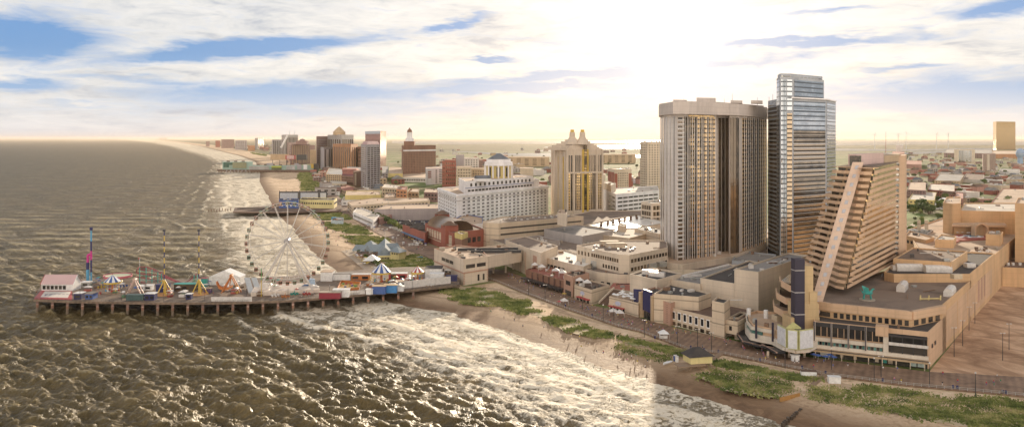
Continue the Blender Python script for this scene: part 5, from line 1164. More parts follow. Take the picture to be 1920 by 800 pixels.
# carousels / striped canopies
def canopy(name, label, x, y, r, h, hh, cols, n=16, parts=True, z=DZ):
    b0 = Vector(P(x, y, z)); t = thing(name, label, 'carousel', tuple(b0)); ms = cols
    MB().lathe((b0.x, b0.y, z), [(r, h), (r * .45, h + hh * .6), (.15, h + hh)], n, (0, 1)).build('canopy', ms, t)
    MB().lathe((b0.x, b0.y, z), [(r * 1.01, h + .05), (r * 1.01, h - 1.0), (r * .97, h - 1.0)], n).build('valance', yelp, t)
    MB().tube((b0.x, b0.y, z), (b0.x, b0.y, z + h + hh + 1), r * .16, .1, n=8).build('centre_pole', orgp, t)
    MB().lathe((b0.x, b0.y, z), [(0, .5), (r * .98, .5), (r, 0)], n).build('platform', wood, t)
    if parts:
        for i in range(10):
            a_ = i * 2 * math.pi / 10; p = b0 + Vector((math.cos(a_), math.sin(a_), 0)) * r * .75; MB().tube((p.x, p.y, z + h), (p.x, p.y, z + 1.4), .07, n=4).lathe((p.x, p.y, z), [(0, 1.2), (.5, 1.5), (.55, 2.2), (0, 2.6)], 6).build('seat', [redp, yelp, skyb, white][i % 4], t)
    return t
canopy('wave_swinger', 'blue and white striped swing carousel canopy on the outer pier', 211, 549, 4.9, 7, 4.2, [bluep, white])
canopy('carousel', 'blue and white striped carousel canopy near the shore end of the pier', 715, 530, 6.3, 7.2, 5.8, [bluep, white])
canopy('swing_ride', 'red white and blue umbrella swing ride by the white fence', 783, 528, 4.3, 6.6, 3.4, [redp, white, bluep], 15).children[0]
# round saucer ride with pale top
b0 = Vector(PZ(221, 528)); t = thing('saucer_ride', 'large round pale disc ride tilted behind the striped swing canopy', 'ride', tuple(b0))
MB().lathe(b0, [(0, 3.6), (7.8, 4.2), (8.2, 3.4), (6, 2.2), (0, 2)], 24).build('disc', paint('pale_green_disc', (.62, .62, .42)), t); MB().lathe(b0, [(8.3, 4.3), (8.7, 4.6), (8.7, 3.2), (8.2, 3.0)], 24).build('rim', paint('pink_rim', (.6, .16, .2)), t); MB().lathe(b0, [(0, 0), (3, 0), (2, 2.4), (0, 2.4)], 10).build('base', yelp, t)
# pendulum A-frame
def aframe(label, x, y, w, h, mat, bar=True, boat=None):
    b0 = Vector(PZ(x, y)); t = thing('pendulum_ride', label, 'ride', tuple(b0)); top = b0 + Vector((0, 0, h))
    for dy in (-1.8, 1.8):
        for s_ in (-1, 1): MB().tube(b0 + Vector((s_ * w / 2, dy, 0)), top + Vector((0, dy * .5, 0)), .38, n=6).build('leg', mat, t)
    MB().tube(top + Vector((0, -1.4, 0)), top + Vector((0, 1.4, 0)), .9, n=8).build('axle', mat, t)
    if boat:
        e = top + Vector((-w * .45, 0, -h * .72)); MB().tube(top, e, .3).tube(top, e + Vector((3.5, 0, -1)), .3).build('arm', mat, t)
        vs = [e + Vector((dx, dy, dz)) for dx, dz in ((-4, 2.6), (-2.5, -.4), (0, -1.6), (3, -1.2), (5.4, .2)) for dy in (-1.2, 1.2)]
        vs2 = [v + Vector((0, 0, 1.4)) for v in vs]; m2 = MB().add(vs + vs2, [(2 * i, 2 * i + 2, 2 * i + 3, 2 * i + 1) for i in range(4)] + [(2 * i, 10 + 2 * i, 12 + 2 * i, 2 * i + 2) for i in range(4)] + [(2 * i + 1, 2 * i + 3, 13 + 2 * i, 11 + 2 * i) for i in range(4)] + [(0, 1, 11, 10), (8, 18, 19, 9)]); m2.build('boat', mat, t)
    else: MB().tube(top, top + Vector((1, 0, -h * .55)), .25).lathe(top + Vector((1, 0, -h * .62)), [(0, 0), (1.6, .2), (1.6, .9), (0, 1.2)], 10).build('gondola', bluep, t)
aframe('white and rust A-frame ride above the dark green container', 253, 550, 8.6, 8.6, paint('rusty_white', (.55, .38, .32))); aframe('orange swinging boat ride on tall orange legs before the white tent', 434, 548, 11, 10.5, orgp, boat=True)
# roller coaster
t = thing('roller_coaster', 'small maroon track coaster with turquoise supports on the outer pier', 'roller coaster', PZ(330, 530)); maroon = paint('maroon_track', (.32, .06, .08)); turq = paint('turquoise_steel', (.04, .32, .28))
def cpt(x, y, dep=0): Yb = PZ(300, 530)[1] + dep; return Vector((*D(x, Yb), ZH(y, Yb)))
tracks = [[(258, 502, 0), (262, 500, 4), (275, 500, 8), (290, 505, 10), (308, 515, 8), (330, 526, 4), (345, 530, 0), (356, 524, 2), (366, 514, 4), (372, 513, 8), (374, 522, 12), (360, 530, 14), (330, 532, 14)],
          [(257, 504, 0), (256, 511, 2), (270, 513, 0), (286, 515, 0), (302, 516, 2), (304, 510, 6), (290, 508, 9), (270, 506, 9), (259, 503, 5)],
          [(256, 519, 0), (256, 527, 2), (272, 530, 0), (288, 531, 0), (302, 532, 2), (303, 526, 6), (288, 523, 9), (268, 520, 9), (257, 518, 5)],
          [(302, 516, 2), (320, 523, 2), (335, 529, 1), (326, 531, 1), (310, 529, 3)]]
for tr in tracks:
    p = [cpt(*q) for q in tr]; mb = MB(); sm = []
    for i in range(len(p) - 1):
        for s_ in range(4): sm.append(p[i].lerp(p[i + 1], s_ / 4))
    sm.append(p[-1])
    for i in range(len(sm) - 1):
        for dy, dz in ((-.5, 0), (.5, 0), (0, -.5)): mb.tube(sm[i] + Vector((0, dy, dz)), sm[i + 1] + Vector((0, dy, dz)), .16, n=4)
        mb.tube(sm[i] + Vector((0, -.5, 0)), sm[i] + Vector((0, .5, 0)), .1, n=4).tube(sm[i] + Vector((0, .5, 0)), sm[i] + Vector((0, 0, -.5)), .1, n=4)
    mb.build('track', maroon, t)
for x, y in ((262, 501), (274, 501), (285, 505), (296, 510), (303, 512), (364, 515), (370, 514)):
    for dy in (0, 9):
        q = cpt(x, y, dy); MB().tube((q.x, q.y, DZ), q, .28, n=6).build('support', turq, t)
for y in (508, 516, 524): a_, c_ = cpt(262, y), cpt(303, y + 1); MB().tube(a_, c_, .14, n=4).build('brace', turq, t)
p = cpt(262, 500, 4); f_ = MB().tube(p, p + Vector((0, 0, 6)), .1, n=4).build('flagpole', white, t); MB().add([p + Vector((0, 0, 6)), p + Vector((-1, 0, 5.8)), p + Vector((-1, 0, 5)), p + Vector((0, 0, 5.2))], [(0, 1, 2, 3)]).build('flag', redp, f_)
# tent, buildings on the pier
shed('white_tent', 'large white gabled tent behind the orange swinging boat', 'tent', 392, 534, 20, 10, 5, white, white, kind='gable_y')
for a_ in (
 ('ticket_booth', 'dark blue and white ride booth near the pier head, left one', 'booth', 138, 561, 4.4, 5, 3.4, navy, white, 1), ('ticket_booth', 'dark blue and white ride booth beside the sunken walkway', 'booth', 160, 561, 4.2, 6, 3.2, bluep, conc, 2),
 ('ticket_booth', 'low grey booth at the foot of the blue and magenta tower', 'booth', 152, 538, 5, 4, 3, galv, white, 1), ('container', 'dark green container below the rust A-frame ride', 'container', 236, 563, 10, 3, 3.0, paint('dark_green_steel', (.05, .10, .10)), paint('dark_green_steel', (.05, .1, .1)), None),
 ('booth', 'blue booth with white walls and two pale window panes at the pier edge', 'booth', 271, 563, 5.6, 4.5, 3.8, navy, white, 2), ('booth', 'low white booth with dark window beside the coaster', 'booth', 258, 545, 4, 4, 2.8, white, white, 1),
 ('booth', 'second low white booth with dark window near the coaster', 'booth', 270, 544, 4.6, 4, 2.8, white, white, 1), ('booth', 'navy round-backed booth between the coaster and the first striped mast', 'booth', 292, 548, 7, 5, 4.4, navy, navy, None),
 ('coaster_station', 'turquoise framed coaster station with open bays', 'station', 326, 545, 13, 5, 4, GL['dusk'], tealp, 3), ('booth', 'small blue and white booth between the two striped masts', 'booth', 348, 561, 3.2, 3, 3, navy, white, 1),
 ('booth', 'teal booth with maroon top behind the second striped mast', 'booth', 377, 540, 3.2, 3, 6, tealp, maroon, None), ('booth', 'purple booth under the second striped mast', 'booth', 382, 549, 4, 3, 2.6, paint('purple_paint', (.10, .06, .16)), wood, None)):
    shed(a_[0], a_[1], a_[2], a_[3], a_[4], a_[5], a_[6], a_[7], a_[8], a_[9], door=a_[10])
fences = [(395, 565, 472, 565, 2.6, 'long white wall along the pier edge beside the orange boat ride'), (652, 553, 684, 551, 2.4, 'pale ribbed fence between the white and blue trailers'), (757, 541, 845, 531, 4.6, 'tall white fence around the small rides at the pier foot')]
for x0, y0, x1, y1, h_, lb in fences:
    a_, c_ = Vector(PZ(x0, y0)), Vector(PZ(x1, y1)); t = thing('pier_fence', lb, 'fence', tuple(a_)); dd = c_ - a_; n_ = max(2, int(dd.length / 5))
    for i in range(n_): m_ = a_ + dd * ((i + .5) / n_); MB().box((m_.x, m_.y + .6, DZ), (dd.length / n_ * .98, .25, h_), math.atan2(dd.y, dd.x)).build('fence_panel', offw, t)
for a_ in (('trailer', 'maroon and grey trailer at the pier edge', 'trailer', 598, 560, 12.5, 4, 3.6, paint('maroon_paint', (.25, .02, .04)), conc), ('trailer', 'white box trailer right of the maroon one', 'trailer', 624, 557, 9.5, 4, 4.4, white, white),
 ('trailer', 'blue sided trailer with orange roof edge', 'trailer', 698, 551, 8, 4, 4.6, bluep, paint('sand_roof', (.6, .42, .22))), ('trailer', 'bright blue sided trailer right of the first blue one', 'trailer', 719, 549, 8, 4, 4.6, paint('azure_paint', (.05, .22, .5)), paint('sand_roof', (.6, .42, .22))),
 ('booth', 'small white booth left of the blue trailers', 'booth', 686, 552, 4, 3, 3, white, white), ('hut', 'small white gabled hut left of the tall white fence', 'hut', 740, 546, 5.4, 4, 3, white, offw),
 ('building', 'white flat-roofed building behind the wheel platform', 'building', 601, 527, 7.5, 9, 6, white, R_['tan']), ('building', 'long white building with grey roof beside the beach end of the wheel', 'building', 622, 525, 13, 6, 4, white, R_['grey']),
 ('stall', 'pale roofed stall with orange front on the inner pier', 'stall', 657, 525, 13, 5, 3.6, orgp, offw), ('stall', 'red and white game stall beside the striped carousel', 'stall', 729, 523, 12, 5, 3.6, redp, white),
 ('stall', 'tan roofed stall between carousel and fence', 'stall', 738, 537, 8, 6, 3, white, R_['tan']), ('building', 'white block with dark roof at the pier mall corner', 'building', 797, 522, 11, 12, 6.6, white, R_['dark']),
 ('building', 'low white flat building before the arched doorway', 'building', 806, 528, 9, 6, 5, white, white), ('container', 'dark blue container leaning by the mall arches', 'container', 837, 527, 7, 4, 3.4, navy, navy)):
    shed(*a_, kind='gable_y' if a_[0] == 'hut' else 'flat', door=2 if a_[0] in ('stall',) else None)
t = thing('playground_enclosure', 'orange and yellow go-kart style enclosure with low orange barrier', 'ride', PZ(655, 540))
pr_ = [PZ(632, 545), PZ(672, 543), PZ(676, 532), PZ(640, 529)]; MB().prism(ccw([v[:2] for v in pr_]), DZ, DZ + .15).build('floor', paint('ochre_floor', (.50, .30, .08)), t)
for i in range(4):
    a_, c_ = Vector(pr_[i]), Vector(pr_[(i + 1) % 4]); dd = c_ - a_; m_ = (a_ + c_) / 2; MB().box((m_.x, m_.y, DZ), (dd.length, .5, 1.5), math.atan2(dd.y, dd.x)).build('barrier', orgp, t)
for i in range(14): k = PZ(random.uniform(640, 670), random.uniform(532, 542)); MB().box(k, (1.6, 1.0, .8), random.uniform(0, 3)).build('kart', [yelp, redp, bluep, grnp][i % 4], t)
# kiddie rides, stalls and parasols between the rides
cols = [('red', redp), ('yellow', yelp), ('blue', bluep), ('white', white), ('orange', orgp), ('teal', tealp)]
def parasol(x, y, mat, cn, z, lab, grp, r=1.5, h=2.6):
    k = P(x, y, z); o = thing('parasol', lab, 'parasol', k, grp); MB().lathe(k, [(r, h - .6), (0, h)], 8).build('canopy', mat, o); MB().tube(k, (k[0], k[1], z + h), .05, n=4).build('pole', offw, o); return o
for i in range(26):
    x = random.choice([random.uniform(765, 800), random.uniform(690, 745), random.uniform(505, 590), random.uniform(180, 205)]); y = 527 + random.uniform(-2, 12) - max(0, x - 700) * .06; cn, m_ = cols[i % 6]
    parasol(x, y, m_, cn, DZ, '%s parasol among the pier rides' % cn, '%s parasols on the pier' % cn, r=1.4)
def teacup(x, y, cn, mat):
    k = Vector(PZ(x, y)); o = thing('kiddie_ride', 'small round ride car ring painted %s on the pier' % cn, 'ride', tuple(k), 'small %s rides' % cn)
    MB().lathe(k, [(0, .3), (2.6, .3), (2.8, 0)], 12).build('platform', wood, o); 
    for i in range(6): a_ = i * math.pi / 3; MB().lathe(k + Vector((2 * math.cos(a_), 2 * math.sin(a_), .3)), [(.3, 0), (.7, 1), (.6, 1)], 7).build('cup', mat, o)
    MB().tube(k, k + Vector((0, 0, 3)), .25, .1).build('centre_pole', mat, o)
for i, (x, y) in enumerate(((182, 552), (190, 540), (232, 538), (516, 556), (535, 558), (552, 553), (575, 553), (770, 536), (795, 534), (806, 536), (694, 536), (735, 531), (760, 528))): teacup(x, y, *cols[i % 6])
# observation wheel
def wheel():
    Yw = P(540, 541, 8)[1] + 4; c = Vector((*D(539, Yw), ZH(451, Yw))); R0 = 72.0 * Yw / F
    t = thing('observation_wheel', 'big white observation wheel with enclosed cabins on the pier', 'ferris wheel', (c.x, c.y, DZ)); yaw = .12
    ax = Vector((math.cos(yaw), math.sin(yaw), 0)); nn = Vector((-math.sin(yaw), math.cos(yaw), 0)); pt = lambda a_, r, o_=0: c + ax * math.cos(a_) * r + Vector((0, 0, math.sin(a_) * r)) + nn * o_
    wm = paint('wheel_white', (.58, .54, .50), .8)
    for o_ in (-1.1, 1.1):
        for r_, th in ((R0, .14), (R0 - 1.6, .07)):
            mb = MB()
            for i in range(54): mb.tube(pt(i * 2 * math.pi / 54, r_, o_), pt((i + 1) * 2 * math.pi / 54, r_, o_), th, n=5)
            mb.build('rim', wm, t)
    mb = MB(); gm = MB()
    for i in range(54):
        a_ = i * 2 * math.pi / 54; MB().tube(pt(a_, R0, -1.1), pt(a_, R0, 1.1), .1, n=4).tube(pt(a_, R0, -1.1), pt(a_, R0 - 1.6, 1.1), .1, n=4).build('rim_brace', wm, t)
    for r_ in (R0 * .62, R0 * .42):
        mb = MB(); 
        for i in range(54): mb.tube(pt(i * 2 * math.pi / 54, r_), pt((i + 1) * 2 * math.pi / 54, r_), .05, n=4)
        mb.build('cable_ring', wm, t)
    for i in range(18):
        a_ = i * 2 * math.pi / 18 + .17
        for o_ in (-1.1, 1.1): MB().tube(pt(a_, 1.5, o_ * 1.8), pt(a_, R0 - .8, o_),   .17, n=5).build('spoke', wm, t)
    MB().tube(c - nn * 4, c + nn * 4, 1.7, n=14).build('hub', paint('hub_grey', (.35, .33, .33), .4, .4), t)
    for s_ in (-1, 1):
        for o_, th in ((-1, .55), (1, .38)):
            MB().tube(c + nn * 4 * o_, Vector((c.x, c.y, DZ + 1.5)) + ax * s_ * 16.5 + nn * 9 * o_, th * .8, th, n=10).build('leg', wm, t)
    MB().tube(c - nn * 4, Vector((c.x - 8, c.y - 9, DZ + 1)), .25, n=6).tube(c + nn * 4, Vector((c.x + 9, c.y + 9, DZ + 1)), .25, n=6).build('brace', wm, t)
    gb = [paint('cabin_green', (.20, .26, .19)), paint('cabin_red', (.32, .17, .13)), paint('cabin_white', (.6, .58, .55))]
    for i in range(36):
        a_ = i * 2 * math.pi / 36; p = pt(a_, R0 + .9); p.z -= 1.6
        MB().lathe(p + Vector((0, 0, -1.3)), [(0, 0), (1.05, .1), (1.2, .9), (1.1, .9), (1.1, 2.0), (1.2, 2.0), (1.0, 2.6), (0, 2.7)], 8).build('cabin_shell', gb[(i // 2) % 2], t)
        MB().lathe(p + Vector((0, 0, -1.3)), [(1.16, .95), (1.16, 1.95)], 8).build('cabin_glass', GL['dusk'], t)
wheel()
t = thing('wheel_platform', 'raised white boarding platform with ramp under the observation wheel', 'platform', PZ(540, 545))
pf = [P(470, 549, 8), P(600, 542, 8), P(586, 530, 8), P(505, 533, 8), P(478, 536, 8)]; MB().prism(ccw([v[:2] for v in pf]), DZ, 8.2).build('deck', paint('platform_paint', (.66, .56, .47)), t)
a_ = Vector(P(466, 551, DZ)); c_ = Vector(P(458, 533, DZ))
for i in range(2):
    o_ = i * 4.5; MB().add([(a_.x + o_, a_.y, DZ), (a_.x + 3.5 + o_, a_.y, DZ), (c_.x + 3.5 + o_, c_.y, DZ + 3.5), (c_.x + o_, c_.y, DZ + 3.5), (a_.x + o_, a_.y, DZ + 1), (a_.x + 3.5 + o_, a_.y, DZ + 1), (c_.x + 3.5 + o_, c_.y, DZ + 4.5), (c_.x + o_, c_.y, DZ + 4.5)], [(0, 1, 5, 4), (4, 5, 6, 7), (1, 2, 6, 5), (0, 4, 7, 3)]).build('ramp', galv, t)
for i in range(8):
    p = P(478 + i * 15, 547 - i * .9, 8.2); 
    MB().box((p[0], p[1] - 1.5, DZ), (.3, .3, 3.2)).build('railing_post', offw, t)
k = P(497, 541, 8.2); MB().box(k, (5.5, 4, 3.4)).build('control_cabin', offw, t); k = P(584, 533, 8.2); MB().box(k, (3, 6, 3.6), .5).build('kiosk', paint('pale_blue', (.40, .52, .66)), t)
b0 = Vector(PZ(490, 556)); t = thing('mast_pole', 'thin green and yellow pole in front of the observation wheel', 'pole', tuple(b0)); MB().tube(b0, b0 + Vector((0, 0, 10)), .25, n=6).build('lower_pole', yelp, t); MB().tube(b0 + Vector((0, 0, 10)), b0 + Vector((0, 0, 17)), .22, n=6).build('upper_pole', grnp, t)

# ================================================================== the two piers farther up the beach
t = thing('old_pier', 'old wooden pier with broken end pilings, blue shopfront and go-kart deck', 'pier', (*D(520, 1150), 0))
qd = W2([(437, 397), (440, 389), (520, 386), (640, 384), (640, 395), (520, 398)], 6); MB().prism(ccw(qd), 4.6, 6).build('deck', R_['brown'], t)
for i in range(14): k = P(440 + i * 9, 399, 0); MB().tube((k[0], k[1] + 3, -2), (k[0], k[1] + 3, 4.8), .5, n=6).build('piling', W_['brown'], t)
for i in range(9): k = P(391 + i * 5.2, 397.5 - (i % 3), 0); MB().tube((k[0], k[1], -2), (k[0], k[1], random.uniform(3, 5)), .45, n=6).build('broken_piling', W_['brown'], t)
mb = MB()
for i in range(30): a1 = i * 2 * math.pi / 30; a2 = (i + 1) * 2 * math.pi / 30; c_ = Vector(P(478, 392, 6)); mb.tube(c_ + Vector((24 * math.cos(a1), 7 * math.sin(a1), 1)), c_ + Vector((24 * math.cos(a2), 7 * math.sin(a2), 1)), .5, n=4)
mb.build('kart_track_barrier', R_['dark'], t)
s = block('blue_shopfront', 'bright blue shopfront with pale panels on the old pier', 'shop', [D(523, 1085), D(560, 1080), D(560, 1110), D(523, 1115)], 16, bluep, R_['dark'], z0=6)
wins(s, 0, 4, 1, white, (.05, .95), (8, 11), .3, .7, 'panel'); wins(s, 0, 6, 1, GL['dark'], (.05, .95), (12, 14), .4, .7)
s = block('yellow_arcade', 'yellow arcade building with dark windows below the billboards', 'arcade', [D(562, 1090), D(626, 1075), D(632, 1115), D(566, 1125)], 16.5, W_['yel2'], R_['dark'])
for e_ in range(min(2, len(s.edges))): wins(s, e_, 14, 1, GL['dark'], (.05, .95), (11, 14), .6, .8)
t = thing('pier_billboards', 'row of three blank grey billboards on a dark steel frame over the old pier', 'billboards', (*D(567, 1130), 6))
for x0, x1 in ((523.5, 560), (562, 598), (599, 613)):
    a_, c_ = D(x0, 1128), D(x1, 1128); f_ = MB().prism(ccw([a_, c_, (c_[0], c_[1] + 2), (a_[0], a_[1] + 2)]), 14, ZH(359, 1128)).build('frame', dkmetal, t)
    MB().prism(ccw([(a_[0] + 1.2, a_[1] - .5), (c_[0] - 1.2, c_[1] - .5), (c_[0] - 1.2, c_[1] - .1), (a_[0] + 1.2, a_[1] - .1)]), ZH(376, 1128), ZH(361.5, 1128)).build('panel', paint('blank_billboard_grey', (.48, .49, .52)), f_)
for i in range(8): k = D(524 + i * 12.5, 1135); MB().tube((*k, 2), (*k, ZH(358, 1128)), .6, n=4).build('post', dkmetal, t)
t = thing('mall_pier', 'long pale green shopping pier with picture panels beyond the old pier', 'pier', (*D(500, 2370), 0))
Yp = 2370; yy = lambda y: ZH(y, Yp)
MB().prism(ccw([D(407, Yp + 30), D(410, Yp), D(592, Yp - 80), D(596, Yp + 60)]), 3, yy(318)).build('deck', R_['brown'], t)
for i in range(30): k = D(410 + i * 5.6, Yp - i * 2 + 1); MB().tube((k[0], k[1], -2), (k[0], k[1], 4), 1.2, n=5).build('piling', W_['brown'], t)
def pb(name, x0, x1, y0, y1, mat, dy=0, dep=30, root=None):
    return MB().prism(ccw([D(x0, Yp + dy), D(x1, Yp + dy), D(x1, Yp + dy + dep), D(x0, Yp + dy + dep)]), yy(y1), yy(y0)).build(name, mat, root or t)
pb('wall', 417, 474, 303.5, 318, W_['sea']); pb('wall', 474, 588, 310, 318, W_['sea'], -20); pb('wall', 500, 512, 306, 310.5, W_['lil'], -8); pb('wall', 552, 560, 306.5, 311, W_['lil'], -12)
pb('dark_glass', 419, 429, 304.5, 313.5, paint('dark_green_glass', (.02, .10, .07), .2), -2, 3); pb('dark_glass', 429, 436, 305, 309, paint('dark_green_glass', (.02, .1, .07), .2), -2, 3)
pb('picture_panel', 436, 462, 304.5, 315, wall('olive_picture', (.30, .30, .18)), -3, 3); pb('picture_panel', 467, 504, 311, 317.5, wall('grey_picture', (.36, .34, .32), var=.4), -24, 3); pb('picture_panel', 509, 528, 310.5, 313.5, wall('lime_picture', (.46, .50, .08)), -24, 3); pb('picture_panel', 509, 528, 313.5, 317.5, wall('dark_picture', (.13, .14, .06)), -24, 3)
pb('picture_panel', 537, 553, 310.5, 317.5, wall('photo_picture', (.45, .43, .42), var=.4), -24, 3); pb('picture_panel', 557, 565, 308, 317, W_['lil'], -24, 4); pb('picture_panel', 569, 576, 308, 317, W_['white'], -24, 4); pb('picture_panel', 583, 588, 307, 315, W_['gold'], -24, 4); pb('dark_block', 588, 598, 307, 318, R_['dark'], -22, 30)
for i in range(22): pb('column', 424 + i * 7.2, 426 + i * 7.2, 318, 321.5, W_['lil'], -26, 3)
for i in range(8): pb('roof_unit', 425 + i * 14, 431 + i * 14, 301.5 if i < 3 else 308, 304 if i < 3 else 310.5, R_['brown'], 5, 10)

# small game stalls, ride cars and kiosks crowding the deck
sc_ = [('dusty red', paint('dusty_red', (.32, .07, .05))), ('dusty blue', paint('dusty_blue', (.06, .12, .25))), ('ochre', paint('ochre_paint', (.42, .26, .06))), ('faded green', paint('faded_green', (.10, .20, .10))), ('off white', offw), ('brown', paint('brown_paint', (.16, .09, .05)))]
for i in range(64):
    x = random.choice((random.uniform(142, 250), random.uniform(285, 395), random.uniform(395, 470), random.uniform(486, 600), random.uniform(690, 755), random.uniform(762, 840))); yn = 558 if x < 600 else 558 - (x - 600) * .1
    y = yn - random.uniform(1, 29 if x < 500 else 22); k = Vector(P(x, y, DZ)); cn, m_ = random.choice(sc_); w_, d_1, h_ = random.uniform(1.8, 4.2), random.uniform(1.6, 3), random.uniform(2, 3.2)
    o = thing('game_stall', 'small %s game stall crowded among the rides on the pier' % cn, 'stall', tuple(k), '%s game stalls on the pier' % cn); rz = random.uniform(-.4, .4)
    MB().box((k.x, k.y, DZ), (w_, d_1, h_ * .45), rz).build('counter', m_, o); MB().hip([(k.x + a * w_ * .6, k.y + b_ * d_1 * .6) for a, b_ in ((-1, -1), (1, -1), (1, 1), (-1, 1))], DZ + h_, DZ + h_ + .8, .3).build('awning', [offw, m_][i % 2], o)
    for a in (-1, 1): MB().tube((k.x + a * w_ * .5, k.y - d_1 * .4, DZ), (k.x + a * w_ * .5, k.y - d_1 * .4, DZ + h_), .08, n=4).build('post', dkmetal, o)
for i in range(9):
    k = Vector(P(150 + i * 78, 563 - max(0, i - 5) * 5, DZ)); o = thing('pier_lamp', 'dark lamp post at the near edge of the amusement pier', 'lamp post', tuple(k), 'lamp posts on the pier edge'); MB().tube(k, k + Vector((0, 0, 7)), .1, n=5).build('pole', dkmetal, o); MB().lathe(k + Vector((0, 0, 7)), [(0, 0), (.3, .15), (0, .6)], 6).build('lamp_head', offw, o)
# ================================================================== towers of the skyline farther down the beach
def sky_t(name, label, cat, x0, xm, x1, ytop, ybase, wm, rm=None, wn=None, crown=None, side=.08):
    """hotel with near corner at photo column xm, faces out to x0 and x1"""
    Ym = (H - G) * F / (ybase - 260.0); L = (x0, Ym * (1 + side)); Rr = (x1, Ym * (1 + side * .8)); pts = []
    if xm - x0 < .5: pts = [D(x0, Ym), D(x1, Ym), D(x1, Ym * (1 + side)), D(x0, Ym * (1 + side))]
    elif x1 - xm < .5: pts = [D(x0, Ym), D(x1, Ym), D(x1, Ym * (1 + side)), D(x0, Ym * (1 + side))]
    else: pts = quadtower(L, (xm, Ym), Rr)
    zt = ZH(ytop, Ym); b = block(name, label, cat, pts, zt, wm, rm or R_['tan'], par=1); b.Ym = Ym; return b
b = sky_t('office_tower', 'grey beige tower with a grid of dark windows and a pink sloped top', 'tower', 677, 687, 713, 272, 358, W_['lil'], side=.05)
wins(b, 0, 3, 20, GL['dark'], (.05, .95), (5, b.z1 - 4), .72, .52); wins(b, 1, 4, 20, GL['dark'], (.05, .98), (5, b.z1 - 4), .74, .55)
t = b.root; q = [Vector(p) for p in b.pts]; MB().hip(b.pts, b.z1 - .5, b.z1 + 7, .72).build('sloped_top', wall('pink_slope', (.50, .33, .32)), t)
b = sky_t('rose_glass_tower', 'tall square tower of rose red glass with a silver top', 'tower', 685, 713, 724, 246, 313, GL['pink'], side=.06)
bands(b, 0, 24, wall('dark_rose_band', (.20, .07, .07)), (0, 1), (8, b.z1 - 8), .35, 1); bands(b, 0, 1, paint('silver_top', (.45, .5, .58), .3), (0, 1), (b.z1 - 9, b.z1 + 1), 1, 1.2, 'top_band'); 
b = sky_t('dark_slab', 'small dark brown slab with one pale stripe left of the window grid tower', 'tower', 662, 663, 677, 323, 352, W_['brown'], side=.03); strips(b, len(b.edges) - 1, 1, W_['cream2'], (.12, .35), (6, b.z1 - 2), .9, .5, 'stripe')
b = sky_t('brick_hotel', 'broad dark brown brick hotel with white band and domed lantern', 'hotel', 753, 756, 817, 274, 334, W_['brown'], R_['brown'], side=.06)
e_ = len(b.edges) - 1; bands(b, e_, 1, W_['white'], (0, 1), (b.z1 - 13, b.z1 - 9.5), 1, 1, 'white_band'); wins(b, e_, 20, 14, GL['dusk'], (.03, .98), (6, b.z1 - 16), .34, .5)
p = D(768, b.Ym + 40); t = b.root; MB().box((*p, b.z1), (26, 24, 12)).build('tower_base', W_['brown'], t); MB().lathe((*p, b.z1 + 12), [(11, 0), (10, 8), (7, 9), (6.5, 22), (8, 23)], 8).build('lantern', W_['white'], t); MB().lathe((*p, b.z1 + 35), [(6.6, 0), (5.5, 5), (2.5, 8), (0, 12)], 10).build('lantern_dome', W_['brown'], t)
b = sky_t('white_office', 'white office block with horizontal windows on a green lawn', 'office', 798, 799, 839, 317, 347, W_['white'], side=.05)
wins(b, len(b.edges) - 1, 2, 8, GL['dark'], (.58, .98), (4, b.z1 - 2), .85, .45); wins(b, len(b.edges) - 1, 1, 7, GL['dark'], (.42, .52), (4, b.z1 - 2), .8, .5); wins(b, len(b.edges) - 1, 1, 4, W_['red'], (.08, .24), (b.z1 - 20, b.z1 - 4), .9, .6, 'red_panel')
b = sky_t('orange_hotel', 'orange brick hotel with vertical dark window stripes', 'hotel', 624, 658, 671, 271, 324, W_['orange'], side=.06)
strips(b, 0, 9, GL['dusk'], (.04, .98), (8, b.z1 - 8), .35, .6, 'window_strip'); strips(b, 1, 3, GL['dusk'], (.1, .9), (8, b.z1 - 8), .25, .6, 'window_strip')
b = sky_t('grey_crowned_hotel', 'grey white hotel with dark vertical strips and a small domed cupola', 'hotel', 614, 640, 663, 253, 318, W_['grey'], side=.06)
for e_ in (0, 1): strips(b, e_, 6, GL['dusk'], (.05, .98), (8, b.z1 - 14), .45, .7, 'window_strip')
p = D(636, b.Ym + 60); MB().lathe((*p, b.z1), [(20, 0), (20, 10), (14, 16), (8, 22), (0, 28)], 10).build('cupola', W_['tan'], b.root)
b = sky_t('grey_brown_slab', 'grey brown slab hotel with faint horizontal lines and red roof edge', 'hotel', 593, 594, 614, 256, 316, W_['mauve'], R_['red'], side=.04); bands(b, len(b.edges) - 1, 14, W_['lil'], (.05, .95), (20, b.z1 - 8), .3, .8)
b = sky_t('white_striped_block', 'shorter grey block with one broad white vertical stripe', 'hotel', 601, 608, 623, 277, 319, W_['lil'], side=.05); strips(b, 1, 1, W_['white'], (.25, .5), (6, b.z1 - 5), .9, 1, 'stripe'); strips(b, 1, 4, GL['dark'], (0, 1), (6, b.z1 - 5), .3, .6, 'window_strip')
b = sky_t('tan_grand_hotel', 'wide brown brick hotel with a domed roof house and pale vertical ribs', 'hotel', 545, 546, 581, 271, 309, W_['mauve'], side=.05); strips(b, len(b.edges) - 1, 10, W_['tan'], (.02, .98), (6, b.z1 - 4), .3, .8, 'rib'); p = D(567, b.Ym + 40); MB().box((*p, b.z1), (40, 30, 14)).lathe((*p, b.z1 + 14), [(12, 0), (8, 6), (0, 8)], 8).build('roof_house', W_['mauve'], b.root)
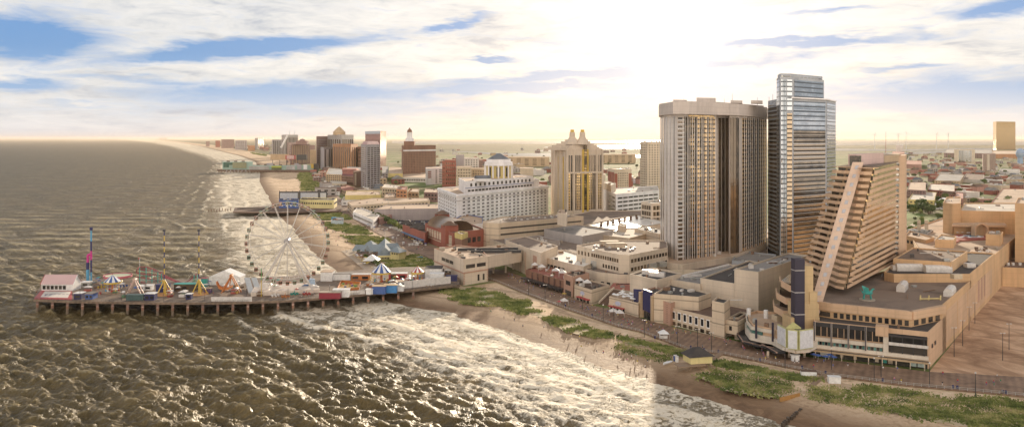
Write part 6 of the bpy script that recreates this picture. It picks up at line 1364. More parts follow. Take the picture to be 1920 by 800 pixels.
b = sky_t('mauve_wing', 'dark mauve hotel wing stepping up behind the brown ribbed hotel', 'hotel', 538, 540, 561, 268, 306, W_['mauve'], side=.05); wins(b, len(b.edges) - 1, 6, 8, GL['dusk'], (.1, .9), (10, b.z1 - 6), .5, .4)
b = sky_t('casino_slab', 'pale grey slab hotel with dark vertical bars and a diagonal brace', 'hotel', 528, 534, 559, 253, 300, W_['grey'], side=.05); strips(b, 1, 9, GL['dusk'], (.08, .98), (8, b.z1 - 12), .4, .8, 'window_strip'); strips(b, 0, 2, GL['dusk'], (.1, .9), (8, b.z1 - 12), .4, .8, 'window_strip')
p = D(527, b.Ym - 10); q = D(539, b.Ym - 10); MB().tube((*p, b.z1 * .5), (*q, b.z1 - 2), 5, n=6).build('brace', W_['white'], b.root)
for x in (543, 552): p = D(x, b.Ym + 30); MB().tube((*p, b.z1), (*p, b.z1 + 20), .7, .4).build('antenna', dkmetal, b.root)
b = sky_t('dark_barred_hotel', 'grey hotel with dark vertical bars left of the braced slab', 'hotel', 510, 511, 529, 262, 297, W_['lil'], side=.04); strips(b, len(b.edges) - 1, 5, GL['dark'], (.05, .95), (8, b.z1 - 5), .4, .8, 'window_strip')
b = sky_t('two_tone_tower', 'slim tower with pale side and dark front standing alone on the shore', 'tower', 478, 483, 495, 259, 280, W_['grey'], side=.04); strips(b, 1, 4, GL['dusk'], (.05, .95), (8, b.z1 - 5), .7, .8, 'window_strip')
for (x0, x1, yt, yb, lab, m_) in ((441, 463, 263.5, 281, 'distant broad grey apartment slab with vertical bars', W_['lil']), (415, 439, 261.5, 278, 'distant broad mauve apartment block with stepped roof', W_['mauve']), (404, 413, 264, 276, 'distant narrow reddish apartment block', W_['red']), (386, 393, 265.5, 274.5, 'smallest distant tower down the coast', W_['mauve']),
    (465, 478, 273, 283, 'distant low orange block between the apartment slab and the slim tower', W_['orange']), (298, 305, 258.8, 262.3, 'faint tower on the far point of the coast', W_['lil']), (306, 313, 258.4, 262.4, 'second faint tower on the far point of the coast', W_['lil']),
    (671, 678, 276, 322, 'narrow striped brown tower behind the orange brick hotel', W_['brown']), (581, 591, 273, 300, 'low brown hotel wing right of the brown ribbed hotel', W_['mauve']), (581, 600, 282, 312, 'beige blank wall block with a pale arch behind the shopping pier', W_['tan']),
    (829, 834, 303, 350, 'narrow dark red tower behind the white office', W_['red']), (834, 855, 301, 350, 'red brick tower right of the white office', W_['red']), (856, 884, 314, 352, 'pale peach apartment block left of the domed white hotel', W_['cream']), (884, 910, 317, 350, 'tan block behind the white hotel roof', W_['tan']),
    (855, 870, 291, 322, 'grey block in the haze behind the peach apartment block', W_['lil']), (870, 898, 297, 325, 'pale office block in the haze with many windows', W_['ivory']), (898, 905, 300, 322, 'narrow brown block in the haze by the pale office', W_['mauve']), (945, 1030, 295, 312, 'long low brown building in the haze left of the turreted hotel', W_['tan']), (975, 1000, 316, 335, 'low peach building in the haze behind the white hotel', W_['cream']),
    (1115, 1135, 328, 350, 'pale pink block between the turreted hotel and the dark red block', W_['cream2']), (1120, 1192, 290, 306, 'long low hazy building under the sun', W_['tan'])):
    b = sky_t('apartment_block', lab, 'building', x0, x0 + .2, x1, yt, yb, m_, side=.04)
    if yb < 283 or yb > 299: wins(b, len(b.edges) - 1, 5, 6, GL['dusk'], (.06, .94), (5, b.z1 - 2), .5, .45)
# billboards and low landmark blocks by the shopping pier
for (x0, x1, y0, y1, Y, lab, m_) in ((507, 541, 289, 300, 2750, 'brown and grey roadside billboards above the far beach', W_['tan']), (535, 554, 291, 299, 2700, 'red billboard with white lines above the far beach', redp), (556, 575, 290, 300, 2700, 'dark billboard right of the red one', dkmetal)):
    t = thing('billboard', lab, 'billboard', (*D(x0, Y), G)); a_, c_ = D(x0, Y), D(x1, Y); MB().prism(ccw([a_, c_, (c_[0], c_[1] + 6), (a_[0], a_[1] + 6)]), ZH(y1, Y), ZH(y0, Y)).build('panel', m_, t)
    if m_ is redp:
        for i in range(4): MB().prism(ccw([(a_[0] + 5, a_[1] - .6), (c_[0] - 5, c_[1] - .6), (c_[0] - 5, c_[1] - .2), (a_[0] + 5, a_[1] - .2)]), ZH(297.6 - i * 1.6, Y), ZH(297.6 - i * 1.6, Y) + 1.4).build('white_line', white, t)
    for u in (.1, .5, .9): p = (a_[0] + (c_[0] - a_[0]) * u, a_[1] + 3); MB().tube((*p, G), (*p, ZH(y1, Y)), .8).build('post', dkmetal, t)
o = thing('casino_hall', 'low maroon casino hall with a pale white peaked sail at its corner', 'casino building', (*D(650, 1750), G)); MB().prism(ccw([D(624, 1760), D(677, 1700), D(680, 1850), D(628, 1900)]), G, 24).build('wall', wall('maroon_wall', (.24, .09, .10)), o); MB().hip(ccw([D(632, 1760), D(676, 1705), D(679, 1840), D(636, 1880)]), 24, 33, .6).build('roof', R_['red'], o); p = D(631, 1740); MB().add([(p[0] - 14, p[1], 12), (p[0] + 14, p[1], 12), (p[0] + 12, p[1], 33), (p[0] - 16, p[1], 28)], [(0, 1, 2, 3)]).build('white_sail', white, o)
low = [('long tan low mall with small windows along the far boardwalk', [(660, 387), (721, 382), (806, 377), (803, 372), (700, 372), (652, 379)], 13, 'cream', 'tan'), ('long yellow wall building at the foot of the window grid tower', [(647, 367), (715, 366), (712, 358), (650, 358)], 14, 'yellow', 'tan'),
 ('brown three storey building with white sign by the far boardwalk', [(611, 327), (640, 328), (640, 317), (617, 315)], 22, 'tan', 'grey'), ('dark olive building behind the brown three storey one', [(640, 330), (668, 332), (668, 320), (646, 318)], 20, 'brown', 'grey'),
 ('grey low parking structure behind the dark brown slab', [(648, 322), (676, 324), (678, 314), (652, 313)], 20, 'lil', 'grey'), ('cream three storey garage right of the window grid tower', [(716, 352), (750, 354), (763, 350), (722, 345)], 17, 'cream', 'pale'),
 ('orange brick building with red roof in the town centre', [(743, 356), (763, 357), (764, 351), (746, 351)], 24, 'orange', 'red'), ('tan building beside the orange brick one', [(765, 360), (785, 361), (786, 354), (767, 354)], 16, 'tan', 'tan'), ('brown low building behind the parking lot wall', [(795, 361), (821, 362), (821, 355), (798, 354)], 16, 'mauve', 'tan'),
 ('brown low block left of the orange brick building', [(720, 371), (741, 371), (741, 362), (724, 362)], 10, 'brown', 'tan'), ('row of low shops with white roofs behind the far boardwalk', [(640, 378), (700, 378), (700, 370), (644, 370)], 8, 'white', 'pale'), ('row of white shopfronts facing the boardwalk crowd', [(662, 398), (700, 414), (712, 404), (672, 388)], 10, 'white', 'pale'),
 ('pink shopfront row beside the blank grey wall', [(700, 404), (712, 410), (735, 404), (705, 396)], 9, 'rose', 'tan'), ('low brown shops around a curved forecourt', [(632, 352), (655, 362), (672, 354), (650, 346)], 8, 'tan', 'red'), ('small tan shop row by the upper boardwalk', [(618, 345), (650, 345), (650, 338), (620, 338)], 9, 'cream', 'pale'),
 ('white and yellow low building behind the green lawn', [(742, 333), (800, 334), (800, 325), (745, 324)], 12, 'ivory', 'tan'), ('olive tan blank building behind the lawn', [(728, 326), (755, 326), (755, 314), (730, 314)], 20, 'yellow', 'tan'), ('low dark parking deck left of the lawn', [(716, 325), (728, 325), (728, 312), (717, 312)], 16, 'lil', 'grey')]
for lab, px_, z_, wm, rm in low:
    b = pxblock('low_building', lab, 'building', px_, z_, W_[wm], R_[rm])
    for e_ in range(len(b.edges)):
        L_ = (b.edges[e_][1] - b.edges[e_][0]).length; n_ = int(L_ / 6)
        if n_ >= 2 and 'blank' not in lab and 'yellow wall' not in lab: wins(b, e_, min(n_, 18), max(1, int((z_ - 4) / 4.5)), GL['dark'], (.04, .96), (G + 2, z_ - .8), .6, .45)
t = thing('blank_grey_wall_building', 'big blank grey walled store behind the row of trees and parked cars', 'store', (*D(780, 930), G))
a_, c_ = P(702, 414), P(822, 412); zt = ZH(392, a_[1]); b = block('', '', '', [a_[:2], c_[:2], (c_[0] + 5, c_[1] + 70), (a_[0] + 5, a_[1] + 70)], 15, wall('blank_grey_wall', (.40, .34, .33)), R_['tan'], root=t)
b = pxblock('gabled_beach_bar', 'yellow clapboard beach bar wing with grey metal gable roof', 'restaurant', [(708, 479), (745, 478), (742, 462), (710, 464)], 6, W_['yel2'], R_['blue'], par=0)
u0, u1 = P(708, 468, 9), P(748, 464, 9)
MB().gable(P(690, 470, 6)[:2], P(745, 466, 6)[:2], 16, 6, 11).build('gable_roof', R_['blue'], b.root); MB().gable(P(722, 476, 6)[:2], P(722, 458, 6)[:2], 11, 6.02, 11.5).build('cross_gable_roof', R_['blue'], b.root); wins(b, 0, 6, 1, GL['dark'], (.12, .6), (3, 4.6), .7, .9)
b = pxblock('beach_bar_deck', 'open dark thatched bar deck at the sea side of the yellow beach bar', 'bar', [(667, 474), (706, 482), (712, 474), (676, 466)], 5, W_['brown'], R_['brown'], par=0); MB().gable(P(668, 468, 5)[:2], P(712, 470, 5)[:2], 14, 5.1, 9.5).build('roof', R_['blue'], b.root)
for lab, px_, z_ in (('small pavilion with grey hip roof and red cupola windows behind the beach bar', [(686, 459), (700, 461), (704, 457), (690, 455)], 8), ('yellow corner pavilion with grey hip roof near the boardwalk', [(732, 471), (748, 473), (759, 470), (742, 466)], 9), ('little yellow lookout house with tan hip roof', [(748, 471), (760, 472), (762, 468), (750, 467)], 7.5), ('small grey roofed kiosk between the beach bar gables', [(718, 461), (726, 462), (728, 459), (720, 458)], 6)):
    b = pxblock('beach_pavilion', lab, 'pavilion', px_, z_, W_['yel2'], R_['blue'], par=0); c_ = Vector(b.c); MB().hip([(c_.x + (p[0] - c_.x) * 1.35, c_.y + (p[1] - c_.y) * 1.35) for p in b.pts], z_, z_ + 3.2, .12).build('hip_roof', R_['blue'] if 'tan' not in lab else R_['tan'], b.root); wins(b, 0, 3, 1, GL['dark'], (.1, .9), (z_ - 2.2, z_ - .8), .6, .9)
t = pxblock('lifeguard_station', 'small pale blue beach building with a bright blue roof top among the dunes', 'building', [(621, 414), (644, 415), (644, 409), (624, 408)], 6, paint('pale_blue_wall', (.45, .52, .55)), R_['grey']); part_box(t, 'roof_cabin', 626, 411, (5, 4, 2.6), skyb)
# beach house on stilts near the boardwalk
t = thing('beach_patrol_house', 'yellow clapboard beach house on stilts with dark hipped roof and wooden deck', 'house', P(1305, 690)); c = Vector(P(1310, 689))
MB().box((c.x, c.y + 2, G + 2.2), (10, 7.4, 3), .25).build('wall', W_['yel2'], t); ca, sa = math.cos(.25), math.sin(.25)
hp = [(c.x + x * ca - y * sa, c.y + 2 + x * sa + y * ca) for x, y in ((-6, -4.6), (6, -4.6), (6, 4.6), (-6, 4.6))]; MB().hip(hp, G + 5.2, G + 8.2, .25).build('roof', R_['dark'], t)
MB().box((c.x - 4.5, c.y - 2.6, G + 2.0), (12, 6, .3), .25).build('deck', wood, t); 
for x, y in ((-10, -5), (-4.5, -4.4), (0, -3.2), (-9, 0), (4.5, 0), (5, 5), (-1, 0)): MB().tube((c.x + x, c.y + y, G), (c.x + x, c.y + y, G + 2.1), .18, n=5).build('stilt', wood, t)
for i in range(3): MB().box((c.x - 3 + i * 3, c.y - 1.9 + i * .75, G + 3.2), (1.4, .2, 1.2), .25).build('window', GL['dark'], t)
t = thing('rescue_boat', 'white rowing boat lying on the sand left of the beach house', 'boat', P(1252, 682)); c = Vector(P(1252, 682))
d_1 = Vector((math.cos(.75), math.sin(.75), 0)); n_1 = Vector((-d_1.y, d_1.x, 0)); vs = []
for s_, w_ in ((-3.4, .05), (-2, .8), (0, 1.1), (2, .85), (3.2, .3)): vs += [c + d_1 * s_ + n_1 * w_ + Vector((0, 0, .9)), c + d_1 * s_ * .9 + Vector((0, 0, .1)), c + d_1 * s_ - n_1 * w_ + Vector((0, 0, .9))]
fs = []
for i in range(4): fs += [(3 * i, 3 * i + 1, 3 * i + 4, 3 * i + 3), (3 * i + 1, 3 * i + 2, 3 * i + 5, 3 * i + 4), (3 * i, 3 * i + 3, 3 * i + 5, 3 * i + 2)]
MB().add(vs, fs).build('hull', white, t)
for i, (x, y) in enumerate(((1266, 676), (1269, 678))): k = P(x, y); t = thing('portable_toilet', ['blue portable toilet nearer the boat', 'white portable toilet beside the beach house'][i], 'toilet', k); MB().box(k, (1.3, 1.3, 2.4)).build('cabin', [bluep, white][i], t); MB().box((k[0], k[1], k[2] + 2.4), (1.5, 1.5, .2)).build('roof', offw, t)
for x, y, w_, lab in ((1516, 706, 6, 'long white storage shed with dark roof beside the boardwalk rail'), (1564, 717, 4.6, 'small white box shed right of the storage shed')):
    k = P(x, y); t = thing('storage_shed', lab, 'shed', k); MB().box(k, (w_, 2.6, 2.5), -.15).build('wall', white, t); MB().box((k[0], k[1], G + 2.5), (w_ + .3, 2.9, .2), -.15).build('roof', R_['brown'] if w_ > 5 else white, t)
def ramp_(lab, a_, c_, w_):
    a_ = Vector(P(*a_)); c_ = Vector(P(*c_)); t = thing('beach_ramp', lab, 'ramp', tuple(a_)); d_1 = (c_ - a_); n_1 = Vector((-d_1.y, d_1.x, 0)).normalized() * w_ / 2
    MB().add([a_ + n_1, a_ - n_1, c_ - n_1 + Vector((0, 0, .7)), c_ + n_1 + Vector((0, 0, .7)), a_ + n_1 - Vector((0, 0, 1)), a_ - n_1 - Vector((0, 0, 1)), c_ - n_1 - Vector((0, 0, 1)), c_ + n_1 - Vector((0, 0, 1))], [(0, 1, 2, 3), (0, 3, 7, 4), (1, 5, 6, 2), (0, 4, 5, 1)]).build('walkway', wood, t)
    for s_ in (-1, 1):
        mb = MB().tube(a_ + n_1 * s_ + Vector((0, 0, 1.1)), c_ + n_1 * s_ + Vector((0, 0, 1.8)), .06, n=4); m_ = int(d_1.length / 2)
        for i in range(m_ + 1): p = a_ + d_1 * i / m_ + n_1 * s_; mb.tube(p, p + Vector((0, 0, 1.1 + .7 * i / m_)), .07, n=4)
        mb.build('handrail', wood, t)
ramp_('wooden ramp from the boardwalk down to the dunes beside the white sheds', (1520, 724), (1548, 702), 2.4); ramp_('wooden walkway across the dunes left of the beach house', (1268, 664), (1290, 655), 2.2); ramp_('wooden ramp from the boardwalk to the beach house', (1330, 676), (1352, 664), 2.6)
# jetty remains and dune erosion fence at the water edge
t = thing('rock_groyne', 'short dark timber groyne half buried in the surf at the bottom right', 'groyne', P(1480, 788, 0)); a_ = Vector(P(1466, 800, 0)); c_ = Vector(P(1500, 772, 0))
for i in range(16): p = a_.lerp(c_, i / 15); MB().box((p.x + random.uniform(-.5, .5), p.y, -1), (.8, .9, 1.9 + random.random() * .7), random.random()).build('timber', paint('wet_timber', (.07, .05, .035), .4), t)
t = thing('sand_fence', 'short orange brown sand retaining wall by the eroded dune', 'fence', P(1480, 746)); a_ = Vector(P(1462, 750)); c_ = Vector(P(1500, 741))
for i in range(8): p = a_.lerp(c_, (i + .5) / 8); MB().box((p.x, p.y, G - .6), (1.2, .2, 1.7), .4).build('board', paint('rust_board', (.38, .20, .06)), t)

# ================================================================== boardwalk rail, lamps, bins, stalls
t = thing('boardwalk_rail', 'long metal rail along the sea edge of the boardwalk', 'railing', P(1360, 664, G + .5)); rl = [Vector(P(x, y, G + .5)) for x, y in NEARE[:12]]
rail = MB(); posts = []
for i in range(len(rl) - 1):
    for zz in (.55, 1.1): rail.tube(rl[i] + Vector((0, .3, zz)), rl[i + 1] + Vector((0, .3, zz)), .06, n=4)
    m_ = max(1, int((rl[i + 1] - rl[i]).length / 2.6))
    for j in range(m_): posts.append(rl[i].lerp(rl[i + 1], j / m_) + Vector((0, .3, 0)))
rail.build('rails', galv, t); posts.sort(key=lambda p: p.length)
for p in posts[:100]: MB().tube(p, p + Vector((0, 0, 1.2)), .08, n=4).build('post', galv, t)
mb = MB(); [mb.tube(p, p + Vector((0, 0, 1.2)), .08, n=4) for p in posts[100:]]; o = mb.build('post', galv, t); o['kind'] = 'stuff'
def lamp(x, y, h, lab, grp, z=G + .5, two=True, mat=dkmetal):
    k = Vector(P(x, y, z)); o = thing('street_lamp', lab, 'street lamp', tuple(k), grp); MB().tube(k, k + Vector((0, 0, h)), .16, .1, n=6).build('pole', mat, o)
    if two:
        for s_ in (-1, 1): MB().tube(k + Vector((0, 0, h)), k + Vector((s_ * .9, 0, h + .1)), .07, n=4).lathe(k + Vector((s_ * .9, 0, h - .25)), [(0, 0), (.3, .1), (.3, .4), (0, .5)], 6).build('lamp_head', offw, o)
    else: MB().lathe(k + Vector((0, 0, h)), [(0, 0), (.35, .15), (.3, .6), (0, .8)], 6).build('lamp_head', offw, o)
for x, y in ((991, 552), (1022, 560), (1092, 580), (1131, 602), (1151, 600), (1208, 632), (1270, 645), (1308, 651), (1334, 658), (1472, 690), (1559, 692), (1639, 712), (1652, 706), (1743, 722), (1829, 742)): lamp(x, y, 8.5, 'dark double headed lamp post on the boardwalk', 'boardwalk lamp posts', two=x % 2 == 0)
for i, (x, y) in enumerate(((1880, 675), (1892, 655), (1805, 648), (1817, 619), (1828, 606), (1789, 668))): lamp(x, y, [12, 12, 12, 12, 11, 13][i], ['rightmost pair lamp pole nearer on the sand lot', 'farther lamp pole of the pair on the sand lot', 'lamp pole second nearest along the blank peach wall', 'lamp pole third along the blank peach wall', 'farthest lamp pole along the blank peach wall', 'nearest lamp pole along the blank peach wall'][i], 'sand lot lamp poles', G + .1)
for i in range(7): lamp(612 + i * 22, 366 + i * 16.5, 9, 'pale lamp post among the far boardwalk crowd', 'far boardwalk lamp posts', two=False, mat=offw)
# benches / bins
for i, (x, y) in enumerate(((1295, 652), (1320, 657), (1347, 660), (1425, 676), (1504, 690), (1548, 700), (1655, 714), (1787, 727), (1795, 728), (1880, 736), (1886, 737), (1228, 634), (1110, 592), (1060, 574))):
    k = Vector(P(x, y, G + .5)); o = thing('litter_bin', 'dark blue litter bin on the boardwalk by the rail', 'bin', tuple(k), 'boardwalk litter bins'); MB().lathe(k, [(.4, 0), (.45, 1), (.3, 1.25), (0, 1.3)], 8).build('bin_body', navy, o)
def tent(x, y, w_, h_, mat, lab, cat='tent', z=G + .5, grp=None):
    k = Vector(P(x, y, z)); o = thing('market_tent', lab, cat, tuple(k), grp); q = [(k.x + a * w_ / 2, k.y + b * w_ / 2) for a, b in ((-1, -1), (1, -1), (1, 1), (-1, 1))]
    MB().hip(q, k.z + h_, k.z + h_ + w_ * .35, .05).build('canopy', mat, o)
    for p in q: MB().tube((*p, k.z), (*p, k.z + h_), .07, n=4).build('pole', offw, o)
    return o
o = tent(1244, 633, 5, 2.4, white, 'white peaked tent over a cart on the boardwalk'); k = P(1244, 633, G + .5); MB().box((k[0], k[1], k[2]), (3.6, 2, 1.3)).build('cart', white, o)
for i, (x, y) in enumerate(((1150, 590), (1162, 593), (1058, 570))): o = tent(x, y, 4.6, 2.2, offw, ['pale cart tent left of a pair before the parasol restaurant', 'pale cart tent right of a pair before the parasol restaurant', 'small pale tent before the brown pavilion'][i])
for i, (x, y) in enumerate(((1003, 504), (1016, 508), (1042, 515), (1055, 519))): tent(x, y, 5, 3, offw, ['first pale square canopy on the brick arcade roof from the left', 'second pale square canopy on the brick arcade roof', 'third pale square canopy on the brick arcade roof', 'fourth pale square canopy on the brick arcade roof'][i], 'canopy', z=9.6)
for i, (x, y) in enumerate(((1087, 534), (1101, 538))): tent(x, y, 5, 3, offw, ['left pale square canopy on the corner restaurant roof', 'right pale square canopy on the corner restaurant roof'][i], 'canopy', z=10.1)
for i in range(42):
    u, v_ = random.random(), random.random(); p0, p1, p2, p3 = [Vector(P(x, y, 9.1)) for x, y in ((1146, 557), (1192, 568), (1203, 559), (1166, 551))]; k = p0.lerp(p1, u).lerp(p3.lerp(p2, u), v_)
    o = thing('parasol', 'white parasol packed on the parasol restaurant roof', 'parasol', tuple(k), 'white parasols on the restaurant roof'); MB().lathe(k, [(1.15, 1.9), (0, 2.5)], 7).build('canopy', white, o); MB().tube(k, k + Vector((0, 0, 2.4)), .05, n=4).build('pole', offw, o)
def pxp(x, y, mat, lab, grp, z=G + .5): parasol(x, y, mat, '', z, lab, grp, r=1.6)
for x, y in ((1404, 650), (1410, 647), (1413, 651), (1420, 649), (1443, 650), (1446, 655), (1454, 656)): pxp(x, y, yelp, 'yellow parasol under the round cream casino front', 'yellow parasols at the casino entrance')
for x, y in ((1526, 672), (1534, 674), (1548, 676), (1556, 673), (1563, 677)): pxp(x, y, bluep, 'blue parasol under the long casino canopy', 'blue parasols at the casino shops')
for x, y in ((767, 449), (773, 452), (780, 455), (790, 459)): pxp(x, y, yelp, 'yellow parasol outside the tavern row', 'yellow parasols at the taverns')
pxp(1049, 571, redp, 'single red parasol on the boardwalk near the corner restaurant', None); pxp(1058, 556, yelp, 'single yellow parasol by the brown pavilion', None)

# ================================================================== vegetation
leafm = []
for i, (c1, c2) in enumerate((((.05, .085, .02), (.17, .23, .05)), ((.08, .11, .025), (.26, .28, .07)), ((.04, .07, .02), (.14, .18, .04)))):
    m, nt, b_ = new_mat('foliage_%s' % ('dark', 'light', 'deep')[i]); n_ = noise(nt, .6, 3, .6, geo_pos(nt)); oi = nt.nodes.new('ShaderNodeObjectInfo')
    f = math_(nt, 'ADD', math_(nt, 'MULTIPLY', n_, .7), math_(nt, 'MULTIPLY', oi.outputs['Random'], .35)); nt.links.new(ramp(nt, f, [(.3, c1), (.75, c2)]).outputs[0], b_.inputs['Base Color']); b_.inputs['Roughness'].default_value = .7; leafm.append(m)
bark = paint('bark', (.12, .08, .05), .9)
def tree_mesh(seed, h, r):
    rr = random.Random(seed); t = thing('tree', '', 'tree', (0, 0, 0)); mb = MB().tube((0, 0, 0), (0, 0, h * .45), r * .09, r * .06, n=6)
    cl = []
    for i in range(6):
        a_ = i * 1.05 + rr.random(); e = (math.cos(a_) * r * .55, math.sin(a_) * r * .55, h * rr.uniform(.5, .8)); mb.tube((0, 0, h * .38), e, r * .04, r * .02, n=4); cl.append((e, r * rr.uniform(.36, .55)))
    cl += [((rr.uniform(-.3, .3) * r, rr.uniform(-.3, .3) * r, h * rr.uniform(.6, .86)), r * rr.uniform(.4, .6)) for _ in range(4)]
    mb.build('trunk', bark, t); cm = MB()
    for (c_, q) in cl:
        for _ in range(46):
            v = Vector((rr.gauss(0, 1), rr.gauss(0, 1), rr.gauss(0, .8))).normalized() * q * rr.uniform(.55, 1.1); p = Vector(c_) + v; s_ = r * rr.uniform(.08, .16)
            u = Vector((rr.gauss(0, 1), rr.gauss(0, 1), rr.gauss(0, 1))).normalized(); w_ = u.orthogonal().normalized()
            cm.add([p - u * s_ - w_ * s_ * .6, p + u * s_ * .4 - w_ * s_, p + u * s_ + w_ * s_ * .5, p - u * s_ * .3 + w_ * s_], [(0, 1, 2, 3)])
    cm.build('crown', leafm[seed % 3], t); return t
trees = [tree_mesh(i, h, r) for i, (h, r) in enumerate(((9, 4.5), (7, 4), (11, 5), (8, 5)))]
used_tree = set()
def plant_tree(x, y, s, lab, grp, k=None):
    k = random.randrange(4) if k is None else k; loc = P(x, y, G)
    if k not in used_tree: used_tree.add(k); o = trees[k]; o.location = loc; o['label'] = lab; o['group'] = grp; o.scale = (s, s, s)
    else: o = dup(trees[k], loc, lab, grp, random.uniform(0, 6.28), s)
    return o
for i in range(4): plant_tree(1706 + i * 10, 398, 1.2, 'big leafy tree by the small park behind the terraced hotel', 'park trees', i)
for i in range(13): plant_tree(706 + i * 4.1 + random.uniform(-1, 1), 412 + i * 1.75, .95, 'leafy tree in the row beside the far boardwalk plaza', 'row of plaza trees')
for i in range(16): plant_tree(random.uniform(1705, 1752), random.uniform(396, 402), random.uniform(.8, 1.3), 'big leafy tree by the small park behind the terraced hotel', 'park trees')
for i in range(22): plant_tree(random.uniform(1700, 1770), random.uniform(410, 440), random.uniform(.5, .9), 'street tree along the road behind the terraced hotel', 'street trees behind the terraced hotel')
for i in range(70): 
    y = 285 + 110 * random.random() ** 1.3; plant_tree(random.uniform(1690, 1935), y, random.uniform(.8, 1.6), 'tree among the low houses on the right', 'trees among the right hand houses')
for i in range(9): plant_tree(1850 + i * 8.5, 384 + random.uniform(-1, 1), .8, 'small tree in front of the brick flat roofed store', 'trees before the brick store')
for i in range(42): plant_tree(random.uniform(725, 1235), 283 + 60 * random.random() ** 1.4, random.uniform(.8, 1.5), 'hazy tree in the town centre', 'trees in the town centre')
for i in range(12): plant_tree(728 + i * 1.8, 341, 1.1, 'clipped green tree in the clump beside the lawn', 'clump beside the lawn')
for i in range(10): plant_tree(640 + random.uniform(0, 35), 332 + random.uniform(-2, 6), .9, 'dark tree behind the far boardwalk shops', 'trees behind far boardwalk shops')
for i in range(9): plant_tree(random.uniform(672, 705), random.uniform(466, 486), .45, 'small palm-like shrub by the beach bar', 'shrubs by the beach bar')
for i in range(14): plant_tree(685 + i * 3.6, 484 + i * 2.6 + random.uniform(-1, 1), .4, 'small shrub along the inner pier promenade', 'shrubs along the pier promenade')

def turf(key, c1, c2):
    m, nt, b_ = new_mat(key); n_ = noise(nt, .16, 7, .72, geo_pos(nt), .8); nt.links.new(ramp(nt, n_, [(.36, c1), (.48, c2), (.54, (.54, .42, .28))]).outputs[0], b_.inputs['Base Color']); b_.inputs['Roughness'].default_value = .95; return m
grassm = turf('dune_grass_turf', (.13, .17, .045), (.27, .28, .09)); _g = roofm('dune_grass_turf', (.26, .26, .08), .95, (.13, .17, .04)); drym = turf('dry_dune_turf', (.30, .27, .11), (.46, .38, .22)); bladem = leafm[1]
m, nt, b_ = new_mat('grass_blades'); n_ = noise(nt, .12, 4, .6, geo_pos(nt), .5); nt.links.new(ramp(nt, n_, [(.35, (.09, .13, .03)), (.5, (.23, .26, .07)), (.64, (.44, .40, .17))]).outputs[0], b_.inputs['Base Color']); b_.inputs['Roughness'].default_value = .8; bladem = m
def pin(p, poly):
    c = False; j = len(poly) - 1
    for i in range(len(poly)):
        if (poly[i][1] > p[1]) != (poly[j][1] > p[1]) and p[0] < (poly[j][0] - poly[i][0]) * (p[1] - poly[i][1]) / (poly[j][1] - poly[i][1]) + poly[i][0]: c = not c
        j = i
    return c
def grass(px, n, h, turf, rows=False, w=.4, lab=''):
    if rows or turf is None: w = .22; h *= .8
    poly = [P(x, y)[:2] for x, y in px]; zt = G + .12
    # ragged edge
    rp = []
    for i in range(len(poly)):
        a_, c_ = Vector(poly[i]), Vector(poly[(i + 1) % len(poly)]); L_ = (c_ - a_).length; k = max(2, int(L_ / 5))
        for j in range(k): rp.append(tuple(a_.lerp(c_, j / k) + Vector((random.gauss(0, 1), random.gauss(0, 1))) * min(2.2, L_ * .07)))
    if turf: o = MB().add([(p[0], p[1], zt) for p in ccw(rp)], [tuple(range(len(rp)))]).build('grass_turf', turf); o['kind'] = 'stuff'
    xs = [p[0] for p in poly]; ys_ = [p[1] for p in poly]; mb = MB(); cnt = 0; tries = 0; 
    while cnt < n and tries < n * 12:
        tries += 1; x, y = random.uniform(min(xs), max(xs)), random.uniform(min(ys_), max(ys_))
        if rows: y = round(y / 1.6) * 1.6 + random.gauss(0, .2)
        if not pin((x, y), rp): continue
        if not rows and vn((x, y)) < .35: continue
        cnt += 1; x += random.gauss(0, 1.1); y += random.gauss(0, 1.4)
        for _ in range(2):
            a_ = random.uniform(0, 3.14); dx, dy = math.cos(a_) * w, math.sin(a_) * w; hh = h * random.uniform(.6, 1.3); lx, ly = random.gauss(0, .3) * h, random.gauss(0, .3) * h
            mb.add([(x - dx, y - dy, G), (x + dx, y + dy, G), (x + dx * .5 + lx, y + dy * .5 + ly, G + hh), (x - dx * .6 + lx, y - dy * .6 + ly, G + hh * .85)], [(0, 1, 2, 3)])
    o = mb.build('dune_grass', bladem); tag(o, lab or 'green dune grass', 'grass'); o['kind'] = 'stuff'
def vn(p): return .5 + .5 * math.sin(p[0] * .21 + 1.7 * math.sin(p[1] * .13)) * math.sin(p[1] * .17 + 1.3 * math.sin(p[0] * .11))
grass([(828, 546), (868, 538), (905, 541), (940, 552), (962, 563), (940, 574), (890, 574), (852, 563)], 3800, .9, grassm)
grass([(966, 562), (985, 564), (1012, 584), (1020, 592), (980, 588), (942, 576)], 1700, .9, grassm)
grass([(1000, 590), (1040, 593), (1100, 608), (1150, 626), (1146, 636), (1085, 628), (1030, 606)], 1700, .8, drym)
grass([(1160, 629), (1200, 636), (1270, 656), (1290, 662), (1275, 668), (1225, 655), (1168, 642)], 1500, .9, grassm)
grass([(1158, 643), (1215, 656), (1268, 670), (1240, 682), (1200, 668), (1152, 654)], 900, .6, None, True)
grass([(1345, 674), (1400, 684), (1500, 704), (1545, 712), (1500, 714), (1400, 700), (1338, 684)], 1700, 1.0, grassm)
grass([(1330, 690), (1400, 700), (1482, 716), (1492, 730), (1470, 740), (1400, 732), (1312, 702)], 2600, .6, None, True)
grass([(1312, 700), (1400, 728), (1470, 742), (1440, 744), (1380, 730), (1305, 706)], 700, .6, drym)
grass([(1512, 722), (1700, 736), (1980, 762), (1980, 810), (1800, 790), (1640, 772), (1520, 748)], 9000, .6, None, True)
grass([(1580, 722), (1700, 733), (1980, 758), (1980, 770), (1760, 752), (1600, 732)], 2200, .8, None)
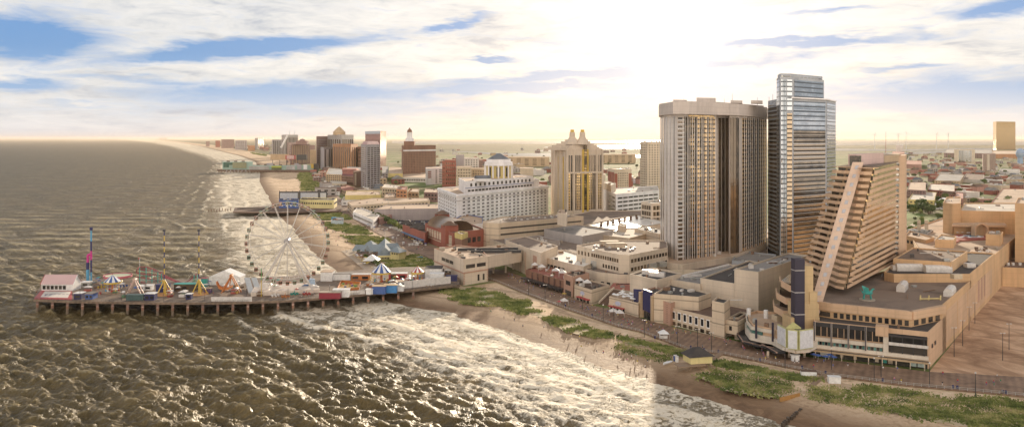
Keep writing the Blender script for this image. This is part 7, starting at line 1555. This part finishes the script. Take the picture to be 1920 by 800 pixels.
grass([(1660, 762), (1900, 776), (1980, 786), (1980, 815), (1880, 805), (1700, 782)], 2000, .6, drym)
grass([(712, 490), (745, 481), (775, 477), (800, 486), (813, 500), (808, 508), (770, 512), (745, 507), (722, 498)], 4200, 1, grassm, w=.6)
grass([(606, 417), (630, 416), (662, 421), (700, 436), (690, 440), (650, 437), (618, 428)], 3200, 1.2, grassm, w=.8)
grass([(640, 442), (690, 443), (735, 448), (718, 456), (690, 462), (665, 457)], 2800, 1.2, grassm, w=.8)
grass([(578, 392), (622, 391), (662, 412), (612, 413), (590, 408)], 2600, 1.4, grassm, w=1)
grass([(562, 322), (585, 323), (600, 352), (598, 358), (565, 358), (567, 345), (560, 335)], 2600, 2.2, grassm, w=2)
grass([(470, 286), (500, 290), (500, 293), (475, 289)], 300, 4, drym, w=6)
grass([(1886, 524), (1990, 528), (1990, 534), (1892, 532)], 500, .5, None)

# ================================================================== people
def person_mesh(pose, top, leg, hair):
    """one skinned body, posed; materials by height: shoes and trousers, shirt, skin, hair"""
    me = bpy.data.meshes.new('person'); V = []; E = []; Rd = []
    def jv(p, r): V.append(p); Rd.append(r); return len(V) - 1
    st = .28 if pose == 'walk' else .06
    pel = jv((0, 0, .95), .15); ch = jv((0, .02, 1.22), .155); sh = jv((0, .02, 1.40), .13); nk = jv((0, .01, 1.50), .06); hd = jv((0, -.01, 1.62), .10); tp = jv((0, -.01, 1.72), .085)
    E += [(pel, ch), (ch, sh), (sh, nk), (nk, hd), (hd, tp)]
    if pose == 'sit':
        V[:] = [(x, y, z - .5) for x, y, z in V]
        for s_ in (-1, 1):
            a_ = jv((s_ * .1, -.1, .42), .095); k = jv((s_ * .12, -.48, .42), .075); f = jv((s_ * .12, -.52, .06), .05); t_ = jv((s_ * .12, -.64, .04), .04); E += [(pel, a_), (a_, k), (k, f), (f, t_)]
            s2 = jv((s_ * .19, 0, .86), .065); e = jv((s_ * .25, -.08, .62), .05); w = jv((s_ * .18, -.28, .52), .035); E += [(sh, s2), (s2, e), (e, w)]
    else:
        for s_ in (-1, 1):
            a_ = jv((s_ * .10, 0, .86), .105); k = jv((s_ * .11, -s_ * st * .45 - .02, .48), .075); f = jv((s_ * .11, -s_ * st + .03, .08), .05); t_ = jv((s_ * .12, -s_ * st - .13, .04), .04); E += [(pel, a_), (a_, k), (k, f), (f, t_)]
            s2 = jv((s_ * .20, .02, 1.38), .065); e = jv((s_ * .26, s_ * st * .5 + .03, 1.10), .05); w = jv((s_ * .25, s_ * st * .9 - .1, .86), .035); hnd = jv((s_ * .25, s_ * st - .13, .78), .035); E += [(sh, s2), (s2, e), (e, w), (w, hnd)]
    me.from_pydata(V, E, []); o = bpy.data.objects.new('tmp', me); COL.objects.link(o)
    md = o.modifiers.new('s', 'SKIN'); 
    for i, r in enumerate(Rd): me.skin_vertices[0].data[i].radius = (r, r)
    me.skin_vertices[0].data[0].use_root = True
    dg = bpy.context.evaluated_depsgraph_get(); m2 = bpy.data.meshes.new_from_object(o.evaluated_get(dg)); bpy.data.objects.remove(o); m2.name = 'person'
    m2.materials.clear()
    for q in (leg, top, skin, hair): m2.materials.append(q)
    off = -.5 if pose == 'sit' else 0
    for p in m2.polygons:
        c = p.center; z = c.z - off; 
        p.material_index = 3 if z > 1.66 else (2 if z > 1.47 or (abs(c.x) > .2 and z < 1.12 and z > .7) else (1 if z > .93 else (2 if z < .45 and z > .12 and pose != 'sit' else 0))); p.use_smooth = True
    return m2
skin = paint('skin', (.45, .27, .19), .6); cl_ = dict(white=paint('white_cloth', (.75, .74, .72)), red=paint('red_cloth', (.45, .04, .04)), blue=paint('blue_cloth', (.05, .10, .35)), black=paint('black_cloth', (.02, .02, .025)), grey=paint('grey_cloth', (.25, .25, .27)), pink=paint('pink_cloth', (.55, .22, .28)), green=paint('green_cloth', (.06, .22, .10)), yellow=paint('yellow_cloth', (.6, .45, .06)))
hairm = [paint('dark_hair', (.03, .02, .015)), paint('fair_hair', (.30, .20, .10))]
PM = {}
for i, (cn, cm) in enumerate(cl_.items()):
    for ps in ('walk', 'stand', 'sit'): PM[(cn, ps)] = person_mesh(ps, cm, cl_[['black', 'blue', 'grey', 'white'][i % 4]], hairm[i % 2])
def person(x, y, z, where, grp, pose=None, s=1.0):
    cn = random.choice(list(cl_)); ps = pose or random.choice(('walk', 'walk', 'stand')); k = P(x, y, z); s *= 1.04; o = bpy.data.objects.new('person', PM[(cn, ps)]); COL.objects.link(o); o.location = k; o.rotation_euler[2] = random.uniform(0, 6.28); s *= random.uniform(.93, 1.06); o.scale = (s, s, s)
    verb = {'walk': 'walking', 'stand': 'standing', 'sit': 'sitting'}[ps]; tag(o, 'person in a %s top %s %s' % (cn, verb, where), 'person', '%s, %s top %s' % (grp, cn, verb))
def lerpx(pl, x):
    pl = sorted(pl)
    for i in range(len(pl) - 1):
        if pl[i][0] <= x <= pl[i + 1][0]: return pl[i][1] + (pl[i + 1][1] - pl[i][1]) * (x - pl[i][0]) / (pl[i + 1][0] - pl[i][0] + 1e-9)
    return pl[-1][1]
nr = [q for q in NEARE if q[0] > 900]; fr = [q for q in FAR if q[0] > 900]
for i in range(95):
    x = random.choice((random.uniform(950, 1250), random.uniform(950, 1900))); y = lerpx(fr, x) + (lerpx(nr, x) - lerpx(fr, x)) * random.uniform(.15, .95); person(x, y, G + .5, 'on the boardwalk', 'people on the boardwalk')
for i in range(45):
    x = random.uniform(955, 1160) if i < 20 else random.uniform(1160, 1560); y = lerpx(fr, x) + (lerpx(nr, x) - lerpx(fr, x)) * random.uniform(.1, .5); person(x, y, G + .5, 'on the boardwalk', 'people on the boardwalk')
bwpoly = [(x, y) for x, y in NEARE if x < 830] + [(x, y) for x, y in reversed(FAR) if x < 830]
n_ = 0
while n_ < 70:
    x, y = random.uniform(600, 810), random.uniform(372, 470)
    if pin((x, y), bwpoly): person(x, y, G + .5, 'in the far boardwalk crowd', 'far boardwalk crowd', s=1.1); n_ += 1
for i in range(55):
    u = random.random(); person(585 + 90 * u + random.uniform(-25, 25), 400 + 75 * u + random.uniform(-6, 10), G, 'on the broad beach behind the wheel', 'people on the broad beach', random.choice(('stand', 'sit', 'walk')), 1.1)
for i in range(16): person(random.uniform(700, 830), random.uniform(500, 512), G + .1, 'by the inner pier stalls', 'people by the inner pier stalls') if False else None
for i in range(22): x = random.uniform(880, 1230); y = 556 + (x - 880) * .36 + random.uniform(0, 22); person(x, y, G, 'on the near beach', 'people on the near beach', random.choice(('sit', 'stand', 'walk')))
for i in range(60): x = random.choice((random.uniform(140, 420), random.uniform(480, 600), random.uniform(660, 800))); person(x, (561 if x < 600 else 548 - (x - 600) * .03) - random.uniform(1, 28), DZ, 'among the rides on the pier', 'people on the amusement pier')
# beach umbrellas, seating promenade by the inner pier
for i in range(60):
    u = random.random(); x = 665 + 50 * u + random.uniform(-6, 14); y = 478 + 32 * u + random.uniform(-3, 5); cn, m_ = random.choice((('white', white), ('white', white), ('yellow', yelp), ('straw', paint('straw', (.45, .32, .14))))); parasol(x, y, m_, cn, G, '%s parasol on the beach terrace beside the pier' % cn, '%s parasols on the beach terrace' % cn, r=1.5)
t = tent(697, 494, 12, 3, white, 'big white marquee tent on the beach terrace by the pier', z=G)
o = sheet('terrace_sand', [(640, 470), (665, 466), (760, 515), (700, 520)], G + .06, pathm)
t = thing('beach_swimwear_kite', 'bright blue windbreak lying on the grass behind the pier mall', 'windbreak', P(787, 484)); k = P(787, 484); MB().add([(k[0] - 3, k[1] - 1, G + .2), (k[0] + 3, k[1], G + .2), (k[0] + 2, k[1] + 1, G + 1.6), (k[0] - 2, k[1], G + 1.2)], [(0, 1, 2, 3), (3, 2, 1, 0)]).build('cloth', skyb, t); t.name = 'windbreak'

# ================================================================== cars
def car_proto(mat):
    t = thing('parked_car', '', 'car', (0, 0, 0)); prof = [(-2.2, .35), (-2.2, .8), (-1.3, .95), (-.7, 1.42), (.8, 1.42), (1.5, .98), (2.2, .82), (2.2, .35)]; vs = []
    for s_ in (-.85, .85): vs += [(x, s_ * (1 if z < 1.2 else .82), z) for x, z in prof]
    k = 8; MB().add(vs, [tuple(range(k)), tuple(range(2 * k - 1, k - 1, -1))] + [(i, k + i, k + (i + 1) % k, (i + 1) % k) for i in range(k)]).build('body', mat, t)
    MB().prism([(-1.05, -.8), (1.2, -.8), (1.2, .8), (-1.05, .8)], .98, 1.3).build('window', GL['dark'], t)
    for x in (-1.4, 1.4):
        for y in (-.85, .85): MB().tube((x, y - .1, .34), (x, y + .1, .34), .34, n=8).build('wheel', dkmetal, t)
    return t
cps = [(n_, car_proto(m_)) for n_, m_ in (('white', white), ('dark', dkmetal), ('silver', galv), ('red', redp), ('blue', navy))]; usedc = set()
def put_car(x, y, rz, where, grp, z=G + .2):
    n_, p_ = random.choice(cps); lab = '%s car %s' % (n_, where); g_ = '%s cars %s' % (n_, grp)
    if n_ not in usedc: usedc.add(n_); p_.location = P(x, y, z); p_.rotation_euler[2] = rz; p_['label'] = lab; p_['group'] = g_
    else: dup(p_, P(x, y, z), lab, g_, rz)
for r_ in range(4):
    for i in range(24): put_car(745 + i * 4.6 + r_, 414 + r_ * 3.6 + i * .25, 1.5 + random.uniform(-.1, .1), 'in the lot below the blank grey wall', 'in the wall lot')
for i in range(30): put_car(1693 + (i % 10) * 3, 386 + (i // 10) * 4.5, .6, 'in the lot left of the park trees', 'in the park lot')
for i in range(26): u = i / 25; put_car(1786 - 88 * u + random.uniform(-.8, .8) - 2, 400 + 78 * u * .95, 1.25, 'along the road behind the terraced hotel', 'along the road')
for i in range(9): k = P(1818 + i * 8, 386 + (i % 3) * 3, 43); 
# ================================================================== right hand town landmarks
b = sky_t('gold_slab_hotel', 'tall gold glass slab hotel on the right horizon', 'hotel', 1862, 1868, 1904, 228, 281, GL['goldw'], side=.02)
b = sky_t('barred_apartments', 'wide grey apartment block with pale end walls', 'building', 1789, 1789.4, 1828, 281, 304, W_['cream2'], side=.03); strips(b, len(b.edges) - 1, 9, GL['blue'], (.22, .84), (5, b.z1 - 2), .6, .8, 'window_strip')
b = sky_t('brown_tower', 'brown striped tower with a pale central stripe', 'tower', 1842, 1843, 1867, 290, 328, W_['mauve'], side=.04); bands(b, len(b.edges) - 1, 18, W_['cream'], (.02, .3), (5, b.z1 - 1), .3, .6); bands(b, len(b.edges) - 1, 18, W_['cream'], (.5, .98), (5, b.z1 - 1), .3, .6); strips(b, len(b.edges) - 1, 1, W_['cream2'], (.3, .48), (2, b.z1), 1, 1.2, 'stripe')
t = thing('water_tower', 'blue domed water tower at the right edge', 'water tower', (*D(1913, 2900), G)); c_ = D(1913, 2900)
MB().lathe((*c_, 0), [(9, 0), (9, 30), (11, 34), (14, 40), (14.5, 50), (12, 58), (6, 63), (0, 65)], 18).build('tank', paint('tank_blue', (.30, .42, .60)), t); MB().lathe((*c_, 0), [(14.8, 44), (14.8, 45)], 18).build('walkway', offw, t)
t = thing('radio_mast', 'thin red lattice mast left of the wind turbines', 'mast', (*D(1661, 4800), G)); c_ = D(1661, 4800); MB().tube((*c_, 0), (*c_, ZH(246, 4800)), 1.6, .8, n=3).build('mast', redp, t)
for i, (x, yt) in enumerate(((1640, 252), (1684, 252), (1699, 250), (1756, 251), (1778, 251))):
    Yt = 7200; c_ = Vector((*D(x, Yt), 0)); hz_ = ZH(yt, Yt); t = thing('wind_turbine', 'white wind turbine on the marsh, ' + ['alone at the far left', 'left of the close pair', 'right of the close pair', 'fourth from the left', 'rightmost of the five'][i], 'wind turbine', (c_.x, c_.y, G), 'wind turbines on the marsh')
    MB().tube((c_.x, c_.y, 0), (c_.x, c_.y, hz_), 3.2, 2.0, n=8).build('tower', white, t); MB().box((c_.x, c_.y, hz_ - 2), (5, 12, 5)).build('nacelle', white, t)
    for k in range(3): a_ = k * 2.094 + i * .7 + .3; e = Vector((c_.x + math.sin(a_) * 40, c_.y - 7, hz_ + math.cos(a_) * 40)); MB().tube((c_.x, c_.y - 7, hz_), e, 2.0, .5, n=4).build('blade', white, t)
rows = [('red brick long building with pale roof on the right', [(1739, 356), (1790, 360), (1790, 347), (1745, 345)], 13, 'red', 'pale'), ('grey brown six storey block right of the terraced hotel', [(1701, 356), (1736, 358), (1736, 342), (1706, 342)], 18, 'mauve', 'tan'), ('long flat school building with grey roof', [(1752, 339), (1800, 340), (1808, 328), (1762, 326)], 14, 'tan', 'grey'),
 ('white clinic with red panels below the pink block', [(1753, 382), (1798, 384), (1802, 374), (1766, 371)], 9, 'white', 'white'), ('flat yellow tan shop row with white roof left of the clinic', [(1703, 375), (1752, 376), (1756, 361), (1715, 358)], 12, 'yellow', 'pale'), ('small pink block behind the white clinic', [(1791, 372), (1806, 373), (1806, 362), (1793, 361)], 12, 'rose', 'rose'),
 ('broad brick store with huge flat tan roof at the right', [(1858, 381), (1990, 388), (1990, 356), (1880, 354)], 10, 'red', 'tan'), ('low brown building with hip roof among trees', [(1805, 336), (1845, 338), (1845, 328), (1812, 326)], 9, 'ivory', 'brown'), ('long low white terrace near the water tower', [(1872, 323), (1912, 324), (1912, 318), (1876, 317)], 8, 'white', 'grey'),
 ('long brown mall building before the gold slab', [(1770, 287), (1860, 288), (1860, 281), (1775, 280)], 26, 'mauve', 'grey'), ('wide low complex at the foot of the gold slab', [(1855, 289), (1925, 289), (1925, 283), (1860, 283)], 24, 'orange', 'tan'), ('pale red roofed sports hall in the haze', [(1672, 288), (1696, 288), (1696, 284), (1674, 284)], 22, 'rose', 'red'), ('low rose terrace in the haze at right', [(1698, 308), (1728, 309), (1728, 302), (1700, 301)], 16, 'rose', 'red'),
 ('low building at turbine foot with stack', [(1680, 272.5), (1694, 272.5), (1694, 271), (1682, 271)], 60, 'ivory', 'grey'), ('white and tan roofs left of the park', [(1706, 390), (1745, 391), (1748, 386), (1712, 384)], 5, 'cream2', 'pale')]
for lab, px_, z_, wm, rm in rows:
    if 'R' not in rm: b = pxblock('town_building', lab, 'building', px_, z_, W_[wm], R_[rm] if rm in R_ else W_[rm])
    L_ = (b.edges[0][1] - b.edges[0][0]).length if b.edges else 0
    if 'broad' in lab or 'clinic' in lab or 'long' in lab or 'six' in lab or 'shop' in lab:
        for e_ in range(len(b.edges)): wins(b, e_, min(20, max(2, int((b.edges[e_][1] - b.edges[e_][0]).length / 5))), max(1, int(z_ / 4.5)), GL['dark'], (.03, .97), (G + 1, z_ - .5), .5, .45)
# scattered town houses: walls, pitched or flat roofs
def house_proto(i, flat):
    rr = random.Random(i); w_, d_, h_ = rr.uniform(9, 16), rr.uniform(9, 20), rr.uniform(5, 10); t = thing('town_house' if not flat else 'flat_roofed_building', '', 'house' if not flat else 'building', (0, 0, 0))
    if flat: w_ *= 1.6; d_ *= 1.4; h_ *= 1.15
    wm = [W_['red'], W_['white'], W_['cream'], W_['tan'], W_['ivory'], W_['rose'], W_['mauve'], W_['grey']][i % 8]; MB().box((0, 0, 0), (w_, d_, h_)).build('wall', wm, t)
    if flat: MB().box((0, 0, h_), (w_ + .4, d_ + .4, .5)).build('roof', [R_['pale'], R_['tan'], R_['grey'], R_['gravel']][i % 4], t); MB().box((w_ * .2, 0, h_ + .5), (3, 3, 2)).build('roof_unit', offw, t)
    else: MB().gable((0, -d_ / 2), (0, d_ / 2), w_, h_, h_ + w_ * .33).build('roof', [R_['grey'], R_['brown'], R_['red'], R_['slate']][i % 4], t)
    for k in range(3):
        for r_ in range(2): MB().box((-w_ / 2 + (k + .5) * w_ / 3, -d_ / 2 - .04, 1.2 + r_ * h_ * .45), (w_ / 6, .16, h_ * .22)).build('window', GL['dark'], t)
    return t
wn = ['red brick', 'white', 'cream', 'tan', 'ivory', 'rose', 'grey brown', 'grey']; HP = [(wn[i % 8], f_, house_proto(i, f_)) for i, f_ in enumerate([False] * 8 + [True] * 8)]; usedh = set()
def put_house(x, y, where, grp, s=1):
    i = random.randrange(16); n_, f_, p_ = HP[i]; lab = '%s %s %s' % (n_, 'flat roofed building' if f_ else 'pitched roof house', where); rz = random.choice((.35, .35 + math.pi / 2)) + random.uniform(-.05, .05)
    if i not in usedh: usedh.add(i); p_.location = P(x, y, G - .3); p_['label'] = lab; p_['group'] = lab[:60]; p_.rotation_euler[2] = rz
    else: dup(p_, P(x, y, G - .3), lab, lab[:60], rz, s)
placed = []; UA = .35; UU = (math.cos(UA), math.sin(UA)); VV = (-math.sin(UA), math.cos(UA))
def snap(p):
    a = p[0] * UU[0] + p[1] * UU[1]; b = p[0] * VV[0] + p[1] * VV[1]; a = round(a / 19) * 19; k = math.floor(b / 62); r_ = b - k * 62; b = k * 62 + (12 if r_ < 28 else 38)
    return (a * UU[0] + b * VV[0] + random.uniform(-1, 1), a * UU[1] + b * VV[1] + random.uniform(-1, 1), G)
def on_site(p, g=1.2):
    for b in ALLB:
        if b.pts and pin((p[0], p[1]), [(b.c[0] + (v[0] - b.c[0]) * g, b.c[1] + (v[1] - b.c[1]) * g) for v in b.pts]): return True
    return False
def streets(x0, x1, y0, y1):
    for k in range(-90, 140):
        b = k * 62 + 56; mb = MB(); a = -3500
        while a < 4500:
            q = (a * UU[0] + b * VV[0], a * UU[1] + b * VV[1])
            if q[1] > 200:
                px_, py_ = 960 + q[0] / q[1] * F, 260 + (H - G) * F / q[1]
                if x0 < px_ < x1 and y0 < py_ < y1 and not on_site(q): 
                    vs = [(q[0] + UU[0] * s_ * 15 + VV[0] * w_ * 4.5, q[1] + UU[1] * s_ * 15 + VV[1] * w_ * 4.5, G + .08) for s_, w_ in ((-1, -1), (1, -1), (1, 1), (-1, 1))]; mb.add(vs, [(0, 1, 2, 3)])
            a += 30
        if mb.f: o = mb.build('street', asph); o['kind'] = 'structure'
streets(1700, 1960, 292, 384); streets(740, 1235, 300, 352)
def scatter(n, x0, x1, y0, y1, pw, where, grp, smin, smax):
    c = 0; tr = 0
    while c < n and tr < n * 30:
        tr += 1; x = random.uniform(x0, x1); y = y0 + (y1 - y0) * random.random() ** pw; p = P(x, y)
        if where != 'along the distant coast': p = snap(p)
        x, y = 960 + p[0] / p[1] * F, 260 + (H - G) * F / p[1]
        if x < 560 and x < 345 + (y - 265) * 6.6: continue
        if any(abs(p[0] - q[0]) < 13 and abs(p[1] - q[1]) < 15 for q in placed): continue
        if on_site(p, 1.25): continue
        placed.append(p); put_house(x, y, where, grp, random.uniform(smin, smax)); c += 1
scatter(150, 1690, 1935, 288, 384, 1.5, 'in the right hand district', 'r', .8, 1.3)
scatter(125, 735, 1240, 282, 352, 1.3, 'in the hazy town centre', 'c', 1.0, 1.7)
scatter(45, 590, 720, 300, 372, 1.0, 'behind the far boardwalk', 'f', .8, 1.4)
scatter(25, 395, 520, 272, 290, 1.0, 'along the distant coast', 'd', 1.5, 2.4)

for i in range(44):
    while True:
        x, y = random.uniform(598, 800), random.uniform(335, 466)
        if pin((x, y), bwpoly): break
    k = Vector(P(x, y, G + .5)); cn, m_ = random.choice((('white', white), ('blue', bluep), ('brown', R_['brown']), ('white', white))); o = thing('rolling_cart', '%s topped rolling cart in the far boardwalk crowd' % cn, 'cart', tuple(k), '%s rolling carts' % cn)
    MB().box((k.x, k.y, k.z + .5), (1.8, 2.4, 1)).build('body', offw, o); MB().box((k.x, k.y, k.z + 2.2), (2.2, 2.8, .25)).build('canopy', m_, o)
    for a in (-.9, .9): MB().tube((k.x + a, k.y, k.z), (k.x + a, k.y, k.z + 2.2), .06, n=4).build('post', dkmetal, o)

for i in range(45):
    x, y = random.uniform(1695, 1935), 288 + 96 * random.random() ** 1.3; p = P(x, y)
    b = p[0] * VV[0] + p[1] * VV[1]; k = math.floor(b / 62); b2 = k * 62 + random.choice((49, 63)); a = p[0] * UU[0] + p[1] * UU[1]; q = (a * UU[0] + b2 * VV[0], a * UU[1] + b2 * VV[1])
    if not on_site(q): plant_tree(960 + q[0] / q[1] * F, 260 + (H - G) * F / q[1], random.uniform(.7, 1.2), 'street tree between the low houses on the right', 'street trees on the right')
for i in range(28):
    x, y = random.uniform(735, 1235), 292 + 62 * random.random() ** 1.3; p = P(x, y)
    if not on_site(p): plant_tree(x, y, random.uniform(.8, 1.3), 'street tree in the hazy town centre', 'street trees in the town centre')
flush()
